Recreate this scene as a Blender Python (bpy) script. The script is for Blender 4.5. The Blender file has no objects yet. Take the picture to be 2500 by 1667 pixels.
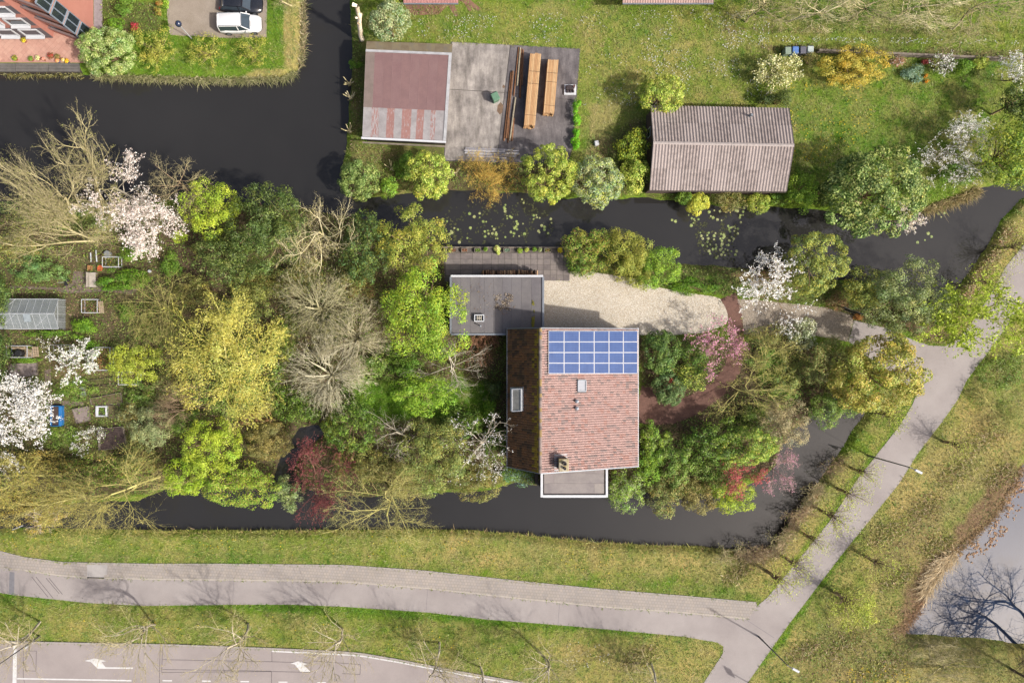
import bpy, math
import numpy as np
from mathutils import Vector, Matrix

scene = bpy.context.scene
col = scene.collection

# ---------------------------------------------------------------- camera, sky, sun, exposure
S = 0.044            # metres per photograph pixel on the ground
H = 73.33            # flying height of the camera
NX, NY = 1130.0, 833.5   # photograph pixel straight below the camera

cam_data = bpy.data.cameras.new('camera')
cam_data.sensor_width = 36.0
cam_data.lens = 24.0
cam_data.shift_x = (1250.0 - NX) / 2500.0
cam_data.clip_start = 0.5
cam_data.clip_end = 3000.0
cam = bpy.data.objects.new('camera', cam_data)
cam.location = (0, 0, H)
col.objects.link(cam)
scene.camera = cam

SUN_EL = math.radians(45.5)
SUN_DIR = Vector((0.87 * math.cos(SUN_EL), -0.493 * math.cos(SUN_EL), math.sin(SUN_EL))).normalized()
world = bpy.data.worlds.new('World')
scene.world = world
world.use_nodes = True
wn = world.node_tree.nodes
wl = world.node_tree.links
sky = wn.new('ShaderNodeTexSky')
sky.sky_type = 'NISHITA'
sky.sun_disc = False
sky.sun_elevation = SUN_EL
sky.sun_rotation = math.atan2(SUN_DIR.x, SUN_DIR.y)
sky.air_density = 0.8
sky.dust_density = 6.0
sky.ozone_density = 1.0
wn['Background'].inputs['Strength'].default_value = 0.14
wl.new(sky.outputs['Color'], wn['Background'].inputs['Color'])
sun_data = bpy.data.lights.new('sun', 'SUN')
sun_data.energy = 4.2
sun_data.angle = math.radians(1.7)
sun_data.color = (1.0, 0.955, 0.89)
sun = bpy.data.objects.new('sun', sun_data)
sun.rotation_euler = (-SUN_DIR).to_track_quat('-Z', 'Y').to_euler()
sun.location = (60, -40, 60)
col.objects.link(sun)
scene.view_settings.view_transform = 'Standard'
scene.view_settings.look = 'None'
scene.view_settings.gamma = 1.0
scene.view_settings.use_curve_mapping = False
scene.view_settings.exposure = 0.41
scene.cycles.max_bounces = 5
scene.cycles.diffuse_bounces = 3
scene.cycles.transparent_max_bounces = 8

# ---------------------------------------------------------------- helpers
RNG = np.random.default_rng(7)


def W(px, py, z=0.0):
    """photograph pixel at height z -> world"""
    k = S * (1.0 - z / H)
    return Vector(((px - NX) * k, (NY - py) * k, z))


def WP(pts, z=0.0):
    return [W(x, y, z) for x, y in pts]


def lin(c):
    c = np.asarray(c, float) / 255.0
    return np.where(c <= 0.04045, c / 12.92, ((c + 0.055) / 1.055) ** 2.4)


GAIN = 0.60


def C(r, g, b, f=1.0):
    v = lin((r, g, b)) * GAIN * f
    return (float(v[0]), float(v[1]), float(v[2]), 1.0)


def mesh_np(name, V, faces, colors=None, smooth=False):
    """V (n,3); faces list of (m,k) int arrays"""
    me = bpy.data.meshes.new(name)
    V = np.asarray(V, np.float32)
    me.vertices.add(len(V))
    me.vertices.foreach_set('co', V.ravel())
    idx = np.concatenate([np.asarray(f, np.int32).ravel() for f in faces])
    starts = []
    s = 0
    for f in faces:
        f = np.asarray(f)
        starts.append(s + np.arange(f.shape[0], dtype=np.int32) * f.shape[1])
        s += f.size
    starts = np.concatenate(starts).astype(np.int32)
    me.loops.add(len(idx))
    me.loops.foreach_set('vertex_index', idx)
    me.polygons.add(len(starts))
    me.polygons.foreach_set('loop_start', starts)
    if smooth:
        me.polygons.foreach_set('use_smooth', np.ones(len(starts), bool))
    if colors is not None:
        at = me.attributes.new('Col', 'FLOAT_COLOR', 'POINT')
        c4 = np.ones((len(V), 4), np.float32)
        c4[:, :3] = colors
        at.data.foreach_set('color', c4.ravel())
    me.update(calc_edges=True)
    me.validate()
    return me


ORG = {}


def link(name, me, mat, parent=None, org=None):
    o = bpy.data.objects.new(name, me)
    col.objects.link(o)
    if mat is not None:
        for m in (mat if isinstance(mat, (list, tuple)) else [mat]):
            me.materials.append(m)
    if parent is not None:
        o.parent = parent
        ORG[o.name] = ORG[parent.name]
    else:
        o.location = org if org is not None else (0, 0, 0)
        ORG[o.name] = Vector(o.location)
    return o


def tag(o, label, cat, group=None):
    o['label'] = label
    o['category'] = cat
    if group:
        o['group'] = group
    return o


def thing(name, label, cat, loc, group=None):
    o = bpy.data.objects.new(name, None)
    col.objects.link(o)
    o.location = loc
    o.empty_display_size = 0.3
    ORG[o.name] = Vector(loc)
    return tag(o, label, cat, group)


def structure(o):
    o['kind'] = 'structure'
    return o


def stuff(o):
    o['kind'] = 'stuff'
    return o


class MB:
    """collects polygons in world coordinates"""

    def __init__(self):
        self.v = []
        self.f = []
        self.c = []
        self.col = None

    def add(self, verts, faces):
        b = len(self.v)
        self.v += [tuple(p) for p in verts]
        self.f += [tuple(i + b for i in f) for f in faces]
        if self.col is not None:
            self.c += [self.col] * len(verts)
        return self

    def box(self, c, size, rz=0.0, rx=0.0, ry=0.0, bev=0.0):
        sx, sy, sz = size[0] / 2, size[1] / 2, size[2] / 2
        M = Matrix.Translation(Vector(c)) @ Matrix.Rotation(rz, 4, 'Z') @ Matrix.Rotation(ry, 4, 'Y') @ Matrix.Rotation(rx, 4, 'X')
        if bev > 0:
            b = min(bev, sx * .8, sy * .8)
            ring = [(-sx + b, -sy), (sx - b, -sy), (sx, -sy + b), (sx, sy - b), (sx - b, sy), (-sx + b, sy), (-sx, sy - b), (-sx, -sy + b)]
            vs = [M @ Vector((x, y, -sz)) for x, y in ring] + [M @ Vector((x, y, sz - b)) for x, y in ring] + \
                 [M @ Vector((x * (1 - b / sx), y * (1 - b / sy), sz)) for x, y in ring]
            fs = [tuple(range(7, -1, -1)), tuple(range(16, 24))]
            for k in (0, 8):
                fs += [(k + i, k + (i + 1) % 8, k + 8 + (i + 1) % 8, k + 8 + i) for i in range(8)]
            return self.add(vs, fs)
        vs = [M @ Vector((x, y, z)) for z in (-sz, sz) for x, y in ((-sx, -sy), (sx, -sy), (sx, sy), (-sx, sy))]
        return self.add(vs, [(3, 2, 1, 0), (4, 5, 6, 7), (0, 1, 5, 4), (1, 2, 6, 5), (2, 3, 7, 6), (3, 0, 4, 7)])

    def bar(self, a, b, w, h=None, up=(0, 0, 1)):
        a, b = Vector(a), Vector(b)
        h = h or w
        d = (b - a).normalized()
        u = Vector(up)
        s = d.cross(u)
        if s.length < 1e-4:
            s = d.cross(Vector((1, 0, 0)))
        s.normalize()
        u = s.cross(d)
        s *= w / 2
        u *= h / 2
        vs = [p + i * s + j * u for p in (a, b) for i, j in ((-1, -1), (1, -1), (1, 1), (-1, 1))]
        return self.add(vs, [(0, 1, 2, 3), (7, 6, 5, 4), (0, 4, 5, 1), (1, 5, 6, 2), (2, 6, 7, 3), (3, 7, 4, 0)])

    def tube(self, a, b, r0, r1=None, n=8, cap=True):
        a, b = Vector(a), Vector(b)
        r1 = r0 if r1 is None else r1
        d = (b - a).normalized()
        s = d.cross(Vector((0, 0, 1)))
        if s.length < 1e-4:
            s = Vector((1, 0, 0))
        s.normalize()
        u = s.cross(d)
        vs = []
        for p, r in ((a, r0), (b, r1)):
            for i in range(n):
                t = 2 * math.pi * i / n
                vs.append(p + s * (r * math.cos(t)) + u * (r * math.sin(t)))
        fs = [(i, (i + 1) % n, n + (i + 1) % n, n + i) for i in range(n)]
        if cap:
            fs += [tuple(range(n - 1, -1, -1)), tuple(range(n, 2 * n))]
        return self.add(vs, fs)

    def lathe(self, c, prof, n=12):
        c = Vector(c)
        vs = [c + Vector((r * math.cos(2 * math.pi * i / n), r * math.sin(2 * math.pi * i / n), z)) for r, z in prof for i in range(n)]
        fs = []
        for k in range(len(prof) - 1):
            fs += [(k * n + i, k * n + (i + 1) % n, (k + 1) * n + (i + 1) % n, (k + 1) * n + i) for i in range(n)]
        fs += [tuple(range(n - 1, -1, -1)), tuple(range((len(prof) - 1) * n, len(prof) * n))]
        return self.add(vs, fs)

    def prism(self, pts, z0, z1):
        """pts: world xy (ccw or cw)"""
        pts = [(p[0], p[1]) for p in pts]
        a = sum(p[0] * q[1] - q[0] * p[1] for p, q in zip(pts, pts[1:] + pts[:1]))
        if a < 0:
            pts = pts[::-1]
        n = len(pts)
        vs = [(x, y, z0) for x, y in pts] + [(x, y, z1) for x, y in pts]
        return self.add(vs, [tuple(range(n - 1, -1, -1)), tuple(range(n, 2 * n))] + [(i, (i + 1) % n, n + (i + 1) % n, n + i) for i in range(n)])

    def slab(self, quad, t):
        """thin plate: quad of 4 world points (top), thickness t down the normal"""
        q = [Vector(p) for p in quad]
        n = (q[1] - q[0]).cross(q[3] - q[0]).normalized()
        if n.z < 0:
            q = q[::-1]
            n = -n
        vs = [p - n * t for p in q] + q
        return self.add(vs, [(3, 2, 1, 0), (4, 5, 6, 7), (0, 1, 5, 4), (1, 2, 6, 5), (2, 3, 7, 6), (3, 0, 4, 7)])

    def build(self, name, mat, parent=None, smooth=False, org=None):
        V = np.array(self.v, float)
        if parent is None:
            if org is None:
                org = Vector(((V[:, 0].min() + V[:, 0].max()) / 2, (V[:, 1].min() + V[:, 1].max()) / 2, V[:, 2].min()))
            o0 = org
        else:
            o0 = ORG[parent.name]
        me = bpy.data.meshes.new(name)
        me.from_pydata((V - np.array(o0)).tolist(), [], self.f)
        if smooth:
            for p in me.polygons:
                p.use_smooth = True
        if self.c:
            at = me.attributes.new('Col', 'FLOAT_COLOR', 'POINT')
            at.data.foreach_set('color', np.array([list(c[:3]) + [1.0] for c in self.c], np.float32).ravel())
        me.update()
        return link(name, me, mat, parent, org)


# ---------------------------------------------------------------- materials
MATS = {}


def mat_new(name):
    m = bpy.data.materials.new(name)
    m.use_nodes = True
    return m, m.node_tree.nodes, m.node_tree.links, m.node_tree.nodes['Principled BSDF']


def mixrgb(n, l, fac, a, b, mode='MIX'):
    x = n.new('ShaderNodeMix')
    x.data_type = 'RGBA'
    x.blend_type = mode
    for sock, val in ((x.inputs[0], fac), (x.inputs[6], a), (x.inputs[7], b)):
        if hasattr(val, 'links') or hasattr(val, 'is_output'):
            l.new(val, sock)
        else:
            sock.default_value = val
    return x.outputs[2]


def noise(n, l, scale, detail=3.0, rough=0.6, vec=None, coord='Object', dist=0.0):
    t = n.new('ShaderNodeTexNoise')
    t.inputs['Scale'].default_value = scale
    t.inputs['Detail'].default_value = detail
    t.inputs['Roughness'].default_value = rough
    t.inputs['Distortion'].default_value = dist
    if vec is None:
        g = n.new('ShaderNodeNewGeometry')
        vec = g.outputs['Position']
    l.new(vec, t.inputs['Vector'])
    return t.outputs['Fac']


def ramp(n, l, val, lo, hi):
    r = n.new('ShaderNodeMapRange')
    r.inputs['From Min'].default_value = lo
    r.inputs['From Max'].default_value = hi
    l.new(val, r.inputs['Value'])
    return r.outputs['Result']


def bump(n, l, bsdf, h, strength=0.3, dist=0.05):
    b = n.new('ShaderNodeBump')
    b.inputs['Strength'].default_value = strength
    b.inputs['Distance'].default_value = dist
    l.new(h, b.inputs['Height'])
    l.new(b.outputs['Normal'], bsdf.inputs['Normal'])


def plain(name, c, rough=0.6, metal=0.0, var=0.18, scale=3.0, spec=0.4, bumpy=0.0, c2=None, scale2=None):
    """colour with wear: broad stains and fine grain"""
    if name in MATS:
        return MATS[name]
    m, n, l, b = mat_new(name)
    big = ramp(n, l, noise(n, l, scale, 4, 0.65), 0.35, 0.7)
    fine = noise(n, l, scale * 14, 2, 0.7)
    dark = tuple(x * (1 - var * 1.6) for x in c[:3]) + (1,)
    out = mixrgb(n, l, big, c, c2 if c2 else dark)
    g = ramp(n, l, fine, 0.2, 0.8)
    lo = (1 - var, 1 - var, 1 - var, 1)
    out = mixrgb(n, l, 1.0, out, mixrgb(n, l, g, lo, (1.0 + var * .6,) * 3 + (1,)), 'MULTIPLY')
    l.new(out, b.inputs['Base Color'])
    b.inputs['Roughness'].default_value = rough
    b.inputs['Metallic'].default_value = metal
    b.inputs['Specular IOR Level'].default_value = spec
    if bumpy:
        bump(n, l, b, fine, bumpy, 0.03)
    MATS[name] = m
    return m


def attr_mat(name, rough=0.7, transl=0.0, spec=0.2, var=0.12, scale=6.0):
    """colour from the mesh's own Col attribute"""
    if name in MATS:
        return MATS[name]
    m, n, l, b = mat_new(name)
    a = n.new('ShaderNodeAttribute')
    a.attribute_name = 'Col'
    c = a.outputs['Color']
    if var:
        g = ramp(n, l, noise(n, l, scale, 3, 0.6), 0.25, 0.75)
        c = mixrgb(n, l, 1.0, c, mixrgb(n, l, g, (1 - var,) * 3 + (1,), (1 + var,) * 3 + (1,)), 'MULTIPLY')
    l.new(c, b.inputs['Base Color'])
    b.inputs['Roughness'].default_value = rough
    b.inputs['Specular IOR Level'].default_value = spec
    if transl:
        t = n.new('ShaderNodeBsdfTranslucent')
        l.new(c, t.inputs['Color'])
        mx = n.new('ShaderNodeMixShader')
        mx.inputs[0].default_value = transl
        l.new(b.outputs[0], mx.inputs[1])
        l.new(t.outputs[0], mx.inputs[2])
        l.new(mx.outputs[0], n['Material Output'].inputs['Surface'])
    MATS[name] = m
    return m


leaf_mat = attr_mat('leaf', 0.5, 0.34, 0.3, 0.0)
petal_mat = attr_mat('petal', 0.7, 0.25, 0.2, 0.0)
bark_mat = attr_mat('bark', 0.85, 0.0, 0.1, 0.25, 4.0)
tile_mat = attr_mat('roof_tile', 0.75, 0.0, 0.25, 0.22, 5.0)
# ---------------------------------------------------------------- outlines on the photograph (pixels)
CANAL_N = [(-700, 172), (0, 170), (190, 178), (260, 182), (400, 188), (600, 192), (690, 188), (722, 172), (736, 140), (738, 0), (738, -600),
           (852, -600), (852, 0), (856, 110), (856, 190), (848, 260), (846, 350), (834, 390), (832, 450), (845, 474), (900, 482), (960, 474), (1080, 462),
           (1273, 468), (1366, 482), (1484, 482), (1573, 482), (1651, 487), (1760, 500), (1874, 503), (1996, 507), (2100, 528), (2200, 538),
           (2267, 510), (2331, 486), (2392, 461), (2446, 450), (2560, 430), (2900, 380), (2900, 430), (2560, 470), (2500, 482), (2456, 532), (2446, 550),
           (2417, 604), (2360, 682), (2326, 732), (2300, 746), (2230, 726), (2130, 690), (2050, 680), (1960, 672), (1864, 657), (1814, 653), (1749, 646),
           (1640, 640), (1500, 628), (1400, 612), (1387, 603.5), (1080, 603), (1000, 590), (930, 545), (860, 528), (700, 500), (560, 492), (420, 484), (260, 500),
           (100, 505), (0, 520), (-700, 560)]
CANAL_S = [(-700, 1290), (-100, 1292), (160, 1292), (320, 1296), (536, 1296), (811, 1296), (1051, 1294), (1151, 1296), (1259, 1303), (1294, 1311), (1401, 1321), (1544, 1330),
           (1670, 1334), (1767, 1343), (1839, 1348), (1889, 1339), (1924, 1286), (1967, 1232), (2017, 1161), (2056, 1105), (2089, 1050), (2124, 1005), (2112, 972),
           (2053, 965), (2000, 1010), (1940, 1050), (1915, 1090), (1900, 1140), (1860, 1175), (1800, 1200), (1700, 1208), (1580, 1205), (1485, 1195), (1480, 1165), (1325, 1165), (1312, 1190),
           (1259, 1180), (1205, 1196), (1151, 1205), (1050, 1205), (900, 1215), (830, 1215), (745, 1195), (712, 1150), (728, 1110), (790, 1062), (775, 1040), (730, 1045), (690, 1100), (672, 1150), (660, 1190),
           (560, 1198), (480, 1190), (400, 1195), (330, 1225), (100, 1235), (-700, 1235)]
POND = [(2800, 930), (2560, 1080), (2500, 1150), (2428, 1278), (2371, 1318), (2335, 1355), (2310, 1386), (2274, 1428), (2263, 1450), (2246, 1482), (2214, 1532),
        (2217, 1548), (2303, 1557), (2374, 1560), (2500, 1573), (2800, 1610)]

EAST_PATH = [(2700, 330), (2500, 596), (2456, 650), (2413, 728), (2374, 782), (2336, 830), (2303, 845), (2267, 843), (2217, 825), (2160, 800), (2085, 782), (2071, 832),
             (2105, 862), (2170, 905), (2222, 945), (2236, 965), (2228, 986), (2196, 1039), (2142, 1107), (2089, 1175), (2031, 1264), (1974, 1336), (1924, 1396), (1874, 1457), (1849, 1478),
             (1824, 1511), (1670, 1496), (1473, 1482), (1294, 1464), (1044, 1437), (830, 1420), (571, 1416), (357, 1414), (214, 1411), (143, 1405), (61, 1393), (0, 1386), (-200, 1376), (-600, 1376),
             (-600, 1430), (-200, 1432), (0, 1446), (36, 1452), (214, 1471), (357, 1478), (571, 1475), (714, 1475), (840, 1480), (1044, 1494), (1187, 1511), (1366, 1525), (1544, 1541), (1670, 1553), (1714, 1561),
             (1750, 1567), (1766, 1577), (1764, 1595), (1717, 1667), (1660, 1760), (1640, 1800), (1745, 1800), (1831, 1657), (1874, 1596), (1924, 1525), (1960, 1478), (2003, 1421), (2063, 1343), (2124, 1268), (2196, 1178),
             (2238, 1110), (2303, 1025), (2338, 975), (2360, 928), (2417, 853), (2500, 736), (2700, 470)]
SIDEWALK = [(-600, 1320), (-200, 1322), (0, 1346), (61, 1361), (154, 1373), (357, 1377), (536, 1377), (840, 1380), (1030, 1393), (1259, 1418), (1473, 1439), (1670, 1455), (1846, 1471), (1849, 1478),
            (1824, 1511), (1670, 1496), (1473, 1482), (1294, 1464), (1044, 1437), (830, 1420), (571, 1416), (357, 1414), (214, 1411), (143, 1405), (61, 1393), (0, 1386), (-200, 1376), (-600, 1376)]
ROAD = [(-600, 1560), (0, 1566), (214, 1571), (429, 1575), (671, 1584), (840, 1592), (884, 1596), (973, 1611), (1116, 1639), (1259, 1664), (1500, 1712), (1900, 1800), (2300, 1890), (2300, 2300), (-600, 2300)]
GRAVEL = [(1324, 684), (1389, 686), (1391, 664), (1408, 662), (1444, 664), (1491, 671), (1544, 679), (1590, 698), (1660, 712), (1742, 724), (1758, 729), (1772, 750), (1779, 779), (1765, 796), (1714, 813), (1640, 818), (1560, 818), (1324, 818)]
GRAVEL2 = [(1798, 730), (1846, 732), (1946, 743), (2017, 750), (2081, 770), (2083, 786), (2069, 834), (1992, 820), (1900, 822), (1816, 816), (1812, 779)]
GARDEN_PATH_LINE = [(1777, 722, 40), (1792, 755, 36), (1797, 800, 34), (1800, 850, 36), (1788, 900, 42), (1755, 945, 44), (1700, 985, 50), (1640, 1008, 52), (1600, 1004, 70), (1577, 990, 90), (1556, 985, 90)]


def arr(poly):
    return np.array([(p[0], p[1]) for p in poly], float)


def sdist(X, Y, poly):
    """signed distance in pixels, positive inside"""
    P = arr(poly)
    Q = np.roll(P, -1, 0)
    d2 = np.full(X.shape, 1e18)
    ins = np.zeros(X.shape, bool)
    for (ax, ay), (bx, by) in zip(P, Q):
        ex, ey = bx - ax, by - ay
        L = ex * ex + ey * ey + 1e-12
        t = np.clip(((X - ax) * ex + (Y - ay) * ey) / L, 0, 1)
        dd = (X - ax - t * ex) ** 2 + (Y - ay - t * ey) ** 2
        np.minimum(d2, dd, out=d2)
        if ay != by:
            c = ((ay > Y) != (by > Y)) & (X < (bx - ax) * (Y - ay) / (by - ay) + ax)
            ins ^= c
    d = np.sqrt(d2)
    return np.where(ins, d, -d)


_GRIDS = {}


def vnoise(X, Y, scale, seed):
    if seed not in _GRIDS:
        _GRIDS[seed] = np.random.default_rng(seed).random((256, 256))
    g = _GRIDS[seed]
    u, v = X / scale + 1000.3, Y / scale + 1000.7
    i, j = np.floor(u).astype(int), np.floor(v).astype(int)
    f, h = u - i, v - j
    f, h = f * f * (3 - 2 * f), h * h * (3 - 2 * h)
    a = lambda p, q: g[(i + p) % 256, (j + q) % 256]
    return (a(0, 0) * (1 - f) + a(1, 0) * f) * (1 - h) + (a(0, 1) * (1 - f) + a(1, 1) * f) * h


def fbm(X, Y, s, seed):
    return (vnoise(X, Y, s, seed) * .5 + vnoise(X, Y, s / 2.1, seed + 1) * .3 + vnoise(X, Y, s / 4.3, seed + 2) * .2)


def sst(x, a, b):
    t = np.clip((x - a) / (b - a), 0, 1)
    return t * t * (3 - 2 * t)


def water_d(X, Y):
    """distance in pixels to water, negative in it"""
    n = (fbm(X, Y, 34, 5) - .5) * 9
    d = -np.maximum(np.maximum(sdist(X, Y, CANAL_N), sdist(X, Y, CANAL_S)), sdist(X, Y, POND))
    quay = ((X > 1060) & (X < 1395) & (Y > 575) & (Y < 640)) | ((X < 200) & (Y < 220))
    return d + np.where(quay, 0, n * sst(d, -30, 0))


WATER_Z = -0.55
# zones: (outline, channel, value, softness px); channel 0 dry, 1 soil, 2 lush, 3 red-brown litter
ZONES = [
    ([(860, 0), (2500, 0), (2500, 470), (850, 470)], 0, .34, 30),
    ([(1420, 60), (1800, 60), (1800, 330), (1420, 330)], 0, .46, 70),
    ([(1440, 260), (1500, 250), (1510, 350), (1480, 400), (1425, 380)], 0, 1.0, 25),
    ([(1420, 330), (1570, 300), (1590, 400), (1420, 400)], 1, .55, 25),
    ([(1400, 60), (1800, 30), (1800, 55), (1400, 85)], 2, .5, 20),
    ([(1940, 230), (2420, 210), (2420, 300), (2200, 400), (1940, 410)], 2, .85, 35),
    ([(1950, 330), (2100, 330), (2080, 450), (1940, 450)], 2, 1.0, 25),
    ([(2050, 255), (2380, 250), (2380, 300), (2050, 290)], 0, .45, 35),
    ([(1740, 62), (2600, 70), (2600, 88), (1740, 80)], 1, .45, 10),
    ([(1850, 108), (2600, 128), (2600, 152), (1850, 126)], 1, .62, 10),
    ([(1830, -20), (2600, -20), (2600, 58), (1830, 50)], 2, .6, 20),
    ([(850, 100), (895, 100), (888, 345), (1090, 350), (1090, 470), (835, 470), (848, 330)], 1, .55, 18),
    ([(860, 340), (1085, 345), (1085, 400), (840, 400)], 2, .5, 22),
    ([(1085, 395), (1600, 395), (1600, 475), (1085, 470)], 1, .75, 18),
    ([(1580, 460), (2000, 465), (2000, 500), (1580, 490)], 1, .5, 12),
    ([(1880, 225), (1930, 225), (1930, 262), (1880, 262)], 1, .5, 10),
    ([(2000, 140), (2430, 150), (2430, 215), (2000, 210)], 2, .8, 16),
    # north-west bank
    ([(180, 0), (740, 0), (740, 195), (180, 190)], 2, .55, 20),
    ([(240, 0), (400, 0), (400, 80), (240, 80)], 1, .6, 12),
    ([(700, 0), (745, 0), (745, 190), (560, 200), (560, 180), (690, 165)], 0, .95, 10),
    # island
    ([(-100, 490), (860, 500), (1080, 600), (1240, 680), (1240, 1180), (800, 1230), (400, 1200), (-100, 1250)], 1, .8, 20),
    ([(1240, 1030), (1560, 1030), (1560, 820), (1950, 830), (2080, 870), (2040, 990), (1900, 1160), (1480, 1210), (1240, 1190)], 1, .85, 20),
    ([(860, 930), (1190, 930), (1190, 1020), (900, 1040)], 1, 0.0, 30),
    ([(860, 930), (1190, 930), (1190, 1020), (900, 1040)], 2, 1.0, 25),
    ([(1400, 610), (2060, 650), (2060, 760), (1900, 740), (1600, 700), (1400, 665)], 1, .55, 16),
    ([(1680, 660), (1850, 690), (1850, 730), (1740, 722), (1600, 690)], 2, .9, 16),
    ([(1740, 650), (1880, 662), (1900, 700), (1800, 690)], 3, .7, 12),
    ([(2030, 690), (2330, 745), (2330, 840), (2200, 815), (2060, 770)], 1, .7, 14),
    ([(2200, 780), (2310, 790), (2310, 840), (2220, 828)], 3, .7, 14),
    # allotment
    ([(0, 660), (340, 660), (340, 700), (0, 705)], 1, .75, 10),
    ([(30, 700), (330, 700), (330, 830), (30, 830)], 2, .7, 18),
    ([(0, 830), (340, 830), (340, 1110), (0, 1110)], 1, .7, 20),
    ([(110, 890), (310, 920), (300, 985), (110, 980)], 2, .55, 16),
    ([(30, 590), (260, 590), (260, 660), (30, 660)], 2, .5, 20),
    ([(130, 880), (200, 895), (330, 900), (330, 925), (130, 925)], 3, .5, 14),
    ([(405, 560), (520, 570), (530, 700), (430, 700)], 1, 1.0, 16),
    # south verge
    ([(-300, 1285), (1900, 1285), (1900, 1475), (-300, 1385)], 0, .42, 10),
    ([(1000, 1300), (1850, 1330), (1850, 1420), (1000, 1370)], 0, .68, 22),
    ([(-300, 1345), (860, 1352), (860, 1388), (-300, 1388)], 2, .8, 14),
    ([(860, 1362), (1860, 1440), (1860, 1478), (860, 1396)], 2, .5, 12),
    ([(-300, 1440), (1780, 1555), (1700, 1680), (1250, 1665), (860, 1592), (-300, 1565)], 0, .45, 14),
    ([(-300, 1435), (860, 1475), (1700, 1550), (1700, 1568), (860, 1500), (-300, 1462)], 2, .75, 12),
    ([(1400, 1560), (1770, 1570), (1720, 1690), (1300, 1670)], 0, .72, 30),
    # east side
    ([(2500, 740), (2700, 500), (2900, 900), (2500, 1170), (2260, 1440), (2210, 1545), (2600, 1570), (2600, 1800), (1740, 1800), (2240, 1110)], 0, .66, 12),
    ([(2240, 1130), (2420, 1000), (2480, 1100), (2300, 1300), (2200, 1420), (2120, 1400)], 0, 1.0, 50),
    ([(2140, 1330), (2260, 1200), (2330, 1230), (2230, 1360), (2160, 1420)], 1, .45, 40),
    ([(1960, 1560), (2180, 1500), (2260, 1600), (2100, 1690), (1940, 1680)], 1, .4, 50),
    ([(2420, 860), (2530, 760), (2600, 900), (2440, 1000), (2350, 960)], 2, .55, 30),
    ([(1845, 1640), (1960, 1478), (2205, 1178), (2240, 1180), (2000, 1500), (1880, 1660)], 2, .75, 10),
    ([(2460, 1120), (2530, 1180), (2440, 1300), (2320, 1400), (2250, 1500), (2210, 1545), (2170, 1540), (2230, 1420), (2330, 1290)], 3, .85, 24),
    ([(2200, 1560), (2600, 1580), (2600, 1700), (2150, 1700)], 0, .9, 30),
    ([(1925, 1290), (2056, 1110), (2120, 1110), (1990, 1300), (1870, 1450), (1700, 1420), (1750, 1345), (1890, 1342)], 0, .8, 12),
    ([(1990, 1240), (2080, 1110), (2140, 1105), (1960, 1340), (1880, 1440), (1850, 1440)], 2, .5, 12),
    ([(2060, 960), (2180, 940), (2240, 960), (2190, 1040), (2130, 1100), (2080, 1060)], 0, .5, 20),
    ([(2330, 730), (2456, 540), (2500, 500), (2500, 590), (2400, 735), (2336, 828)], 0, .75, 12),
]


def zone_weights(X, Y):
    Wt = np.zeros((len(X), 4))
    warp = (fbm(X, Y, 60, 21) - .5)
    for poly, ch, val, soft in ZONES:
        P = arr(poly)
        m = (X > P[:, 0].min() - 60) & (X < P[:, 0].max() + 60) & (Y > P[:, 1].min() - 60) & (Y < P[:, 1].max() + 60)
        if not m.any():
            continue
        d = sdist(X[m], Y[m], poly) + warp[m] * soft * 2.2
        w = sst(d, -soft * .6, soft * .6)
        Wt[m, ch] = Wt[m, ch] * (1 - w) + val * w
    return Wt


def axis(lo, hi, step, far):
    a = np.arange(lo, hi + step * .5, step)
    ext = []
    d, x = step, 0.0
    while x < far:
        d *= 1.35
        x += d
        ext.append(x)
    ext = np.array(ext)
    return np.concatenate([a[0] - ext[::-1], a, a[-1] + ext])


gx = axis(-30, 2530, 7.8, 14000)
gy = axis(-30, 1697, 7.8, 14000)
GX, GY = np.meshgrid(gx, gy)
fx, fy = GX.ravel(), GY.ravel()
inner = (fx > -420) & (fx < 2920) & (fy > -420) & (fy < 2100)
wd = np.full(fx.shape, 400.0)
wd[inner] = water_d(fx[inner], fy[inner])
gz = np.where(wd > 0, WATER_Z + (0 - WATER_Z) * sst(wd, 0, 16) , WATER_Z - np.minimum(1.0, -wd * .035))
gz += np.where(wd > 14, (fbm(fx, fy, 60, 3) - .5) * .0, 0)
zw = np.zeros((len(fx), 4))
zw[inner] = zone_weights(fx[inner], fy[inner])
zw[~inner] = (.5, 0, .3, 0)
nyy, nxx = GX.shape
ii = (np.arange(nyy - 1)[:, None] * nxx + np.arange(nxx - 1)[None, :]).ravel()
quads = np.stack([ii, ii + nxx, ii + nxx + 1, ii + 1], 1)
V = np.stack([(fx - NX) * S, (NY - fy) * S, gz], 1)
me = mesh_np('ground', V, [quads], smooth=True)
at = me.attributes.new('Zone', 'FLOAT_COLOR', 'POINT')
at.data.foreach_set('color', zw.astype(np.float32).ravel())

# ground material: grass, dry grass, soil and litter by zone
m, n, l, b = mat_new('ground_cover')
a = n.new('ShaderNodeAttribute')
a.attribute_name = 'Zone'
sep = n.new('ShaderNodeSeparateColor')
l.new(a.outputs['Color'], sep.inputs[0])


def jitter(sock, amt, scale, seed_off):
    geo = n.new('ShaderNodeNewGeometry')
    ad = n.new('ShaderNodeVectorMath')
    ad.operation = 'ADD'
    ad.inputs[1].default_value = (seed_off, seed_off * 1.7, 0)
    l.new(geo.outputs['Position'], ad.inputs[0])
    t = noise(n, l, scale, 5, 0.65, vec=ad.outputs[0])
    x = n.new('ShaderNodeMath')
    x.operation = 'MULTIPLY_ADD'
    l.new(t, x.inputs[0])
    x.inputs[1].default_value = amt
    x.inputs[2].default_value = -amt * .5
    y = n.new('ShaderNodeMath')
    y.operation = 'ADD'
    y.use_clamp = True
    l.new(sock, y.inputs[0])
    l.new(x.outputs[0], y.inputs[1])
    return ramp(n, l, y.outputs[0], 0.12, 0.88)


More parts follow.
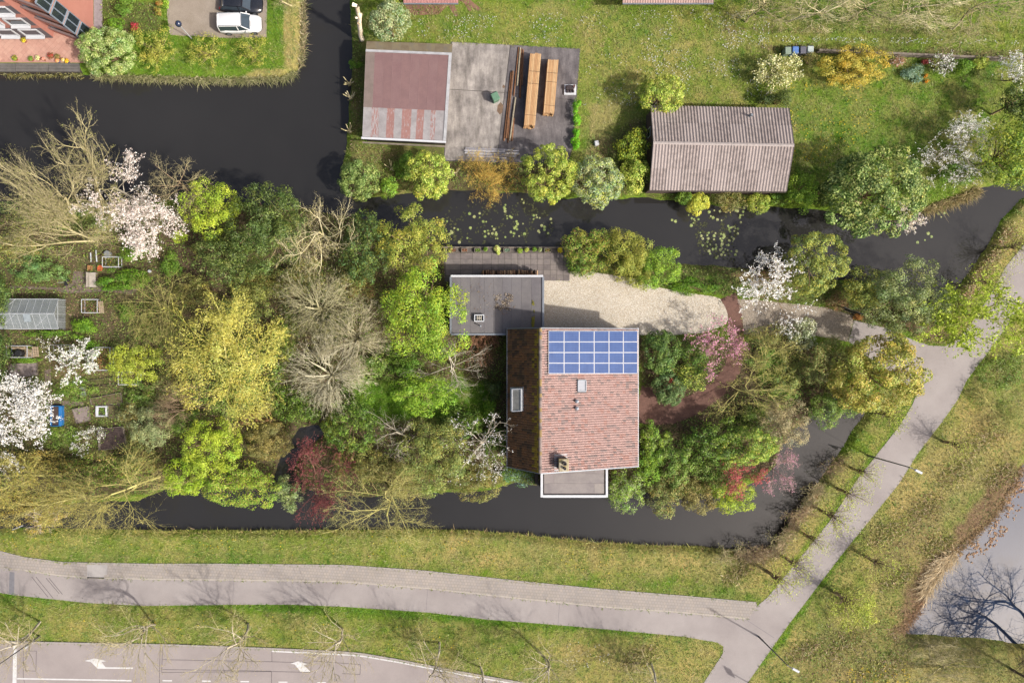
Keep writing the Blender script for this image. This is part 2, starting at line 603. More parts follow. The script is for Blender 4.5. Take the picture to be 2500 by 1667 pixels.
G_MID = C(122, 148, 54)
G_DRY = C(186, 170, 114)
G_LUSH = C(104, 142, 44)
G_SOIL = C(112, 96, 78)
G_RED = C(150, 122, 98)
c0 = mixrgb(n, l, jitter(sep.outputs[2], 1.5, 0.6, 11.0), G_MID, G_LUSH)
c0 = mixrgb(n, l, jitter(sep.outputs[0], 1.9, 0.45, 3.0), c0, G_DRY)
broad = ramp(n, l, noise(n, l, .16, 3, .6), .35, .68)
c0 = mixrgb(n, l, 1.0, c0, mixrgb(n, l, broad, (.80, .92, .78, 1), (1.22, 1.12, 1.04, 1)), 'MULTIPLY')
c0 = mixrgb(n, l, jitter(sep.outputs[1], 1.0, 1.3, 37.0), c0, G_SOIL)
c0 = mixrgb(n, l, jitter(a.outputs['Alpha'], 1.0, 1.1, 57.0), c0, G_RED)
fine = noise(n, l, 9.0, 4, 0.75)
c0 = mixrgb(n, l, 1.0, c0, mixrgb(n, l, ramp(n, l, fine, .25, .75), (.48, .52, .48, 1), (1.3, 1.28, 1.25, 1)), 'MULTIPLY')
mid = noise(n, l, 2.2, 4, 0.6)
c0 = mixrgb(n, l, 1.0, c0, mixrgb(n, l, ramp(n, l, mid, .3, .7), (.78, .82, .78, 1), (1.15, 1.12, 1.1, 1)), 'MULTIPLY')
l.new(c0, b.inputs['Base Color'])
b.inputs['Roughness'].default_value = 0.95
b.inputs['Specular IOR Level'].default_value = 0.1
bump(n, l, b, fine, 0.8, 0.12)
ground = structure(link('ground', me, m))

# ---------------------------------------------------------------- water


def water_mat(name, c, sky_sheen=None, amt=0.0, rough=0.03, ior=1.45):
    m, n, l, b = mat_new(name)
    g = ramp(n, l, noise(n, l, 0.07, 3, .6), .3, .7)
    out = mixrgb(n, l, g, c, tuple(x * 1.25 for x in c[:3]) + (1,))
    if sky_sheen:
        s = ramp(n, l, noise(n, l, 0.12, 6, .7), .42, .8)  # broad paler patches: reflected sky and cloud brightness painted into the water colour
        out = mixrgb(n, l, s, out, sky_sheen)
    l.new(out, b.inputs['Base Color'])
    b.inputs['Roughness'].default_value = rough
    b.inputs['IOR'].default_value = ior
    b.inputs['Specular IOR Level'].default_value = 0.5
    t = n.new('ShaderNodeTexNoise')
    t.inputs['Scale'].default_value = 2.5
    t.inputs['Detail'].default_value = 2
    bump(n, l, b, t.outputs['Fac'], 0.03, 0.02)
    return m


canal_mat = water_mat('canal_water', C(47, 46, 45))
pond_mat = water_mat('pond_water', C(50, 64, 88), C(66, 78, 100), rough=0.02, ior=1.46)


def sheet(name, poly, z, mat, parent=None, thick=0.0, px=True):
    pts = [((x - NX) * S, (NY - y) * S) for x, y in [(p[0], p[1]) for p in poly]] if px else poly
    mb = MB()
    if thick:
        mb.prism(pts, z - thick, z)
    else:
        a = sum(p[0] * q[1] - q[0] * p[1] for p, q in zip(pts, pts[1:] + pts[:1]))
        if a < 0:
            pts = pts[::-1]
        mb.add([(x, y, z) for x, y in pts], [tuple(range(len(pts)))])
    return mb.build(name, mat, parent)


structure(sheet('canal_water', [(-700, -600), (2950, -600), (2950, 700), (2560, 800), (2300, 800), (2140, 940), (2080, 1130), (1940, 1370), (-700, 1370)], WATER_Z, canal_mat))
structure(sheet('pond_water', [(2840, 900), (2560, 1050), (2400, 1250), (2180, 1500), (2180, 1590), (2500, 1610), (2840, 1640)], WATER_Z + .002, pond_mat))

# ---------------------------------------------------------------- paths, road, drive


def paving_mat(name, c, var=.1, speck=30.0, stain=None, patch=0.25, rough=.9):
    m, n, l, b = mat_new(name)
    big = ramp(n, l, noise(n, l, patch, 5, .65), .3, .72)
    c2 = stain or tuple(x * .82 for x in c[:3]) + (1,)
    out = mixrgb(n, l, big, c, c2)
    f = ramp(n, l, noise(n, l, speck, 2, .8), .25, .75)
    out = mixrgb(n, l, 1.0, out, mixrgb(n, l, f, (1 - var * 1.3,) * 3 + (1,), (1 + var,) * 3 + (1,)), 'MULTIPLY')
    l.new(out, b.inputs['Base Color'])
    b.inputs['Roughness'].default_value = rough
    b.inputs['Specular IOR Level'].default_value = .25
    bump(n, l, b, f, .25, .01)
    return m, n, l, b, out


asph = paving_mat('old_asphalt', C(178, 170, 166), .09, 22, C(158, 149, 146), .22)[0]
road_m = paving_mat('road_asphalt', C(176, 166, 162), .09, 24, C(158, 148, 145), .25)[0]
grav_m = paving_mat('white_gravel', C(228, 218, 200), .26, 9, C(210, 197, 174), .4)[0]
grav2_m = paving_mat('worn_gravel', C(184, 172, 154), .34, 9, C(164, 148, 128), .5)[0]
brickp_m = paving_mat('red_brick_paving', C(134, 100, 88), .22, 11, C(112, 84, 74), .7)[0]
park_m = paving_mat('parking_paving', C(172, 160, 146), .14, 9, C(150, 138, 122), .5)[0]

# pavement of small square pavers
m, n, l, b, out = paving_mat('concrete_pavers', C(182, 173, 166), .08, 20, C(166, 158, 150), .3)
geo = n.new('ShaderNodeNewGeometry')
mp = n.new('ShaderNodeMapping')
mp.inputs['Rotation'].default_value = (0, 0, math.radians(4))
l.new(geo.outputs['Position'], mp.inputs['Vector'])
bt = n.new('ShaderNodeTexBrick')
bt.offset = 0.5
bt.inputs['Scale'].default_value = 1.0
bt.inputs['Brick Width'].default_value = .31
bt.inputs['Row Height'].default_value = .31
bt.inputs['Mortar Size'].default_value = .016
bt.inputs['Color1'].default_value = (1.06, 1.04, 1.0, 1)
bt.inputs['Color2'].default_value = (.92, .93, .95, 1)
bt.inputs['Mortar'].default_value = (.68, .66, .63, 1)
l.new(mp.outputs[0], bt.inputs['Vector'])
l.new(mixrgb(n, l, 1.0, out, bt.outputs['Color'], 'MULTIPLY'), b.inputs['Base Color'])
paver_m = m

path = structure(sheet('cycle_path', EAST_PATH, .03, asph, thick=.2))
walk = structure(sheet('pavement', SIDEWALK, .05, paver_m, thick=.22))
road = structure(sheet('road', ROAD, .012, road_m, thick=.2))
white_line = plain('road_paint', C(232, 230, 228), .8, var=.1, scale=2)
dark_line = plain('bitumen_seam', C(92, 84, 88), .9, var=.1)
kerb_m = plain('kerb_concrete', C(180, 172, 166), .9, var=.12, scale=2)


def strip_line(pts, w):
    """outline of a polyline of constant width, pixels"""
    L, R = [], []
    for i, p in enumerate(pts):
        q0, q1 = pts[max(0, i - 1)], pts[min(len(pts) - 1, i + 1)]
        dx, dy = q1[0] - q0[0], q1[1] - q0[1]
        k = math.hypot(dx, dy)
        ww = (p[2] if len(p) > 2 else w) / 2
        nx_, ny_ = -dy / k * ww, dx / k * ww
        L.append((p[0] + nx_, p[1] + ny_))
        R.append((p[0] - nx_, p[1] - ny_))
    return L + R[::-1]


def kerb(name, pts, parent, w=4.5, z0=-.1, z1=.12, seg=23):
    """row of kerb stones, one object for each stone in view"""
    k = 0
    for a_, b_ in zip(pts[:-1], pts[1:]):
        L = math.hypot(b_[0] - a_[0], b_[1] - a_[1])
        nseg = max(1, round(L / seg))
        for i in range(nseg):
            t0, t1 = i / nseg, (i + 1) / nseg
            p = (a_[0] + (b_[0] - a_[0]) * t0, a_[1] + (b_[1] - a_[1]) * t0)
            q = (a_[0] + (b_[0] - a_[0]) * t1, a_[1] + (b_[1] - a_[1]) * t1)
            if max(p[0], q[0]) < -10 or min(p[0], q[0]) > 2510 or max(p[1], q[1]) < -10 or min(p[1], q[1]) > 1680:
                continue
            A, B = W(*p), W(*q)
            d = (B - A).normalized() * .008
            mb = MB()
            zc = (z0 + z1) / 2
            mb.bar((A.x + d.x, A.y + d.y, zc), (B.x - d.x, B.y - d.y, zc), w * S, z1 - z0)
            mb.build('kerb_stone', kerb_m, parent)
            k += 1


kerb('kerb', [(-60, 1563), (214, 1569), (429, 1573), (671, 1582), (840, 1590), (884, 1594), (973, 1609), (1116, 1637), (1280, 1666)], road, 4.0)
kerb('kerb', [(0, 1345), (61, 1360), (154, 1372), (357, 1376), (536, 1376), (840, 1379), (1030, 1392), (1259, 1417), (1473, 1438), (1670, 1454), (1846, 1470)], walk, 2.6, -.1, .07)

marks = [('stop_line', [(33, 1572), (42, 1572), (40, 1700), (30, 1700)]),
         ('lane_line', [(39, 1653.5), (321, 1658.5), (321, 1662), (39, 1657)]),
         ('turn_arrow', [(207, 1612), (231, 1606), (261, 1612.5), (247.5, 1614.5), (258, 1627.5), (325, 1628), (324.5, 1631.5), (239, 1631), (222, 1614.5)]),
         ('turn_arrow', [(709, 1618.5), (728.5, 1613), (751, 1620), (741, 1621.5), (758, 1638.5), (734, 1638.5), (719.5, 1620.5)])]
for x0, x1, y in ((397, 420, 1660), (493, 515, 1661), (587, 608, 1662), (680, 702, 1663.5), (775, 796, 1665)):
    marks.append(('lane_dash', [(x0, y - 1.3), (x1, y - 1.0), (x1, y + 2), (x0, y + 1.6)]))
edge = [(664, 1588.5), (840, 1597), (884, 1600.5), (973, 1615.5), (1116, 1643.5), (1259, 1668.5), (1300, 1677)]
marks.append(('edge_line', strip_line(edge, 3.0)))
for nm, poly in marks:
    sheet(nm, poly, .019, white_line, road)
loops = [[(57, 1588), (57, 1650), (60, 1665)], [(64, 1588), (89, 1588), (88, 1637), (63, 1636), (64, 1588)], [(391, 1577), (389, 1680)], [(397, 1577), (395, 1640), (663, 1638), (663, 1680)],
         [(397, 1609), (664, 1614), (664, 1588)], [(397, 1633), (663, 1637)], [(664, 1614), (760, 1617), (759, 1640), (664, 1638)], [(760, 1612), (880, 1621), (879, 1645), (835, 1643)]]
for lp in loops:
    for a_, b_ in zip(lp[:-1], lp[1:]):
        sheet('detector_seam', strip_line([a_, b_], 1.1), .0165, dark_line, road)
for lp in ([(78, 1407), (118, 1457)], [(88, 1407), (130, 1459)], [(113, 1410), (145, 1448)], [(120, 1410), (153, 1450)]):
    sheet('resurfacing_seam', strip_line(lp, 1.2), .0345, dark_line, path)
patch_m = plain('asphalt_patch', C(140, 138, 142), .9, var=.1)
sheet('repair_patch', [(24, 1395), (36, 1396), (35, 1451), (22, 1448)], .0345, patch_m, path)
sheet('resurfacing_seam', strip_line([(1822, 1512), (1890, 1556)], 1.4), .0345, plain('seam_light', C(150, 143, 145), .9), path)
for lp in ([(2196, 1039), (2303, 1030)], [(2031, 1264), (2120, 1272)], [(1044, 1437), (1040, 1494)], [(571, 1416), (568, 1475)], [(1366, 1470), (1362, 1525)]):
    sheet('resurfacing_seam', strip_line(lp, .9), .0345, MATS['seam_light'], path)
lite = plain('pale_pavers', C(186, 180, 176), .9, var=.06)
sheet('pale_paver_patch', [(213, 1377), (263, 1378), (262, 1402), (255, 1402), (255, 1411), (213, 1410)], .0545, lite, walk)
band = plain('edge_pavers', C(196, 186, 174), .9, var=.1, scale=5)
sheet('edging_course', strip_line([(61, 1391), (143, 1403), (214, 1409), (357, 1412.5), (571, 1414.5), (830, 1418), (1044, 1435), (1294, 1462), (1473, 1480), (1670, 1494), (1822, 1509)], 3.2), .0545, band, walk)

structure(sheet('driveway', GRAVEL, .026, grav_m, thick=.1))
structure(sheet('entrance_drive', GRAVEL2, .022, grav2_m, thick=.1))
gp = structure(sheet('garden_path', strip_line(GARDEN_PATH_LINE, 40), .034, brickp_m, thick=.1))
structure(sheet('parking_area', [(408, -200), (655, -200), (651, 92), (560, 94), (415, 86), (408, 40)], .02, park_m, thick=.1))
# loose chips on the drive
r = np.random.default_rng(5)


def scatter_flat(name, poly, count, size, cols, z, mat, seed, clump=0.0, tilt=.5, sel=None):
    r = np.random.default_rng(seed)
    P = arr(poly)
    X = r.uniform(P[:, 0].min(), P[:, 0].max(), count * 3)
    Y = r.uniform(P[:, 1].min(), P[:, 1].max(), count * 3)
    k = sdist(X, Y, poly) > 1
    if clump:
        k &= fbm(X, Y, clump, seed) > .5
    if sel is not None:
        k &= sel(X, Y)
    X, Y = X[k][:count], Y[k][:count]
    m_ = len(X)
    cx, cy = (X - NX) * S, (NY - Y) * S
    ang = r.uniform(0, 6.283, m_)
    s = r.uniform(size * .6, size * 1.3, m_)
    ux, uy = np.cos(ang) * s, np.sin(ang) * s
    tz = r.uniform(-tilt, tilt, m_) * s
    zz = np.full(m_, z) + s * .4
    P0 = np.stack([cx + ux, cy + uy, zz + tz], 1)
    P1 = np.stack([cx - uy * .7, cy + ux * .7, zz], 1)
    P2 = np.stack([cx - ux, cy - uy, zz - tz], 1)
    P3 = np.stack([cx + uy * .7, cy - ux * .7, zz], 1)
    V = np.stack([P0, P1, P2, P3], 1).reshape(-1, 3)
    cc = np.array([lin(c) * GAIN for c in cols])[r.integers(0, len(cols), m_)] * r.uniform(.75, 1.2, (m_, 1))
    me = mesh_np(name, V, [np.arange(m_ * 4).reshape(-1, 4)], np.repeat(cc, 4, 0))
    return stuff(link(name, me, mat))


chip = attr_mat('stone_chip', .9, 0, .2, 0)
g1 = scatter_flat('gravel', GRAVEL, 18000, .045, [(240, 232, 216), (220, 207, 186), (198, 182, 158), (246, 240, 228)], .028, chip, 3)
tag(g1, 'loose white gravel chips on the driveway beside the garage', 'gravel')
g2 = scatter_flat('gravel', GRAVEL2, 8000, .045, [(190, 176, 158), (165, 150, 132), (205, 195, 180)], .024, chip, 4)
tag(g2, 'loose brownish gravel on the entrance drive under the white magnolia', 'gravel')

# ---------------------------------------------------------------- terrace slabs on the canal side
terr = structure(sheet('terrace', [(1085, 606), (1391, 606), (1391, 688), (1240, 688), (1085, 688)], .012, plain('slab_joint', C(112, 104, 98), .95), thick=.3))
slab_ms = [plain('terrace_slab_a', C(138, 128, 124), .9, var=.16, scale=1.3, c2=C(112, 104, 102)), plain('terrace_slab_b', C(128, 119, 117), .9, var=.18, scale=1.1, c2=C(150, 140, 132)), plain('terrace_slab_c', C(146, 136, 130), .9, var=.15, scale=1.6, c2=C(118, 110, 108))]
rr = np.random.default_rng(2)
xs_left = [1088, 1124, 1154, 1178, 1200, 1216]
xs = xs_left + list(np.arange(1232, 1392, 15.9))
ys = [618, 633, 646, 659, 672, 686]
for j in range(len(ys) - 1):
    for i in range(len(xs) - 1):
        x0, x1, y0, y1 = xs[i] + .5, xs[i + 1] - .5, ys[j] + .4, ys[j + 1] - .4
        if x1 < 1230 and y0 > 672:
            continue
        z = .03 + rr.uniform(-.006, .008)
        mb = MB()
        mb.prism([W(x0, y0)[:2], W(x1, y0)[:2], W(x1, y1)[:2], W(x0, y1)[:2]], -.05, z)
        mb.build('slab', slab_ms[rr.integers(0, 3)], terr)
wood_old = plain('weathered_timber', C(150, 138, 124), .9, var=.25, scale=2.5)
wood_dark = plain('dark_timber', C(96, 86, 78), .9, var=.25, scale=2.5)
mb = MB()
mb.bar(W(1078, 604, .0) + Vector((0, 0, -.2)), W(1389, 605, .0) + Vector((0, 0, -.2)), .14, .62)
mb.build('edge_board', wood_old, terr)

# ---------------------------------------------------------------- concrete yard by the barn
yard = structure(sheet('concrete_yard', [(1100, 102), (1417, 119), (1399, 362), (1385, 402), (1268, 401), (1083, 394)], .01, plain('yard_joint', C(110, 104, 100), .95), thick=.2))
cm1, n, l, b, out = paving_mat('yard_concrete_pale', C(196, 188, 180), .14, 10, C(120, 114, 112), .42)
cm2, n, l, b, out = paving_mat('yard_concrete_dark', C(132, 126, 126), .16, 10, C(92, 88, 90), .5)
for cm_, c_lo, c_hi in ((cm1, (.58, .57, .56, 1), (1.15, 1.15, 1.14, 1)), (cm2, (.66, .65, .66, 1), (1.3, 1.29, 1.27, 1))):
    n, l = cm_.node_tree.nodes, cm_.node_tree.links
    b = n['Principled BSDF']
    src = b.inputs['Base Color'].links[0].from_socket
    geo = n.new('ShaderNodeNewGeometry')
    mp = n.new('ShaderNodeMapping')
    mp.inputs['Scale'].default_value = (1.6, .35, 1)
    mp.inputs['Rotation'].default_value = (0, 0, .12)
    l.new(geo.outputs['Position'], mp.inputs['Vector'])
    st_ = ramp(n, l, noise(n, l, .8, 6, .72, vec=mp.outputs[0]), .34, .62)
    l.new(mixrgb(n, l, 1.0, src, mixrgb(n, l, st_, c_lo, c_hi), 'MULTIPLY'), b.inputs['Base Color'])
slabs = [([(1103.5, 104), (1245, 111), (1231, 226), (1097, 218)], cm1), ([(1096.5, 219.5), (1230.8, 227.5), (1212, 396), (1085, 391)], cm1),
         ([(1246.5, 111.5), (1416, 121), (1404, 245), (1232.5, 226)], cm2), ([(1232.3, 227.6), (1403.8, 246.6), (1397, 360), (1382, 399), (1268, 398.5), (1213.6, 396)], cm2)]
for k, (poly, mm) in enumerate(slabs):
    sheet('slab', poly, .04 + .004 * k, mm, yard, thick=.1)

# ---------------------------------------------------------------- terracotta terrace and quay of the flats
tm = plain('terracotta_bed', C(196, 150, 134), .9, var=.1)
tterr = structure(sheet('tiled_terrace', [(-250, 60), (230, 60), (212, 154), (-250, 152)], .015, tm, thick=.6))
tile_ms = [plain('terracotta_tile_a', C(212, 166, 148), .8, var=.08, scale=2), plain('terracotta_tile_b', C(208, 161, 143), .8, var=.08, scale=2), plain('terracotta_tile_c', C(216, 171, 152), .8, var=.08, scale=2)]
tile_me = []
for mm in tile_ms:
    mb = MB()
    mb.box((0, 0, 0), (.43, .43, .03))
    o = bpy.data.meshes.new('tile')
    o.from_pydata(mb.v, [], mb.f)
    o.materials.append(mm)
    o.update()
    tile_me.append(o)
p = 10.1
for i in range(-4, 40):
    for j in range(-30, 30):
        x, y = (i - j) * p * .707 * 1.0, (i + j) * p * .707
        if not (-6 < x < 206 - (y - 92) * .08 and 84 < y < 148):
            continue
        if x < 132 and y < 99 or (x < 214 and y < 78 + (x - 132) * .28):
            continue
        o = bpy.data.objects.new('tile', tile_me[rr.integers(0, 3)])
        col.objects.link(o)
        o.parent = tterr
        ORG[o.name] = ORG[tterr.name]
        o.location = W(x, y, .022) - ORG[tterr.name]
        o.rotation_euler = (0, 0, math.pi / 4)
q = structure(sheet('quay', [(-250, 154), (194, 156), (196, 176), (-250, 173.5)], -.02, wood_dark, thick=.9))
for k, (y0, y1) in enumerate(((154.5, 161), (161.7, 168), (168.7, 175))):
    for x0, x1 in ((-60, 38), (39, 118), (119, 195)):
        mb = MB()
        mb.prism([W(x0, y0)[:2], W(x1, y0 + 1)[:2], W(x1, y1 + 1)[:2], W(x0, y1)[:2]], -.03, .03 + .004 * k)
        mb.build('plank', plain('quay_plank', C(122, 118, 114), .9, var=.25, scale=1.5, c2=C(98, 96, 92)), q)
# strip of paving and gravel along the pink block
structure(sheet('side_paving', [(229, -150), (250, -150), (250, 74), (229, 74)], .02, plain('side_concrete', C(168, 158, 160), .9), thick=.1))
structure(sheet('brown_paving', [(960, -80), (1092, -80), (1095, 12), (1070, 36), (1008, 38), (985, 10)], .014, plain('brown_slabs', C(156, 116, 98), .9, var=.2, scale=1.2), thick=.1))
mb_ = [[(1090, 8), (1106, 6), (1120, 38), (1112, 42)], [(1118, 0), (1142, -4), (1174, 22), (1168, 28)], [(1128, 0), (1140, -2), (1152, 24), (1146, 30)]]
for k, poly in enumerate(mb_):
    structure(sheet('brown_paving', poly, .02 + .004 * k, MATS['brown_slabs'], thick=.1))
# allotment paths and beds of paving
pm = plain('worn_slabs', C(140, 124, 112), .95, var=.2, scale=1.5, c2=C(104, 90, 80))
structure(sheet('allotment_path', [(26, 704), (130, 707), (160, 716), (260, 712), (320, 718), (340, 705), (270, 706), (240, 690), (238, 666), (180, 662), (176, 690), (150, 702), (26, 698)], .016, pm, thick=.1))
structure(sheet('allotment_path', [(108, 905), (124, 900), (126, 975), (204, 982), (204, 990), (118, 986)], .016, pm, thick=.1))
# ---------------------------------------------------------------- roofs


def tile_slope(r0, r1, e1, e0, ncol, ncrs, colfun, amp=.045, step=.035):
    """pantiles: r0,r1 ridge ends, e0,e1 eave ends. returns V, faces, colours"""
    r0, r1, e0, e1 = [np.array(p, float) for p in (r0, r1, e0, e1)]
    nrm = np.cross(r1 - r0, e0 - r0)
    nrm /= np.linalg.norm(nrm)
    if nrm[2] < 0:
        nrm = -nrm
    us = np.array([0, .32, .37, .58, .85, 1.0])
    hs = np.array([0.0, 0.0, .9, 1.0, .72, 0.0]) * amp
    Vs, Fs, Cs = [], [], []
    base = 0
    q = np.random.default_rng(3)
    for j in range(ncrs):
        v0, v1 = j / ncrs, (j + 1.06) / ncrs
        for i in range(ncol):
            c = colfun(i / ncol, j / ncrs, q)
            jit = q.normal(0, .006)
            a = (i + us) / ncol
            rows = []
            for v, ex in ((v0, 0.0), (v1, step), (v1, step - .03)):
                pt = (r0[None] * (1 - a[:, None]) + r1[None] * a[:, None]) * (1 - v) + (e0[None] * (1 - a[:, None]) + e1[None] * a[:, None]) * v
                rows.append(pt + nrm[None] * (hs + ex + jit)[:, None])
            P = np.concatenate(rows)
            Vs.append(P)
            Cs.append(np.tile(c, (18, 1)))
            k = np.arange(5)
            Fs.append(np.concatenate([np.stack([k, k + 6, k + 7, k + 1], 1), np.stack([k + 6, k + 12, k + 13, k + 7], 1)]) + base)
            base += 18
    return np.concatenate(Vs), np.concatenate(Fs), np.concatenate(Cs)


def np_part(name, V, F, cols, mat, parent, smooth=False):
    me = mesh_np(name, np.asarray(V) - np.array(ORG[parent.name]), [F], cols, smooth)
    return link(name, me, mat, parent)


def corrugated(quad, waves, amp, rows=2, sub=6, lap=0.0, t=.0):
    """quad p00,p10 (top edge), p11,p01 (bottom edge); waves run down"""
    p00, p10, p11, p01 = [np.array(p, float) for p in quad]
    nrm = np.cross(p10 - p00, p01 - p00)
    nrm /= np.linalg.norm(nrm)
    if nrm[2] < 0:
        nrm = -nrm
    nu = int(waves * sub) + 1
    a = np.linspace(0, 1, nu)
    h = np.sin(a * waves * 2 * math.pi) * amp
    V = []
    for v in np.linspace(0, 1, rows):
        pt = (p00[None] * (1 - a[:, None]) + p10[None] * a[:, None]) * (1 - v) + (p01[None] * (1 - a[:, None]) + p11[None] * a[:, None]) * v
        V.append(pt + nrm[None] * (h + lap * v)[:, None])
    V = np.concatenate(V)
    i = (np.arange(rows - 1)[:, None] * nu + np.arange(nu - 1)[None]).ravel()
    F = np.stack([i, i + nu, i + nu + 1, i + 1], 1)
    return V, F


def wall_box(pts_px, z0, z1):
    mb = MB()
    mb.prism([W(x, y)[:2] for x, y in pts_px], z0, z1)
    return mb


white_trim = plain('white_trim', C(222, 224, 228), .5, var=.07, scale=2)
grey_trim = plain('grey_zinc', C(150, 156, 164), .45, .3, var=.12, scale=2)
brick_wall = plain('brown_brick_wall', C(120, 92, 78), .9, var=.25, scale=6)
glass_dark = plain('dark_glass', C(52, 60, 68), .08, var=.1, spec=.8)
black_m = plain('black_plastic', C(44, 44, 47), .5, var=.15)

# ================= main house
zr, zeR, zeL = 7.7, 3.9, 4.2
XR = W(1319, 0, zr).x
XE = W(1556, 0, zeR).x
XL = W(1240, 0, zeL).x
YT, YB = 1.27, -12.66
house = thing('house', 'detached house with pink and brown tiled roof and solar panels', 'house', ((XL + XE) / 2, (YT + YB) / 2, 0))
mb = MB()
gab = [(XL + .25, 0), (XE - .3, 0), (XE - .3, zeR - .14), (XR, zr - .3), (XL + .25, zeL - .1)]
n_ = len(gab)
vs = [(x, YT - .25, z) for x, z in gab] + [(x, YB + .25, z) for x, z in gab]
mb.add(vs, [tuple(range(n_)), tuple(range(2 * n_ - 1, n_ - 1, -1))] + [(i, n_ + i, n_ + (i + 1) % n_, (i + 1) % n_) for i in range(n_)])
mb.build('wall', brick_wall, house)


def tcol_right(u, v, q):
    # old pink pantiles, darker weathered ones in streaks
    a = fbm(np.array([u * 1400.]), np.array([v * 160.]), 45, 40)[0]
    b_ = q.random()
    pink = lin((183, 153, 146)) * (0.93 + .14 * q.random())
    dark = lin((152, 134, 130)) * (0.9 + .16 * q.random())
    red = lin((178, 140, 130))
    p = .04 + 1.5 * max(0, a - .5)
    c = dark if b_ < p else (red if b_ < p + .13 else pink)
    return c * GAIN


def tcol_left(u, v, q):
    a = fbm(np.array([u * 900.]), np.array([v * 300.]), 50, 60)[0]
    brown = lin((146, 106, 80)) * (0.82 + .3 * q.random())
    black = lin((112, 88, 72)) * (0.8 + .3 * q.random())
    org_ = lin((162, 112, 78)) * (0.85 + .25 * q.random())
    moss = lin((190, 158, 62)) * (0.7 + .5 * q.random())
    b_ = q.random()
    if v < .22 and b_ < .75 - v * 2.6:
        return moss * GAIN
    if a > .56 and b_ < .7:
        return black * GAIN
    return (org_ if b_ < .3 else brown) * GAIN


Vv, Ff, Cc = tile_slope((XR, YT, zr), (XR, YB, zr), (XE, YB, zeR), (XE, YT, zeR), 58, 30, tcol_right, amp=.12)
stuff(np_part('roof_tiles', Vv, Ff, Cc, tile_mat, house))['label'] = 'sunlit pink pantiles'
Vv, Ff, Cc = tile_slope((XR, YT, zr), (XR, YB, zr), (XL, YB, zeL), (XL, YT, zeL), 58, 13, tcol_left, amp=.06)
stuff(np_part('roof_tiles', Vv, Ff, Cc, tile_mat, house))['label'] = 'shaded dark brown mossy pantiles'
ridge_ms = [plain('ridge_tile_a', C(168, 150, 142), .8, var=.2), plain('ridge_tile_b', C(176, 150, 96), .8, var=.25), plain('ridge_tile_c', C(126, 116, 112), .8, var=.2)]
nr = 40
for i in range(nr):
    y0 = YT + (YB - YT) * i / nr
    y1 = YT + (YB - YT) * (i + .97) / nr
    mb = MB()
    prof = [(-.16, -.10), (-.1, .05), (0, .1), (.1, .06), (.17, -.03)]
    vs = [(XR + x, y, zr + z + .05) for y in (y0, y1) for x, z in prof]
    mb.add(vs, [(k, k + 1, k + 6, k + 5) for k in range(4)] + [(0, 4, 9, 5)])
    mb.build('ridge_tile', ridge_ms[RNG.choice(3, p=[.5, .28, .22])], house)
for nm, a_, b_, w_ in (('verge_board', (XR, YT + .02, zr + .02), (XE, YT + .02, zeR + .04), .09), ('verge_board', (XR, YB - .02, zr + .02), (XE, YB - .02, zeR + .04), .09),
                       ('verge_board', (XR, YT + .02, zr - .02), (XL, YT + .02, zeL + .02), .07), ('verge_board', (XR, YB - .02, zr - .02), (XL, YB - .02, zeL + .02), .07)):
    mb = MB()
    mb.bar(a_, b_, w_, .22)
    mb.build(nm, grey_trim, house)
mb = MB()
mb.bar((XE + .06, YT + .1, zeR - .06), (XE + .06, YB - .1, zeR - .06), .16, .14)
gt = mb.build('gutter', white_trim, house)
mb = MB()
mb.bar((XL - .06, YT + .1, zeL - .06), (XL - .06, YB - .1, zeL - .06), .13, .14)
mb.build('gutter', grey_trim, house)


def roofR(px, py, lift=0.0):
    t = (zr - zeR) / (XE - XR)
    a_ = (px - NX) * S
    z = (zr + (XR - a_) * t) / (1 - a_ * t / H)
    p = W(px, py, z)
    return p + Vector((t, 0, 1)).normalized() * lift


def roofL(px, py, lift=0.0):
    t = (zr - zeL) / (XR - XL)
    a_ = (px - NX) * S
    z = (zr + (a_ - XR) * t) / (1 + a_ * t / H)
    p = W(px, py, z)
    return p + Vector((-t, 0, 1)).normalized() * lift


# roof window on the sunny side, dormer light on the shaded side, vents, chimney
def frame_window(quad, parent, fm, gm, fw=.1, th=.14, name='roof_window'):
    """raised frame of four bars round a pane"""
    q_ = [Vector(p) for p in quad]
    mb = MB()
    nrm = (q_[1] - q_[0]).cross(q_[3] - q_[0]).normalized()
    if nrm.z < 0:
        nrm = -nrm
    for i in range(4):
        mb.bar(q_[i], q_[(i + 1) % 4], fw, th, up=nrm)
    f_ = mb.build(name, fm, parent)
    mb = MB()
    mb.slab(q_, .03)
    g_ = mb.build('pane', gm, f_)
    return f_


sky_glass = plain('roof_window_glass', C(168, 172, 180), .15, var=.05, spec=.6)
mb = MB()
mb.slab([roofR(1406, 926, .12), roofR(1430, 926, .12), roofR(1430, 958, .12), roofR(1406, 958, .12)], .2)
mb.build('window_flashing', plain('dark_flashing', C(96, 90, 92), .6), house)
frame_window([roofR(1408.5, 928, .2), roofR(1427.5, 928, .2), roofR(1427.5, 954.5, .2), roofR(1408.5, 954.5, .2)], house, grey_trim, sky_glass, .1)
mb = MB()
mb.slab([roofL(1248, 945, .14), roofL(1279, 945, .14), roofL(1279, 1003, .14), roofL(1248, 1003, .14)], .2)
mb.build('window_flashing', plain('lead_flashing', C(190, 192, 196), .5, var=.2, scale=4), house)
p0 = [roofL(1255, 949, .3), roofL(1278, 949, .3), roofL(1278, 1002, .3), roofL(1255, 1002, .3)]
p0[0].z += .5
p0[3].z += .5
mb = MB()
lo = [roofL(1254, 950, .05), roofL(1278, 950, .05), roofL(1278, 1002, .05), roofL(1254, 1002, .05)]
mb.add(lo + p0, [(0, 1, 5, 4), (1, 2, 6, 5), (2, 3, 7, 6), (3, 0, 4, 7)])
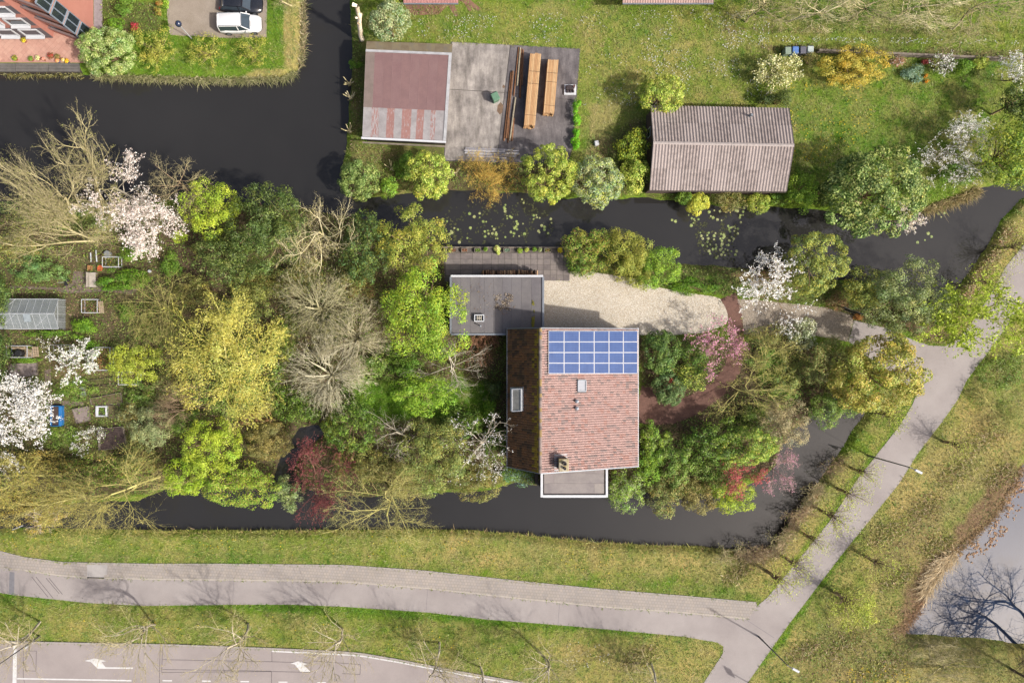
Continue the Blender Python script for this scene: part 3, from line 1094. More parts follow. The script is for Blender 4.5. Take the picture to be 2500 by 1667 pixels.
mb.build('dormer_cheek', white_trim, house)
frame_window(p0, house, white_trim, plain('dusty_glass', C(170, 168, 160), .25, var=.25, scale=2, c2=C(140, 138, 130)), .1, name='dormer_window')
for y in (978.5, 995.5):
    c_ = roofR(1407, y, .0)
    mb = MB()
    mb.lathe(c_ + Vector((0, 0, -.1)), [(.22, 0), (.2, .16), (.11, .2), (.11, .45), (.19, .47), (.17, .58), (.05, .62)], 12)
    vt = mb.build('roof_vent', grey_trim, house)
# chimney
cb = W(1369, 1126, 6.4)
lead = plain('lead_sheet', C(196, 196, 198), .6, var=.2, scale=3)
mb = MB()
mb.slab([roofR(1352, 1106, .1), roofR(1384, 1106, .1), roofR(1384, 1150, .1), roofR(1352, 1150, .1)], .12)
mb.build('chimney_flashing', lead, house)
mb = MB()
mb.box((cb.x, cb.y, 6.98), (.82, 1.05, 2.7))
ch = mb.build('chimney', plain('chimney_brick', C(138, 122, 96), .9, var=.3, scale=5), house)
mb = MB()
mb.box((cb.x, cb.y, 8.4), (.95, 1.2, .14), bev=.05)
mb.build('chimney_cap', plain('mossy_cap', C(176, 156, 98), .9, var=.3, scale=3, c2=C(206, 198, 180)), ch)
for dx, dy, rr_ in ((.05, .18, .17), (.05, -.28, .12)):
    mb = MB()
    mb.lathe((cb.x + dx, cb.y + dy, 8.46), [(rr_ * 1.25, 0), (rr_, .08), (rr_ * .95, .34), (rr_ * 1.1, .36), (rr_ * .6, .36), (rr_ * .6, .1)], 12)
    mb.build('chimney_pot', plain('dark_pot', C(86, 80, 78), .8), ch)
# facade windows on the gable over the drive and the wall towards the garden path
for (x0, x1, z0, z1) in ((XR + 2.2, XR + 4.0, .9, 2.2), (XR + 5.4, XR + 7.2, .9, 2.2), (XR + 1.0, XR + 2.6, 4.2, 5.4)):
    for yy, s_ in ((YT - .25, 1),):
        q_ = [(x0, yy + .04 * s_, z0), (x1, yy + .04 * s_, z0), (x1, yy + .04 * s_, z1), (x0, yy + .04 * s_, z1)]
        mb = MB()
        for i in range(4):
            mb.bar(q_[i], q_[(i + 1) % 4], .1, .1, up=(0, 1, 0))
        f_ = mb.build('window', white_trim, house)
        mb = MB()
        mb.box(((x0 + x1) / 2, yy, (z0 + z1) / 2), (x1 - x0, .05, z1 - z0))
        mb.build('pane', glass_dark, f_)

# solar panels
m, n, l, b = mat_new('solar_cell')
uv = n.new('ShaderNodeUVMap')
mp = n.new('ShaderNodeMapping')
mp.inputs['Scale'].default_value = (10, 6, 1)
l.new(uv.outputs[0], mp.inputs[0])
sp = n.new('ShaderNodeSeparateXYZ')
l.new(mp.outputs[0], sp.inputs[0])


def gridline(sock, w_):
    f_ = n.new('ShaderNodeMath')
    f_.operation = 'FRACT'
    l.new(sock, f_.inputs[0])
    g_ = n.new('ShaderNodeMath')
    g_.operation = 'LESS_THAN'
    g_.inputs[1].default_value = w_
    l.new(f_.outputs[0], g_.inputs[0])
    return g_.outputs[0]


mxm = n.new('ShaderNodeMath')
mxm.operation = 'MAXIMUM'
l.new(gridline(sp.outputs[0], .06), mxm.inputs[0])
l.new(gridline(sp.outputs[1], .06), mxm.inputs[1])
oi = n.new('ShaderNodeObjectInfo')
base_c = mixrgb(n, l, oi.outputs['Random'], C(56, 86, 142), C(66, 94, 150))
base_c = mixrgb(n, l, ramp(n, l, noise(n, l, 1.3, 2, .5), .3, .7), base_c, C(48, 78, 134))
l.new(mixrgb(n, l, mxm.outputs[0], base_c, C(104, 132, 180)), b.inputs['Base Color'])
b.inputs['Roughness'].default_value = .12
b.inputs['Specular IOR Level'].default_value = .4
cell_m = m
alu = plain('aluminium_frame', C(238, 238, 240), .4, .1, var=.04)
px_x = [1336.0, 1374.0, 1411.0, 1447.3, 1483.3, 1518.3, 1553.0]
px_y = [808.0, 834.6, 860.4, 886.1, 911.6]
array = thing('solar_array', 'array of twenty-four blue solar panels on the pink roof slope', 'solar panels', roofR(1445, 860, .12))
for j in range(4):
    for i in range(6):
        x0, x1, y0, y1 = px_x[i] + .35, px_x[i + 1] - .35, px_y[j] + .3, px_y[j + 1] - .3
        Q = [roofR(x0, y0, .26), roofR(x0, y1, .26), roofR(x1, y1, .26), roofR(x1, y0, .26)]
        Qi = [roofR(x0 + .6, y0 + .6, .263), roofR(x0 + .6, y1 - .6, .263), roofR(x1 - .6, y1 - .6, .263), roofR(x1 - .6, y0 + .6, .263)]
        mb = MB()
        mb.slab(Q, .05)
        pn = mb.build('solar_panel', alu, array)
        me = bpy.data.meshes.new('cells')
        me.from_pydata([tuple(p - ORG[array.name]) for p in Qi], [], [(0, 1, 2, 3)])
        uvl = me.uv_layers.new(name='UVMap')
        for li, c_ in enumerate(((0, 1), (0, 0), (1, 0), (1, 1))):
            uvl.data[li].uv = c_
        link('cells', me, cell_m, pn)
for j in range(5):
    mb = MB()
    y = px_y[j]
    mb.bar(roofR(1337, y, .19), roofR(1552, y, .19), .05, .08)
    mb.build('mounting_rail', grey_trim, array)

# ================= garage with the flat roof
gz = 3.0
gl = W(1100.5, 674, gz)
gr_ = W(1326, 813, gz)
X0, X1, Y1, Y0 = gl.x, gr_.x, gl.y, W(0, 816, gz).y
gar = thing('garage', 'flat-roofed garage with grey felt and pale trim against the house', 'garage', ((X0 + X1) / 2, (Y0 + Y1) / 2, 0))
YB2 = YT + .05
mb = MB()
mb.prism([(X0 + .2, Y1 - .2), (X1 - .2, Y1 - .2), (X1 - .2, YB2), (XL + .2, YB2), (XL - .15, YB2), (XL - .15, Y0 + .2), (X0 + .2, Y0 + .2)], 0, gz - .12)
mb.build('wall', brick_wall, gar)
felt_ms = [plain('felt_a', C(122, 118, 119), .85, var=.14, scale=.9, c2=C(108, 103, 106)), plain('felt_b', C(116, 112, 114), .85, var=.14, scale=1.1, c2=C(126, 121, 120)), plain('felt_c', C(126, 121, 120), .85, var=.14, scale=.8, c2=C(106, 102, 104))]
fx = [X0 + .1 + (X1 - X0 - .2) * t for t in (0, .1, .205, .31, .36, .46, .56, .66, .77, .88, 1)]
for i in range(len(fx) - 1):
    yb = Y0 + .1 if fx[i + 1] < XL - .1 else YB2 + .02
    mb = MB()
    if fx[i] < XL - .1 < fx[i + 1]:
        pts = [(fx[i] + .012, Y1 - .1), (fx[i + 1], Y1 - .1), (fx[i + 1], YB2 + .02), (XL - .14, YB2 + .02), (XL - .14, Y0 + .1), (fx[i] + .012, Y0 + .1)]
    else:
        pts = [(fx[i] + .012, Y1 - .1), (fx[i + 1], Y1 - .1), (fx[i + 1], yb), (fx[i] + .012, yb)]
    mb.prism(pts, gz - .12, gz - .03 + .006 * (i % 3))
    mb.build('felt_strip', felt_ms[i % 3], gar)
for a_, b_ in (((X0, Y1), (X1, Y1)), ((X1, Y1 - .1), (X1, YB2 + .1)), ((X0, Y0), (XL - .15, Y0)), ((X0, Y1 - .1), (X0, Y0 + .1))):
    mb = MB()
    mb.bar((a_[0], a_[1], gz - .06), (b_[0], b_[1], gz - .06), .2, .28)
    mb.build('roof_trim', grey_trim if a_ != (X0, Y1) else white_trim, gar)
# skylight and flue on the garage
c_ = W(1170, 776.5, gz + .35)
mb = MB()
for sx, sy, lx, ly in ((0, .32, 1.02, .09), (0, -.32, 1.02, .09), (.47, 0, .09, .55), (-.47, 0, .09, .55)):
    mb.box((c_.x + sx, c_.y + sy, gz + .18), (lx, ly, .42))
sk = mb.build('skylight_kerb', white_trim, gar)
mb = MB()
mb.box((c_.x, c_.y, gz + .1), (.86, .56, .1))
mb.build('pane', glass_dark, sk)
mb = MB()
for dx in (-.2, 0, .2):
    mb.box((c_.x + dx, c_.y, gz + .2), (.07, .5, .06))
mb.box((c_.x, c_.y, gz + .21), (.5, .06, .06))
mb.build('glazing_bar', plain('cream_bar', C(224, 214, 190), .6), sk)
c_ = W(1172.5, 796, gz)
mb = MB()
mb.lathe((c_.x, c_.y, gz - .03), [(.1, 0), (.06, .05), (.06, .6), (.09, .62), (.09, .7), (.03, .72)], 10)
mb.build('flue_pipe', grey_trim, gar)


def litter(name, label, cat, px, py, rx, ry, z, count, cols, size, seed):
    r = np.random.default_rng(seed)
    poly = [(px + rx * math.cos(t), py + ry * math.sin(t)) for t in np.linspace(0, 6.28, 18)[:-1]]
    o = scatter_flat(name, poly, count, size, cols, 0, petal_mat, seed, clump=9)
    k = 1 - z / H
    me = o.data
    v = np.empty(len(me.vertices) * 3, np.float32)
    me.vertices.foreach_get('co', v)
    v = v.reshape(-1, 3)
    v[:, :2] *= k
    v[:, 2] += z
    me.vertices.foreach_set('co', v.ravel())
    me.update()
    return tag(o, label, cat)


litter('leaf_litter', 'dead leaves and twigs collected on the grey garage roof', 'leaves', 1232, 738, 30, 24, gz + .01, 420, [(206, 190, 170), (120, 104, 92), (84, 78, 76), (160, 140, 110)], .06, 8)
litter('moss', 'yellow moss streak along the edge of the garage roof', 'moss', 1301, 768, 5, 40, gz + .01, 900, [(150, 146, 60), (128, 126, 52), (170, 160, 70)], .06, 9)
litter('leaf_litter', 'scattered pale petals and leaves over the garage felt', 'leaves', 1190, 735, 70, 50, gz + .005, 120, [(206, 190, 170), (150, 120, 92)], .05, 10)

# ================= bay with flat roof over the canal
ez = 3.2
ea, eb = W(1322.5, 1152, ez), W(1481, 1210.5, ez)
bay = thing('bay_extension', 'flat-roofed white-edged extension of the house standing over the canal', 'extension', ((ea.x + eb.x) / 2, (YB + eb.y) / 2, -.8))
mb = MB()
mb.prism([(ea.x + .2, YB + .24), (eb.x - .2, YB + .24), (eb.x - .2, eb.y + .2), (ea.x + .2, eb.y + .2)], -.9, ez - .1)
mb.build('wall', brick_wall, bay)
bay_felt = [plain('bay_felt_a', C(158, 150, 146), .85, var=.14, scale=.8, c2=C(136, 128, 128)), plain('bay_felt_b', C(150, 140, 140), .85, var=.14, scale=.8, c2=C(166, 158, 150))]
ysr = np.linspace(YB + .2, eb.y + .25, 4)
for i in range(3):
    xm = ea.x + .3 + (.16 if i == 1 else .84) * (eb.x - ea.x - .6)
    for k, (a_, b_) in enumerate(((ea.x + .25, xm), (xm + .012, eb.x - .25))):
        mb = MB()
        mb.prism([(a_, ysr[i] - .012), (b_, ysr[i] - .012), (b_, ysr[i + 1]), (a_, ysr[i + 1])], ez - .1, ez - .02 + .004 * ((i + k) % 2))
        mb.build('felt_sheet', bay_felt[(i + k) % 2], bay)
for a_, b_, w_ in (((ea.x, YB + .1), (ea.x, eb.y - .1), .24), ((eb.x, YB + .1), (eb.x, eb.y - .1), .22), ((ea.x + .12, eb.y), (eb.x - .11, eb.y), .26)):
    mb = MB()
    mb.bar((a_[0], a_[1], ez - .05), (b_[0], b_[1], ez - .05), w_, .34)
    mb.build('roof_trim', white_trim, bay)
mb = MB()
mb.prism([(ea.x - .45, YB + .1), (ea.x - .12, YB + .1), (ea.x - .12, eb.y + .8), (ea.x - .45, eb.y + .8)], -.6, 1.0)
mb.build('side_boarding', wood_dark, bay)
for k in range(3):
    xa = ea.x + .5 + k * 2.1
    mb = MB()
    q_ = [(xa, eb.y + .2, .8), (xa + 1.6, eb.y + .2, .8), (xa + 1.6, eb.y + .2, 2.4), (xa, eb.y + .2, 2.4)]
    for i in range(4):
        mb.bar(q_[i], q_[(i + 1) % 4], .1, .1, up=(0, 1, 0))
    f_ = mb.build('window', white_trim, bay)
    mb = MB()
    mb.box((xa + .8, eb.y + .2, 1.6), (1.6, .05, 1.6))
    mb.build('pane', glass_dark, f_)

# ================= barn
barn_trim = plain('dirty_white_flashing', C(196, 196, 198), .7, var=.18, scale=1.6)
bz0, bz1, bzN = 2.7, 3.45, 2.9     # south eave, ridge, north eave
TL, TR, BR, BL = W(895, 101, bzN), W(1105, 108, bzN), W(1089, 344, bz0), W(884.5, 334, bz0)
RL, RR_ = W(893, 124.5, bz1), W(1103, 133, bz1)
barn = thing('barn', 'barn with maroon corrugated roof and rust-streaked lower sheets', 'barn', ((TL.x + BR.x) / 2, (TL.y + BR.y) / 2, 0))
mb = MB()
mb.prism([(TL.x + .15, TL.y - .15), (TR.x - .15, TR.y - .15), (BR.x - .15, BR.y + .3), (BL.x + .15, BL.y + .3)], 0, 2.55)
mb.build('wall', plain('tarred_boards', C(84, 70, 62), .9, var=.3, scale=2), barn)


def lerp(a_, b_, t):
    return Vector(a_) * (1 - t) + Vector(b_) * t


mar = [plain('maroon_sheet_a', C(140, 108, 106), .6, var=.1, scale=.8, c2=C(128, 98, 98)), plain('maroon_sheet_b', C(133, 101, 101), .6, var=.1, scale=.7, c2=C(142, 112, 110))]
mar_grey = plain('faded_sheet', C(142, 126, 120), .7, var=.16, scale=1.2, c2=C(126, 112, 104))
mossy = [plain('mossy_sheet_a', C(158, 144, 118), .8, var=.2, scale=1.5, c2=C(140, 124, 100)), plain('mossy_sheet_b', C(148, 138, 122), .8, var=.2, scale=1.8, c2=C(166, 150, 112))]
galv = plain('galvanised_sheet', C(178, 174, 174), .6, .1, var=.16, scale=1.2, c2=C(150, 144, 144))


def rust_mat(name, thr):
    if name in MATS:
        return MATS[name]
    m, n, l, b = mat_new(name)
    geo = n.new('ShaderNodeNewGeometry')
    mp = n.new('ShaderNodeMapping')
    mp.inputs['Scale'].default_value = (5.5, 1.1, 1)
    l.new(geo.outputs['Position'], mp.inputs['Vector'])
    f_ = ramp(n, l, noise(n, l, 1.4, 5, .7, vec=mp.outputs[0]), thr, thr + .06)
    base = mixrgb(n, l, ramp(n, l, noise(n, l, 5, 3, .6), .3, .7), C(178, 172, 172), C(156, 150, 150))
    red = mixrgb(n, l, ramp(n, l, noise(n, l, 3, 3, .6), .3, .7), C(166, 122, 114), C(152, 108, 100))
    l.new(mixrgb(n, l, f_, red, base), b.inputs['Base Color'])
    b.inputs['Roughness'].default_value = .6
    MATS[name] = m
    return m


# north strip
for i in range(10):
    a_, b_ = i / 10, (i + 1) / 10
    V_, F_ = corrugated([lerp(TL, TR, a_), lerp(TL, TR, b_), lerp(RL, RR_, b_), lerp(RL, RR_, a_)], 9, .02, 2)
    np_part('roof_sheet', V_, F_, None, mossy[i % 2], barn)
mb = MB()
mb.bar(RL + Vector((0, 0, .06)), RR_ + Vector((0, 0, .06)), .24, .07)
mb.build('ridge_flashing', barn_trim, barn)
f1 = .655
for i in range(9):
    a_, b_ = i / 9 * .955, (i + 1) / 9 * .963
    q_ = [lerp(RL, RR_, a_), lerp(RL, RR_, b_), lerp(lerp(RL, RR_, b_), lerp(BL, BR, b_), f1), lerp(lerp(RL, RR_, a_), lerp(BL, BR, a_), f1)]
    q_ = [p + Vector((0, 0, .045)) for p in q_]
    V_, F_ = corrugated(q_, 11, .016, 2)
    np_part('roof_sheet', V_, F_, None, mar_grey if i == 0 else mar[i % 2], barn)
widths = [0, .1, .165, .19, .28, .37, .46, .57, .635, .72, .80, .86, .963]
kinds = ['g', 'r1', 'r1', 'g', 'r2', 'g', 'r2', 'g', 'r2', 'g', 'r1', 'g']
for i in range(12):
    a_, b_ = widths[i], widths[i + 1]
    q_ = [lerp(lerp(RL, RR_, a_), lerp(BL, BR, a_), f1 - .01), lerp(lerp(RL, RR_, b_), lerp(BL, BR, b_), f1 - .01), lerp(BL, BR, b_), lerp(BL, BR, a_)]
    q_ = [p + Vector((0, 0, .012 + .006 * (i % 2))) for p in q_]
    V_, F_ = corrugated(q_, max(3, round((b_ - a_) * 95)), .016, 2)
    mm = {'g': galv, 'r1': rust_mat('rusty_sheet_a', .46), 'r2': rust_mat('rusty_sheet_b', .55)}[kinds[i]]
    np_part('roof_sheet', V_, F_, None, mm, barn)
q_ = [lerp(RL, RR_, .965), RR_, BR, lerp(BL, BR, .965)]
mb = MB()
mb.slab([p + Vector((0, 0, .09)) for p in q_], .12)
mb.build('verge_flashing', barn_trim, barn)
mb = MB()
mb.bar(BL + Vector((-.1, -.12, -.06)), BR + Vector((0, -.12, -.06)), .2, .14)
mb.build('gutter', white_trim, barn)
mb = MB()
mb.bar(BL + Vector((-.1, -.34, -.9)), BR + Vector((-.1, -.34, -.9)), .16, .12)
mb.build('fascia_board', wood_old, barn)

# ================= asbestos-roofed shed on the canal
sz0, sz1 = 2.6, 3.95
SL0, SR0 = W(1588, 257.5, sz0), W(1926.5, 264, sz0)
RL, RRt = W(1594.5, 349, sz1), W(1938.5, 355.5, sz1)
SL1, SR1 = W(1585.5, 464.5, sz0), W(1920, 467.5, sz0)
shed = thing('canal_shed', 'long shed with pale corrugated gable roof on the canal bank', 'shed', ((SL0.x + SR1.x) / 2, (SL0.y + SR1.y) / 2, 0))
mb = MB()
ins = .25
pts = [(SL0.x + ins, SL0.y - ins), (SR0.x - ins, SR0.y - ins), (SR1.x - ins, SR1.y + ins), (SL1.x + ins, SL1.y + ins)]
ym0, ym1 = RL.y, RRt.y
vs = [(pts[0][0], pts[0][1], 0), (pts[3][0], pts[3][1], 0), (pts[3][0], pts[3][1], sz0 - .1), (RL.x + ins, ym0, sz1 - .12), (pts[0][0], pts[0][1], sz0 - .1),
      (pts[1][0], pts[1][1], 0), (pts[2][0], pts[2][1], 0), (pts[2][0], pts[2][1], sz0 - .1), (RRt.x - ins, ym1, sz1 - .12), (pts[1][0], pts[1][1], sz0 - .1)]
mb.add(vs, [(0, 1, 2, 3, 4), (9, 8, 7, 6, 5), (0, 4, 9, 5), (1, 6, 7, 2), (2, 7, 8, 3), (3, 8, 9, 4)])
mb.build('wall', plain('brown_shed_boards', C(112, 92, 84), .9, var=.25, scale=2), shed)
fc = [plain('fibre_sheet_a', C(184, 171, 165), .9, var=.16, scale=2.2, c2=C(150, 138, 133), spec=.1), plain('fibre_sheet_b', C(176, 163, 158), .9, var=.16, scale=2.0, c2=C(184, 171, 165), spec=.1),
      plain('fibre_sheet_c', C(180, 166, 160), .9, var=.2, scale=2.6, c2=C(142, 131, 127), spec=.1)]
for s_, (e0, e1) in enumerate(((SL0, SR0), (SL1, SR1))):
    for i in range(9):
        a_, b_ = i / 9, (i + 1.02) / 9
        for j in range(2):
            t0, t1 = (0, .54) if j == 0 else (.5, 1.0)
            q_ = [lerp(lerp(RL, RRt, a_), lerp(e0, e1, a_), t0), lerp(lerp(RL, RRt, b_), lerp(e0, e1, b_), t0),
                  lerp(lerp(RL, RRt, b_), lerp(e0, e1, b_), t1), lerp(lerp(RL, RRt, a_), lerp(e0, e1, a_), t1)]
            q_ = [p + Vector((0, 0, .03 if j == 0 else 0)) for p in q_]
            V_, F_ = corrugated(q_, 5.1, .047, 2, sub=8)
            np_part('roof_sheet', V_, F_, None, fc[(i * 2 + j + s_) % 3], shed)
for i in range(9):
    A_, B_ = lerp(RL, RRt, i / 9), lerp(RL, RRt, (i + .99) / 9)
    mb = MB()
    for dy in (.16, -.16):
        mb.slab([A_ + Vector((0, 0, .12)), B_ + Vector((0, 0, .12)), B_ + Vector((0, dy, .06)), A_ + Vector((0, dy, .06))], .02)
    mb.build('ridge_cap', plain('pale_ridge', C(194, 182, 176), .9, var=.15, scale=3), shed)
c_ = W(1832, 283, 3.1)
mb = MB()
mb.lathe((c_.x, c_.y, 2.9), [(.2, 0), (.12, .12), (.1, .45), (.17, .5), (.12, .6)], 10)
mb.build('roof_vent', grey_trim, shed)
for e0, e1 in ((SL1, SR1),):
    mb = MB()
    mb.bar(e0 + Vector((0, -.05, -.12)), e1 + Vector((0, -.05, -.12)), .1, .14)
    mb.build('fascia_board', wood_dark, shed)
# paler door and window in the west gable
mb = MB()
mb.box((SL0.x + .22, (SL0.y + ym0) / 2 - .3, 1.3), (.06, 1.0, 1.0))
wd_ = mb.build('window', white_trim, shed)
mb = MB()
mb.box((SL0.x + .2, (SL0.y + ym0) / 2 - .3, 1.3), (.06, .8, .8))
mb.build('pane', glass_dark, wd_)

# ================= outbuildings cut by the top edge
for nm, lab, xa, xb, yb, mc in (('outbuilding', 'pink-roofed outbuilding at the top edge above the barn', 985, 1119, 8, C(196, 140, 134)),
                                ('outbuilding', 'low pale pink outbuilding at the top edge of the lawn', 1520, 1742, 8, C(196, 164, 152))):
    z_ = 2.8
    A_, B_ = W(xa, yb, z_), W(xb, yb, z_)
    t_ = thing(nm, lab, 'outbuilding', ((A_.x + B_.x) / 2, A_.y + 2.5, 0))
    mb = MB()
    mb.prism([(A_.x + .2, A_.y + 1.7), (B_.x - .2, A_.y + 1.7), (B_.x - .2, A_.y + 6), (A_.x + .2, A_.y + 6)], 0, z_ - .1)
    mb.build('wall', plain('shed_wall_' + str(xa), C(150, 120, 110), .9), t_)
    n_sh = 6
    for i in range(n_sh):
        a_, b_ = i / n_sh, (i + 1) / n_sh
        q_ = [Vector((A_.x + (B_.x - A_.x) * a_, A_.y + 6, z_ + .9)), Vector((A_.x + (B_.x - A_.x) * b_, A_.y + 6, z_ + .9)), Vector((A_.x + (B_.x - A_.x) * b_, A_.y, z_)), Vector((A_.x + (B_.x - A_.x) * a_, A_.y, z_))]
        V_, F_ = corrugated(q_, 6, .03, 2)
        np_part('roof_sheet', V_, F_, None, plain('out_roof_%d' % xa, mc, .8, var=.12, scale=1.5), t_)
    mb = MB()
    mb.bar((A_.x, A_.y - .06, z_ - .05), (B_.x, A_.y - .06, z_ - .05), .12, .1)
    mb.build('gutter', grey_trim, t_)

# ================= flats in the corner
flats = thing('apartment_building', 'salmon pink block of flats with balconies by the tiled waterside terrace', 'building', W(40, 20, 0))
pink = plain('salmon_render', C(206, 142, 126), .85, var=.07, scale=.7, c2=C(196, 132, 116))
slate = plain('slate_cladding', C(112, 104, 108), .7, var=.1, scale=1.5)
rail_m = plain('balcony_rail', C(140, 118, 116), .7, var=.1)
frame_b = plain('blue_grey_frame', C(150, 162, 176), .5, var=.06)
floor_m = plain('balcony_floor', C(214, 146, 112), .85, var=.08)
TOP = 10.6
mb = MB()
mb.prism([W(-300, 92)[:2], W(131, 92)[:2], W(131, -170)[:2], W(-300, -170)[:2]], 0, TOP)
mb.build('wall', pink, flats)
mb = MB()
mb.prism([W(131.3, 72)[:2], W(228, 76)[:2], W(228, -170)[:2], W(131.3, -170)[:2]], 0, TOP)
mb.build('wall', pink, flats)
mb = MB()
mb.prism([W(-310, 94)[:2], W(133, 94)[:2], W(133, 72)[:2], W(230, 78)[:2], W(230, -180)[:2], W(-310, -180)[:2]], TOP, TOP + .25)
mb.build('roof', slate, flats)
yw = W(0, 92).y
# slate base storey and panels beside the windows
for xa, xb, za, zb in ((-60, 130.5, .02, 2.2), (117, 130.5, 2.9, 4.5), (117, 130.5, 5.4, 6.9), (117, 130.5, 7.8, 9.3)):
    mb = MB()
    A_, B_ = W(xa, 92), W(xb, 92)
    mb.prism([(A_.x, yw), (B_.x, yw), (B_.x, yw - .06), (A_.x, yw - .06)], za, zb)
    mb.build('cladding_panel', slate, flats)
for z_ in (.7, 3.1, 5.5, 7.9):
    for xa in (-46, 14, 74):
        A_, B_ = W(xa, 92), W(xa + 43, 92)
        mb = MB()
        q_ = [(A_.x, yw - .1, z_), (B_.x, yw - .1, z_), (B_.x, yw - .1, z_ + 1.35), (A_.x, yw - .1, z_ + 1.35)]
        for i in range(4):
            mb.bar(q_[i], q_[(i + 1) % 4], .12, .16, up=(0, 1, 0))
        f_ = mb.build('window', white_trim, flats)
        mb = MB()
        mb.box(((A_.x + B_.x) / 2, yw - .03, z_ + .67), (B_.x - A_.x - .1, .05, 1.25))
        mb.build('pane', glass_dark, f_)
        mb = MB()
        mb.box(((A_.x + B_.x) / 2, yw - .24, z_ - .07), (B_.x - A_.x + .1, .42, .1))
        mb.build('sill', white_trim, f_)
# balconies in the angle between the blocks
A_, B_ = W(131.3, 78), W(214, 108)
Cc_, Dd_ = W(226, 76), W(131.3, 72)
for k, z_ in enumerate((0.06, 2.35, 4.6, 6.9)):
    mb = MB()
    mb.prism([A_[:2], B_[:2], Cc_[:2], Dd_[:2]], z_ - .04 if k == 0 else z_ - .18, z_)
    bal = mb.build('balcony', floor_m, flats)
    mb = MB()
    mb.bar((A_.x, A_.y, z_ + .45), (B_.x, B_.y, z_ + .45), .1, .9)
    mb.build('parapet', pink, bal)
    mb = MB()
    mb.bar((A_.x, A_.y, z_ + .96), (B_.x, B_.y, z_ + .96), .2, .1)
    mb.build('rail', rail_m, bal)
    # glazed end screen
    mb = MB()
    E_, F_ = B_, Cc_
    zz = z_ + .05
    q_ = [(E_.x, E_.y, zz), (F_.x, F_.y, zz), (F_.x, F_.y, zz + 2.0), (E_.x, E_.y, zz + 2.0)]
    for i in range(4):
        mb.bar(q_[i], q_[(i + 1) % 4], .12, .12, up=(1, 0, 0))
    mb.bar(((E_.x + F_.x) / 2, (E_.y + F_.y) / 2, zz), ((E_.x + F_.x) / 2, (E_.y + F_.y) / 2, zz + 2), .1, .1)
    sc_ = mb.build('glazed_screen', frame_b, bal)
    mb = MB()
    mb.bar((E_.x, E_.y, zz + 1), (F_.x, F_.y, zz + 1), .02, 1.9)
    mb.build('pane', glass_dark, sc_)
    # glass doors in the back wall
    mb = MB()
    xs_ = [W(x, 75)[0] for x in (150, 172, 196)]
    yb_ = W(0, 75.8).y
    for x_ in xs_:
        mb.box((x_, yb_ - .06, z_ + 1.0), (.9, .06, 1.9))
    mb.build('balcony_door', frame_b, bal)
# ---------------------------------------------------------------- plant generators


PGAIN = 1.8


def pal(cols):
    a = np.array([lin(c) * GAIN * PGAIN for c in cols])
    g = a @ np.array([.3, .6, .1])
    return np.minimum(a * 1.04 - g[:, None] * .04, .86).clip(.003, .86)


LAUREL = [(104, 126, 62), (132, 150, 82), (158, 170, 104), (84, 106, 50)]
LAUREL_Y = [(148, 166, 66), (174, 184, 86), (118, 142, 54), (190, 194, 104)]
LAUREL_G = [(140, 156, 110), (168, 176, 128), (108, 130, 84), (180, 184, 140)]
DARK = [(72, 90, 40), (92, 110, 50), (116, 130, 66), (62, 80, 36)]
DARKER = [(56, 72, 36), (70, 86, 42), (86, 98, 50)]
LIME = [(164, 180, 64), (182, 194, 84), (142, 162, 54), (152, 172, 62)]
BRIGHT = [(134, 168, 62), (156, 184, 80), (114, 148, 50), (142, 172, 58)]
GREEN = [(108, 140, 54), (126, 154, 64), (92, 122, 46)]
VIVID = [(100, 136, 44), (120, 154, 54), (84, 118, 38)]
OLIVE = [(134, 138, 72), (156, 154, 88), (114, 118, 60), (142, 148, 76)]
OLIVE_G = [(126, 142, 76), (146, 158, 92), (108, 124, 64)]
OLIVE_Y = [(158, 162, 74), (174, 172, 88), (136, 142, 62)]
GOLD = [(176, 158, 82), (190, 174, 98), (158, 142, 72), (168, 158, 84)]
YELLOW = [(194, 186, 96), (206, 200, 120), (176, 168, 84), (180, 182, 92)]
GREYG = [(144, 154, 106), (162, 170, 122), (122, 136, 88), (152, 160, 112)]
BROWNG = [(140, 132, 78), (156, 146, 92), (120, 112, 64), (128, 124, 70)]
FORSY = [(186, 168, 74), (200, 184, 92), (166, 148, 62), (158, 152, 72)]
WHITE = [(250, 244, 234), (244, 236, 226), (232, 224, 212)]
PALEPINK = [(232, 220, 212), (222, 206, 198), (208, 192, 182), (238, 230, 224)]
PINK = [(212, 150, 176), (226, 176, 194), (190, 124, 150), (206, 158, 172)]
REDPINK = [(206, 96, 104), (190, 80, 88), (216, 120, 122)]
MAROON = [(120, 62, 66), (138, 74, 74), (104, 54, 58), (128, 80, 76)]
CREAM = [(226, 218, 170), (210, 204, 150), (236, 230, 196), (176, 180, 110)]
RUST = [(150, 108, 84), (132, 96, 74), (166, 124, 96)]
BLUEG = [(120, 146, 122), (140, 164, 140), (100, 128, 100)]
BK_TAN = [(160, 150, 114), (142, 134, 100), (174, 164, 128)]
BK_GREY = [(160, 152, 136), (144, 136, 120), (176, 168, 152)]
BK_PALE = [(190, 180, 142), (172, 162, 124), (202, 192, 158)]
BK_OLIVE = [(166, 158, 100), (150, 144, 90), (178, 170, 112)]
BK_BROWN = [(140, 120, 96), (124, 106, 86), (156, 136, 110)]
BK_DARK = [(96, 84, 70), (84, 74, 62), (110, 96, 80)]
BK_GOLD = [(180, 148, 78), (166, 134, 68), (192, 160, 92)]


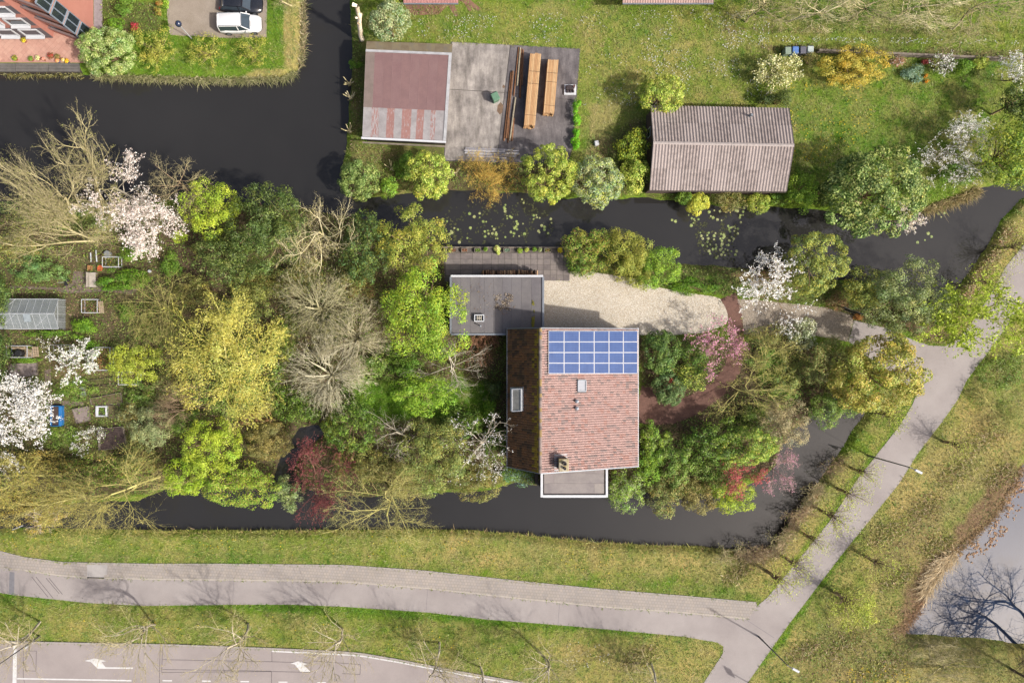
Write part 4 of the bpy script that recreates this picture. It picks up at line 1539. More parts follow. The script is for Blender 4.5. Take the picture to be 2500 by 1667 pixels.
def leaves_mesh(P, N, size, cols, rng, aspect=.55, tint=None):
    n = len(P)
    N = N / (np.linalg.norm(N, axis=1, keepdims=True) + 1e-9)
    T = rng.normal(size=(n, 3))
    T -= N * (T * N).sum(1, keepdims=True)
    T /= np.linalg.norm(T, axis=1, keepdims=True) + 1e-9
    B = np.cross(N, T)
    s = (rng.uniform(.65, 1.25, n) * size)[:, None]
    V = np.stack([P + T * s * .5, P + B * s * aspect * .5 + N * s * .06, P - T * s * .5, P - B * s * aspect * .5 + N * s * .06], 1).reshape(-1, 3)
    c = pal(cols)[rng.integers(0, len(cols), n)] * rng.uniform(.78, 1.18, (n, 1))
    if tint is not None:
        c = np.minimum(c * tint, .86)
    return V, np.arange(n * 4).reshape(-1, 4), np.repeat(c, 4, 0)


def segs_mesh(segs, cols, rng, sides=3):
    """segs (n,8): p0 p1 r0 r1"""
    A = np.asarray(segs, float)
    p0, p1, r0, r1 = A[:, :3], A[:, 3:6], A[:, 6:7], A[:, 7:8]
    d = p1 - p0
    d /= np.linalg.norm(d, axis=1, keepdims=True) + 1e-9
    ref = np.where(np.abs(d[:, 2:3]) > .9, np.array([[1.0, 0, 0]]), np.array([[0, 0, 1.0]]))
    s = np.cross(d, ref)
    s /= np.linalg.norm(s, axis=1, keepdims=True) + 1e-9
    u = np.cross(s, d)
    rings = []
    for p, r in ((p0, r0), (p1, r1)):
        for k in range(sides):
            t = 2 * math.pi * k / sides
            rings.append(p + s * r * math.cos(t) + u * r * math.sin(t))
    V = np.stack(rings, 1).reshape(-1, 3)
    n = len(A)
    base = np.arange(n)[:, None] * (2 * sides)
    F = np.concatenate([base + np.array([[k, (k + 1) % sides, sides + (k + 1) % sides, sides + k]]) for k in range(sides)])
    c = pal(cols)[rng.integers(0, len(cols), n)] * rng.uniform(.85, 1.12, (n, 1))
    return V, F, np.repeat(c, 2 * sides, 0)


def twig_mesh(segs, cols, rng):
    """fine twigs: each one a flat-sided spike or blade of two faces crossing"""
    A = np.asarray(segs, float)
    p0, p1, r0, r1 = A[:, :3], A[:, 3:6], A[:, 6:7], A[:, 7:8]
    d = p1 - p0
    d /= np.linalg.norm(d, axis=1, keepdims=True) + 1e-9
    ref = np.where(np.abs(d[:, 2:3]) > .9, np.array([[1.0, 0, 0]]), np.array([[0, 0, 1.0]]))
    s = np.cross(d, ref)
    s /= np.linalg.norm(s, axis=1, keepdims=True) + 1e-9
    u = np.cross(s, d)
    V = np.stack([p0 + s * r0, p0 - s * r0 * .5 + u * r0 * .87, p0 - s * r0 * .5 - u * r0 * .87, p1], 1).reshape(-1, 3)
    n = len(A)
    b_ = np.arange(n)[:, None] * 4
    F = np.concatenate([b_ + np.array([[0, 1, 3]]), b_ + np.array([[1, 2, 3]]), b_ + np.array([[2, 0, 3]])])
    c = pal(cols)[rng.integers(0, len(cols), n)] * rng.uniform(.85, 1.12, (n, 1))
    return V, F, np.repeat(c, 4, 0)


def join_np(*ms):
    """meshes of (V, F, c); faces may be tris or quads: returns V, [F...], c"""
    Vs, Fs, Cs, b_ = [], [], [], 0
    for V, F, c in ms:
        Vs.append(V)
        Fs.append(np.asarray(F) + b_)
        Cs.append(c)
        b_ += len(V)
    return np.concatenate(Vs), Fs, np.concatenate(Cs)


def crown_twigs(A, cols, rng):
    """A with level in column 8: the thin last segments become spikes"""
    thin = A[:, 7] < .0075
    if not thin.any() or thin.all():
        return segs_mesh(A[:, :8], cols, rng, 3)
    return join_np(segs_mesh(A[~thin][:, :8], cols, rng, 3), twig_mesh(A[thin][:, :8], cols, rng))


def limb(rng, p, d, L, r, nseg, bend, trop, out, lvl, taper=.45):
    """one curved limb; returns points along it"""
    pts = [p.copy()]
    step = L / nseg
    rr = r
    for k in range(nseg):
        d = d + rng.normal(0, bend, 3) + np.array([0, 0, trop])
        d /= np.linalg.norm(d)
        q = p + d * step
        r2 = r * (1 - (1 - taper) * (k + 1) / nseg)
        out.append((*p, *q, rr, r2, lvl))
        p, rr = q, r2
        pts.append(q.copy())
    return pts, d, rr


def grow(rng, height, spread, counts, trunk_frac=.3, r0=.2, bend=.12, trop=.04, angle=.9, ratio=.62, minr=.010, lean=(0, 0), multi=1, droop_last=0.0):
    """branching skeleton, then scaled to spread (rx, ry) and height. returns segs with level in the last column"""
    out = []
    heads = []
    if multi > 1:
        out.append((0, 0, -.02, 0, 0, .03, r0 * 2.2, r0 * 1.6, 0))
    for m_ in range(multi):
        d = np.array([rng.normal(0, .10), rng.normal(0, .10), 1.0]) if multi == 1 else np.array([rng.normal(0, .45), rng.normal(0, .45), 1.0])
        d /= np.linalg.norm(d)
        p = np.zeros(3)
        pts, d, r = limb(rng, p, d, 1.0, r0, 5, bend * .5, 0.02, out, 0, .6)
        heads.append((pts, d, r0, 1.0, 1))
    stack = heads
    while stack:
        pts, d, r, L, lvl = stack.pop()
        if lvl > len(counts):
            continue
        nch = counts[lvl - 1]
        for k in range(nch):
            t = (trunk_frac if lvl == 1 else .25) + (1 - (trunk_frac if lvl == 1 else .25)) * (k + rng.random()) / nch
            f = t * (len(pts) - 1)
            i = min(int(f), len(pts) - 2)
            p = pts[i] * (1 - (f - i)) + pts[i + 1] * (f - i)
            ax = rng.normal(size=3)
            ax -= d * (ax @ d)
            ax /= np.linalg.norm(ax) + 1e-9
            an = angle * rng.uniform(.6, 1.25)
            nd = d * math.cos(an) + ax * math.sin(an)
            if lvl == 1:
                nd[2] = abs(nd[2]) * .8 + .12
            nd /= np.linalg.norm(nd)
            nl = L * ratio * rng.uniform(.7, 1.15) * (1.05 - .35 * t)
            nr = max(minr, r * (.5 if lvl > 1 else .42) * rng.uniform(.8, 1.1))
            last = lvl == len(counts)
            tr = trop if not last else trop - droop_last
            pp, dd, r2 = limb(rng, p, nd, nl, nr, 4 if lvl < 3 else (3 if not last else 2), bend, tr, out, lvl, .4 if not last else .2)
            stack.append((pp, dd, nr, nl, lvl + 1))
    A = np.array(out)
    xy = np.concatenate([A[:, 0:2], A[:, 3:5]])
    cr = A[A[:, 8] >= 2][:, 3:5] if (A[:, 8] >= 2).any() else xy
    mid = (np.percentile(cr, 4, axis=0) + np.percentile(cr, 96, axis=0)) / 2
    rad = (np.percentile(cr, 95.5, axis=0) - np.percentile(cr, 4.5, axis=0)) / 2 + 1e-6
    ztop = np.percentile(A[:, 5], 99)
    for c0 in (0, 3):
        wz = np.clip(A[:, c0 + 2] / ztop / .5, 0, 1)[:, None]
        A[:, c0:c0 + 2] -= mid * wz
    zmax = np.percentile(A[:, 5], 99)
    for c0 in (0, 3):
        A[:, c0] *= spread[0] / rad[0]
        A[:, c0 + 1] *= spread[1] / rad[1]
        A[:, c0 + 2] *= height / zmax
        zz = np.clip(A[:, c0 + 2] / height, 0, 1.2)
        A[:, c0] += lean[0] * zz ** 1.3
        A[:, c0 + 1] += lean[1] * zz ** 1.3
    return A


def lobes_cloud(rng, rx, ry, rz, zc, n, nl=None, fill=.22, lobe=None, low=-.6, ball=False):
    """leaves grouped in many small clumps over an uneven dome; returns positions, normals, clump centres, clump tints"""
    R = (rx + ry) / 2
    lb = float(np.clip(.42 / R, .15, .42)) if ball else float(np.clip(.44 / R, .15, .42))
    nl = int(np.clip((3.6 if ball else 2.7) / lb ** 2, 9, 120))
    d = rng.normal(size=(nl, 3))
    d /= np.linalg.norm(d, axis=1, keepdims=True)
    d[:, 2] = np.where(rng.random(nl) < .85, np.abs(d[:, 2]), -.5 * np.abs(d[:, 2]))
    az = np.arctan2(d[:, 1], d[:, 0])
    ph = rng.uniform(0, 6.28, 4)
    am = .05 if ball else .11
    wob = 1 + am * (np.sin(2 * az + ph[0]) + np.sin(3 * az + ph[1]) + .8 * np.sin(5 * az + ph[2])) * .6
    rad = np.where(rng.random(nl) < (.86 if ball else .72), rng.uniform(.80, .96, nl) if ball else rng.uniform(.66, .98, nl), rng.uniform(.2, .6, nl))
    c = d * (rad * wob * (1 - lb * .55))[:, None]
    lr = lb * rng.uniform(.72, 1.25, nl)
    w = lr ** 2
    k = rng.choice(nl, n, p=w / w.sum())
    e = rng.normal(size=(n, 3))
    e = e + d[k] * .7
    e[:, 2] += .45
    e /= np.linalg.norm(e, axis=1, keepdims=True)
    rr = lr[k] * rng.uniform(0, 1, n) ** fill * (1 + rng.normal(0, .05 if ball else .11, n))
    P = c[k] + e * rr[:, None]
    keep = P[:, 2] > low
    P, e, k = P[keep], e[keep], k[keep]
    tl = rng.uniform(.80, 1.2, (nl, 1)) * (1 + rng.normal(0, 1, (nl, 1)) * np.array([[.07, .0, -.05]]))
    q_ = np.percentile(np.hypot(P[:, 0], P[:, 1]), 95 if ball else 91)
    P[:, :2] /= q_
    c[:, :2] /= q_
    N = e * .95 + rng.normal(0, .34, (len(P), 3)) + np.array([0, 0, .34])
    P = P * np.array([rx, ry, rz]) + np.array([0, 0, zc])
    P[:, 2] = np.maximum(P[:, 2], .05)
    return P, N, c * np.array([rx, ry, rz]) + np.array([0, 0, zc]), tl[k]


NPLANT = [0]


def seed():
    NPLANT[0] += 1
    return np.random.default_rng(1000 + NPLANT[0])


def part_np(name, mesh, mat, parent):
    V, F, c = mesh
    me = mesh_np(name, V, F if isinstance(F, list) else [F], c)
    o = bpy.data.objects.new(name, me)
    col.objects.link(o)
    me.materials.append(mat)
    o.parent = parent
    ORG[o.name] = ORG[parent.name]
    return o


def leafy(label, px, py, rx, ry, h, cols, leaf=.2, k=2.6, lobes=None, name='shrub', cat='shrub', bark=BK_BROWN, rzf=.5, zcf=None, fill=.13, lobe=(.25, .42), aspect=.55, extra=None, group=None, ball=False):
    """leafy shrub or tree whose crown shows at px,py with radii rx,ry (pixels)"""
    rng = seed()
    tree = h > 4.5
    zc = h * (zcf if zcf else (.58 if tree else .45))
    rz = h - zc if tree else h * rzf
    kk = S * (1 - zc / H)
    base = W(px, py, zc)
    base.z = 0
    t = thing(name, label, cat, base, group)
    rxm, rym = rx * kk, ry * kk
    area = math.pi * rxm * rym
    leaf = leaf * (.95 if ball else 1.02)
    want = k * (1.22 if ball else .98) * area / (leaf * leaf * aspect * .5)
    if want > 13000:
        leaf *= math.sqrt(want / 13000)
    n = int(min(13000, max(160, want)))
    P, N, cen, tint = lobes_cloud(rng, rxm, rym, rz, zc, n, None, fill, None, ball=ball)
    cen = cen[:26]
    # stems: trunk and limbs to the lobes
    sg = []
    r0 = max(.03, h * .016)
    if tree:
        top = np.array([rng.normal(0, .1), rng.normal(0, .1), zc * .55])
        sg.append((0, 0, 0, *top, r0 * 1.3, r0))
        root = top
    else:
        root = np.array([0, 0, .05])
    for c_ in cen:
        m_ = (root + c_) / 2 + rng.normal(0, .12 * rxm, 3) * np.array([1, 1, .3])
        m_[2] = max(m_[2], .1)
        sg.append((*root, *m_, r0 * .55, r0 * .38))
        sg.append((*m_, *c_, r0 * .38, r0 * .15))
    part_np('trunk', segs_mesh(sg, bark, rng, 5), bark_mat, t)
    part_np('crown', leaves_mesh(P, N, leaf, cols, rng, aspect, tint), leaf_mat, t)
    if extra:
        ecols, frac, es = extra
        m_ = int(len(P) * frac)
        idx = rng.choice(len(P), m_, replace=False)
        up = P[idx] + np.array([0, 0, .05]) + rng.normal(0, .04, (m_, 3))
        cl = np.concatenate([up + rng.normal(0, es * .35, up.shape) for _ in range(2)])
        part_np('blossom', leaves_mesh(cl, rng.normal(0, .5, cl.shape) + np.array([0, 0, .8]), es, ecols, rng, .9), petal_mat, t)
    return t


def bare(label, px, py, rx, ry, h, bark, name='tree', cat='tree', counts=(8, 6, 6, 4), leafcols=None, nleaf=0, leaf=.13, blossom=None, nblos=0, bl=.14, lean=(0, 0), multi=1,
         bend=.13, trop=.03, angle=.85, ratio=.62, r0=None, minr=.009, zcf=.62, trunk_frac=.3, droop=0.0, group=None, twig=None, foot=None, cloud=None):
    """tree or shrub of bare branches, with buds or blossom on the twigs; lean in metres at the top"""
    rng = seed()
    zc = h * zcf
    kk = S * (1 - zc / H)
    c_ = W(px, py, zc)
    l_ = .62 ** 1.3
    if foot:
        f_ = W(*foot)
        lean = ((c_.x - f_.x) / l_, (c_.y - f_.y) / l_)
    base = Vector((c_.x - lean[0] * l_, c_.y - lean[1] * l_, 0))
    t = thing(name, label, cat, base, group)
    A = grow(rng, h, (rx * kk, ry * kk), counts, trunk_frac, r0 or max(.05, h * .016), bend, trop, angle, ratio, minr, lean, multi, droop)
    big = A[:, 8] <= 1
    part_np('trunk', segs_mesh(A[big][:, :8], bark, rng, 5), bark_mat, t)
    part_np('crown', crown_twigs(A[~big], twig or bark, rng), bark_mat, t)
    tw = A[A[:, 8] >= max(2, len(counts) - 1)]
    if cloud:
        ccol, cn, cs = cloud
        P, N, _, tint = lobes_cloud(rng, rx * kk * .97, ry * kk * .97, h * .40, h * .58, cn, None, .16)
        part_np('foliage', leaves_mesh(P, N, cs, ccol, rng, .4, tint), leaf_mat, t)
    for cols, nn, size, nm, mat, clump in ((leafcols, nleaf, leaf, 'leaves', leaf_mat, 1), (blossom, int(nblos * 1.9), bl * .78, 'blossom', petal_mat, 2)):
        if not cols or not nn:
            continue
        i = rng.integers(0, len(tw), nn)
        f = rng.random((nn, 1))
        P = tw[i, :3] * (1 - f) + tw[i, 3:6] * f
        if clump > 1:
            P = np.concatenate([P + rng.normal(0, size * .45, P.shape) for _ in range(clump)])
        else:
            P = P + rng.normal(0, size * .3, P.shape)
        N = rng.normal(0, .7, P.shape) + np.array([0, 0, .7])
        part_np(nm, leaves_mesh(P, N, size, cols, rng, .85 if clump > 1 else .55), mat, t)
    return t


def fan(label, px, py, rx, ry, h, bark, n=330, name='tree', cat='tree', lean=(0, 0), leafcols=None, nleaf=0, leaf=.12, zcf=.45, sub=3, minz=.05, group=None, trunk=0.0, blossom=None, nblos=0, r=.03):
    """many long shoots radiating from one stool or pollard head"""
    rng = seed()
    zc = h * zcf
    kk = S * (1 - zc / H)
    base = W(px, py, zc)
    base.z = 0
    t = thing(name, label, cat, base, group)
    sg, tips = fan_segs(rng, rx * kk * 1.16, ry * kk * 1.16, h, n, sub, trunk, lean, r)
    tr = [(0, 0, -.1, 0, 0, trunk * .55, .30, .26), (0, 0, trunk * .55, 0, 0, trunk, .26, .34), (0, 0, trunk, 0, 0, trunk + .16, .34, .12)] if trunk else [(0, 0, -.1, 0, 0, .35, .3, .18)]
    part_np('trunk', segs_mesh(tr, BK_DARK, rng, 9), bark_mat, t)
    part_np('crown', crown_twigs(np.array(sg), bark, rng), bark_mat, t)
    for cols, nn, sz, nm, mm in ((leafcols, nleaf, leaf, 'leaves', leaf_mat), (blossom, nblos, .12, 'blossom', petal_mat)):
        if cols and nn:
            i = rng.integers(0, len(tips), nn)
            P = tips[i] + rng.normal(0, .12, (nn, 3))
            part_np(nm, leaves_mesh(P, rng.normal(0, .7, P.shape) + np.array([0, 0, .7]), sz, cols, rng), mm, t)
    return t


def dome(label, px, py, rx, ry, h, bark, n, leafcols, nleaf):
    """broad bare crown: limbs from one trunk, fine twigs pointing outwards over a dome"""
    rng = seed()
    zc = h * .55
    kk = S * (1 - zc / H)
    base = W(px, py, zc)
    base.z = 0
    t = thing('tree', label, 'tree', base)
    R = np.array([rx * kk, ry * kk])
    lim, sg, tips = [(0, 0, 0, 0, 0, h * .22, .3, .24)], [], []
    hubs = []
    for i in range(13):
        a = 2.4 * i + rng.normal(0, .2)
        f = rng.uniform(.18, .62)
        q = np.array([math.cos(a) * R[0] * f, math.sin(a) * R[1] * f, h * rng.uniform(.42, .62)])
        m_ = q * np.array([.5, .5, .72]) + rng.normal(0, .2, 3)
        lim += [(0, 0, h * .22, *m_, .15, .11), (*m_, *q, .11, .06)]
        hubs.append(q)
    for i in range(n):
        q = hubs[rng.integers(0, len(hubs))]
        s0 = q + rng.normal(0, .35, 3)
        out = q[:2] / (np.linalg.norm(q[:2]) + 1e-6)
        d = np.array([out[0], out[1], 0]) * rng.uniform(.7, 1.5) + rng.normal(0, .42, 3) + np.array([0, 0, .35])
        d /= np.linalg.norm(d)
        L = rng.uniform(.35, .72) * R.mean()
        prev = s0
        for k_ in range(3):
            d = d + rng.normal(0, .16, 3)
            d[2] += .03
            d /= np.linalg.norm(d)
            nx_ = prev + d * L / 3
            e = nx_[:2] / R
            rr_ = np.linalg.norm(e)
            if rr_ > 1.04:
                nx_[:2] *= 1.04 / rr_
            nx_[2] = min(max(nx_[2], .3), h)
            sg.append((*prev, *nx_, .018 - .004 * k_, .014 - .004 * k_))
            for _ in range(3):
                dd = d + rng.normal(0, .5, 3)
                dd /= np.linalg.norm(dd)
                tip = nx_ + dd * rng.uniform(.3, .8)
                sg.append((*nx_, *tip, .011, .004))
                tips.append(tip)
            prev = nx_
    part_np('trunk', segs_mesh(lim, bark, rng, 6), bark_mat, t)
    part_np('crown', crown_twigs(np.array(sg), bark, rng), bark_mat, t)
    tips = np.array(tips)
    i = rng.integers(0, len(tips), nleaf)
    P = tips[i] + rng.normal(0, .1, (nleaf, 3))
    part_np('leaves', leaves_mesh(P, rng.normal(0, .7, P.shape) + np.array([0, 0, .7]), .10, leafcols, rng), leaf_mat, t)
    return t


def fan_segs(rng, rx, ry, h, n, sub, trunk, lean, r):
    sg, tips = [], []
    for i in range(n):
        az = rng.uniform(0, 6.283)
        el = .10 + 1.25 * rng.random() ** 1.7
        L = rng.uniform(.72, 1.05)
        e = np.array([math.cos(az) * math.cos(el) * rx, math.sin(az) * math.cos(el) * ry, math.sin(el) * (h - trunk)]) * L
        e[:2] += np.array(lean) * (e[2] / max(h, .1))
        p = np.array([rng.normal(0, .12), rng.normal(0, .12), trunk + .05])
        b_ = rng.normal(0, .05, 3) * np.linalg.norm(e)
        prev = p
        for s_ in range(1, 5):
            f = s_ / 4
            q = p + e * f + b_ * math.sin(f * 3.14) + np.array([0, 0, .10 * h * math.sin(f * 3.14)])
            q[2] = max(q[2], .05)
            ra, rb = r * (1 - .75 * (f - .25)), r * (1 - .75 * f)
            sg.append((*prev, *q, ra, rb))
            if s_ >= 2:
                for _ in range(sub):
                    d = e / np.linalg.norm(e) + rng.normal(0, .42, 3)
                    d /= np.linalg.norm(d)
                    o_ = prev + (q - prev) * rng.random()
                    tip = o_ + d * rng.uniform(.10, .24) * np.linalg.norm(e)
                    tip[2] = max(tip[2], .05)
                    sg.append((*o_, *tip, rb * .6, .006))
                    tips.append(tip)
            prev = q
        tips.append(prev)
    return sg, np.array(tips)


def copy_tree(o, loc, label, rz=0.0, sc=1.0):
    c = o.copy()
    col.objects.link(c)
    c.location = loc
    c.rotation_euler = (0, 0, rz)
    c.scale = (sc, sc, sc)
    c['label'] = label
    ORG[c.name] = Vector(loc)
    for ch in o.children:
        d = ch.copy()
        col.objects.link(d)
        d.parent = c
        for g in ch.children:
            e = g.copy()
            col.objects.link(e)
            e.parent = d
    return c
# ================================================================ vegetation, north-west bank
leafy('big glossy light green evergreen shrub beside the tiled terrace', 265, 128, 70, 60, 4.2, [(136, 160, 84), (160, 178, 108), (112, 138, 64), (190, 198, 140)], .17, 2.8, ball=True)
leafy('loose olive shrub between the evergreen and the parking area', 378, 112, 50, 56, 3.2, OLIVE_Y, .14, 1.2, fill=.6)
leafy('thin yellow-green shrub in the verge below the globe lamp', 503, 124, 50, 40, 2.6, OLIVE_Y, .13, .9, fill=.7)
leafy('thin yellow-green shrub in the verge below the white car', 618, 126, 46, 40, 2.6, OLIVE_Y, .13, .9, fill=.7)
leafy('dark green mound shrub near the pink block at the top edge', 312, 16, 32, 26, 1.8, GREEN, .14)
leafy('low green shrub in front of the pink block corner', 280, 62, 26, 16, 1.4, VIVID, .14)
leafy('small crimson shrub behind the big evergreen', 329, 66, 11, 10, 1.0, [(186, 62, 78), (160, 48, 64), (204, 84, 92)], .12)
leafy('orange-tinted round bush at the parking edge, top one', 392, 6, 12, 10, 1.1, [(170, 140, 78), (150, 150, 70), (180, 120, 70)], .12)
leafy('orange-tinted round bush at the parking edge, lower one', 388, 30, 11, 10, 1.1, [(160, 150, 74), (150, 120, 70), (140, 150, 64)], .12)
leafy('bright green bush at the corner of the parking area', 406, 8, 12, 12, 1.1, BRIGHT, .12)
bare('bare twiggy tree hanging over the top edge beside the canal', 690, -28, 60, 42, 6, BK_TAN, counts=(7, 6, 5, 3))

# ================================================================ strip beside the barn
leafy('pale-leaved evergreen tree above the barn', 953, 55, 50, 46, 5.5, LAUREL_G, .2, 2.8, name='tree', cat='tree', ball=True)
leafy('small yellow-topped bush behind the pale evergreen at the top edge', 958, 6, 24, 12, 4.4, LAUREL_Y, .17, ball=True)
leafy('tuft of green weeds on the bank left of the barn', 867, 158, 16, 13, .8, VIVID, .13)
leafy('round medium green laurel at the canal corner below the barn', 878, 440, 50, 49, 4.2, LAUREL, .2, 2.8, ball=True)
leafy('small bright laurel between the two bigger laurels below the barn', 950, 461, 26, 24, 2.2, BRIGHT, .17)
leafy('yellow-green laurel below the barn corner', 1046, 428, 56, 60, 4.6, LAUREL_Y, .2, 2.6, ball=True)
leafy('dark green bush against the left side of the yellow laurel', 988, 402, 26, 34, 2.6, GREEN, .18)
bare('mustard-coloured leafless shrub below the concrete yard, left stem', 1175, 425, 42, 50, 3.0, BK_GOLD, name='shrub', cat='shrub', counts=(9, 7, 6, 3), multi=2, leafcols=GOLD, nleaf=1500, leaf=.11, trunk_frac=.1, group='mustard shrubs under the yard')
bare('mustard-coloured leafless shrub below the concrete yard, right stem', 1222, 434, 38, 50, 2.8, BK_GOLD, name='shrub', cat='shrub', counts=(9, 7, 6, 3), multi=2, leafcols=GOLD, nleaf=1300, leaf=.11, trunk_frac=.1, group='mustard shrubs under the yard')
leafy('largest yellow-green laurel at the lower corner of the concrete yard', 1339, 427, 68, 70, 5.2, LAUREL_Y, .2, 2.7, name='tree', cat='tree', ball=True)
leafy('grey-green laurel leaning over the lily canal', 1453, 446, 62, 66, 5.0, LAUREL_G + [(178, 188, 90)], .2, 2.7, name='tree', cat='tree', ball=True)
leafy('dark yellow-green bush against the upper left wall of the canal shed', 1543, 358, 44, 36, 3.4, [(120, 142, 54), (150, 164, 64), (96, 120, 46), (176, 180, 70)], .19)
leafy('yellow-green bush against the lower left wall of the canal shed', 1550, 430, 36, 46, 3.4, LAUREL_Y, .19, ball=True)
leafy('round yellow-green tree at the upper left corner of the canal shed', 1613, 232, 57, 46, 4.8, LAUREL_Y, .2, 2.7, name='tree', cat='tree', ball=True)
for k_, (y_, lab) in enumerate(((262, 'top clump'), (292, 'upper middle clump'), (322, 'lower middle clump'), (352, 'bottom clump'))):
    leafy('bright green nettle hedge along the yard edge, ' + lab, 1408 - k_ * 1.5, y_, 11, 19, 1.2, [(108, 168, 40), (128, 186, 54), (90, 146, 34)], .15, 3.0, name='hedge', cat='hedge', group='hedge along the concrete yard')
# ================================================================ north-east garden
leafy('cream-flowered magnolia bush beside the four bins', 1892, 178, 56, 42, 3.4, [(150, 150, 90), (130, 134, 74), (110, 112, 60)], .16, 1.6, extra=(CREAM, .35, .14), fill=.4)
leafy('big mustard-yellow forsythia along the track fence', 2083, 163, 84, 48, 3.0, FORSY, .15, 2.6, lobes=26)
leafy('dark conifer behind the upper right corner of the canal shed', 1905, 244, 27, 19, 3.0, DARK, .16, 2.8)
leafy('dark green bush left of the conifer at the shed corner', 1868, 246, 22, 12, 2.0, DARKER, .16)
leafy('olive dead-stemmed bush right of the cream magnolia', 1978, 150, 24, 22, 1.5, BROWNG, .14, 1.2)
leafy('small brownish-white shrub at the fence', 2187, 153, 17, 15, 1.3, RUST + [(200, 180, 170)], .12, 2)
leafy('blue-green perennial clump below the fence', 2228, 178, 28, 24, 1.0, BLUEG, .14, 2)
bare('white blossoming shrub at the track fence', 2301, 156, 24, 22, 2.2, BK_DARK, name='shrub', cat='shrub', counts=(8, 6, 5), multi=4, blossom=WHITE, nblos=260, bl=.12, leafcols=GREEN, nleaf=300)
leafy('round green shrub right of the white shrub at the fence', 2350, 165, 24, 20, 1.6, VIVID, .14)
leafy('yellow-green shrub, last one along the track fence', 2389, 154, 20, 18, 1.6, LAUREL_Y, .14, ball=True)
leafy('small red-leaved shrub at the fence', 2259, 153, 12, 9, .9, [(150, 64, 60), (130, 56, 54)], .11)
bare('white blossoming tree cut by the right edge', 2496, 172, 38, 38, 4.4, BK_DARK, counts=(8, 7, 5), blossom=WHITE, nblos=560, bl=.14, leafcols=GREEN, nleaf=300)
leafy('dark evergreen tree at the right edge below the white blossom', 2484, 252, 48, 50, 6.0, DARK, .2, 2.8, name='tree', cat='tree')
leafy('large yellowish green tree at the right edge of the garden', 2462, 378, 76, 88, 7.5, [(110, 134, 50), (136, 152, 58), (90, 116, 46), (160, 168, 66)], .2, 2.6, name='tree', cat='tree')
bare('white blossoming bare tree beside the big round laurel', 2333, 366, 74, 72, 5.2, BK_GREY, counts=(9, 8, 6, 3), blossom=WHITE, nblos=1500, bl=.11, leafcols=OLIVE_G, nleaf=500)
leafy('green undergrowth below the white blossoming tree', 2340, 425, 50, 26, 1.4, GREEN, .16, 2)
leafy('huge round laurel on the canal bank in the north-east garden', 2132, 472, 122, 112, 7.0, LAUREL + [(76, 98, 44), (176, 184, 110)], .21, 3.2, lobes=46, name='tree', cat='tree', lobe=(.2, .34), ball=True)
bare('pale catkin shrub at the water below the huge laurel', 2222, 530, 28, 30, 2.2, BK_PALE, name='shrub', cat='shrub', counts=(8, 6, 4), multi=4, blossom=PALEPINK, nblos=500, bl=.13)
leafy('bright green shrub between the canal shed and the huge laurel', 1953, 468, 38, 48, 3.0, BRIGHT, .17)
leafy('dark bush filling the gap left of the huge laurel', 2006, 478, 22, 34, 2.4, DARK, .17)
leafy('lemon-yellow bush hanging over the water below the canal shed', 1704, 500, 30, 28, 2.0, [(196, 198, 84), (178, 186, 72), (210, 210, 106)], .16, 2.8, ball=True)
leafy('dark green bush left of the lemon-yellow bush', 1668, 482, 20, 18, 1.8, GREEN, .16, ball=True)
leafy('dull olive bush hanging over the water below the shed', 1784, 492, 42, 26, 1.8, BROWNG + [(110, 120, 60)], .14, 1.9)
leafy('light green bush on the bank below the shed corner', 1850, 498, 30, 26, 1.7, LAUREL_Y, .15, ball=True)
leafy('low green bush on the bank right of the light green bush', 1900, 484, 24, 18, 1.2, GREEN, .15)
for k_, (x_, y_, w_, h_, ln, lab) in enumerate(((1868, 14, 72, 46, (0, -1), 'first from the lawn'), (1990, 20, 76, 52, (1, -1.5), 'second from the lawn'), (2120, 12, 80, 50, (-1, -1), 'third from the lawn'),
                                               (2262, 16, 84, 54, (1, -1.5), 'fourth from the lawn'), (2420, 40, 92, 66, (1, -1.5), 'last one, at the corner'))):
    bare('contorted bare tree along the top edge, ' + lab, x_, y_, w_, h_, 7.5, BK_PALE if k_ % 2 else BK_TAN, counts=(9, 7, 7, 4), bend=.24, lean=ln, leafcols=OLIVE_Y, nleaf=500, leaf=.1, group='contorted trees at the top edge')
# ================================================================ island, left woodland
bare('tall bare willow leaning over the wide canal, highest one', 150, 432, 126, 78, 12, BK_TAN, counts=(6, 6, 6, 4), multi=3, foot=(240, 520), trop=.02, angle=.72, bend=.16, leafcols=OLIVE, nleaf=2600, leaf=.10, ratio=.7)
bare('tall bare willow leaning left over the canal corner', 60, 468, 130, 80, 11, BK_TAN, counts=(6, 6, 6, 4), multi=3, foot=(190, 545), trop=.02, angle=.72, bend=.16, leafcols=OLIVE, nleaf=2400, leaf=.10, ratio=.7)
bare('bare willow spreading over the upper allotment', 130, 560, 140, 62, 8, BK_TAN, counts=(6, 6, 6, 4), multi=3, foot=(235, 588), trop=.01, angle=.75, bend=.16, leafcols=OLIVE_Y, nleaf=2200, leaf=.10, ratio=.7)
leafy('green undergrowth beneath the bare willows', 150, 520, 150, 40, 1.6, OLIVE_G, .16, 1.4)
leafy('grey-green nettle bed above the greenhouse', 95, 655, 66, 38, 1.1, [(104, 132, 72), (126, 152, 92), (90, 118, 62)], .15, 2)
bare('pale pink magnolia at the canal edge, upper one', 303, 470, 74, 82, 6.2, BK_GREY, counts=(9, 7, 6, 3), blossom=PALEPINK, nblos=1500, bl=.16)
bare('pale pink magnolia above the allotment, lower one', 368, 560, 66, 58, 5.4, BK_GREY, counts=(9, 7, 6, 3), blossom=PALEPINK, nblos=1900, bl=.16)
bare('brown leafless tree between the magnolia and the lime maple', 436, 465, 68, 68, 6.5, BK_BROWN, counts=(9, 8, 6, 4), twig=BK_TAN)
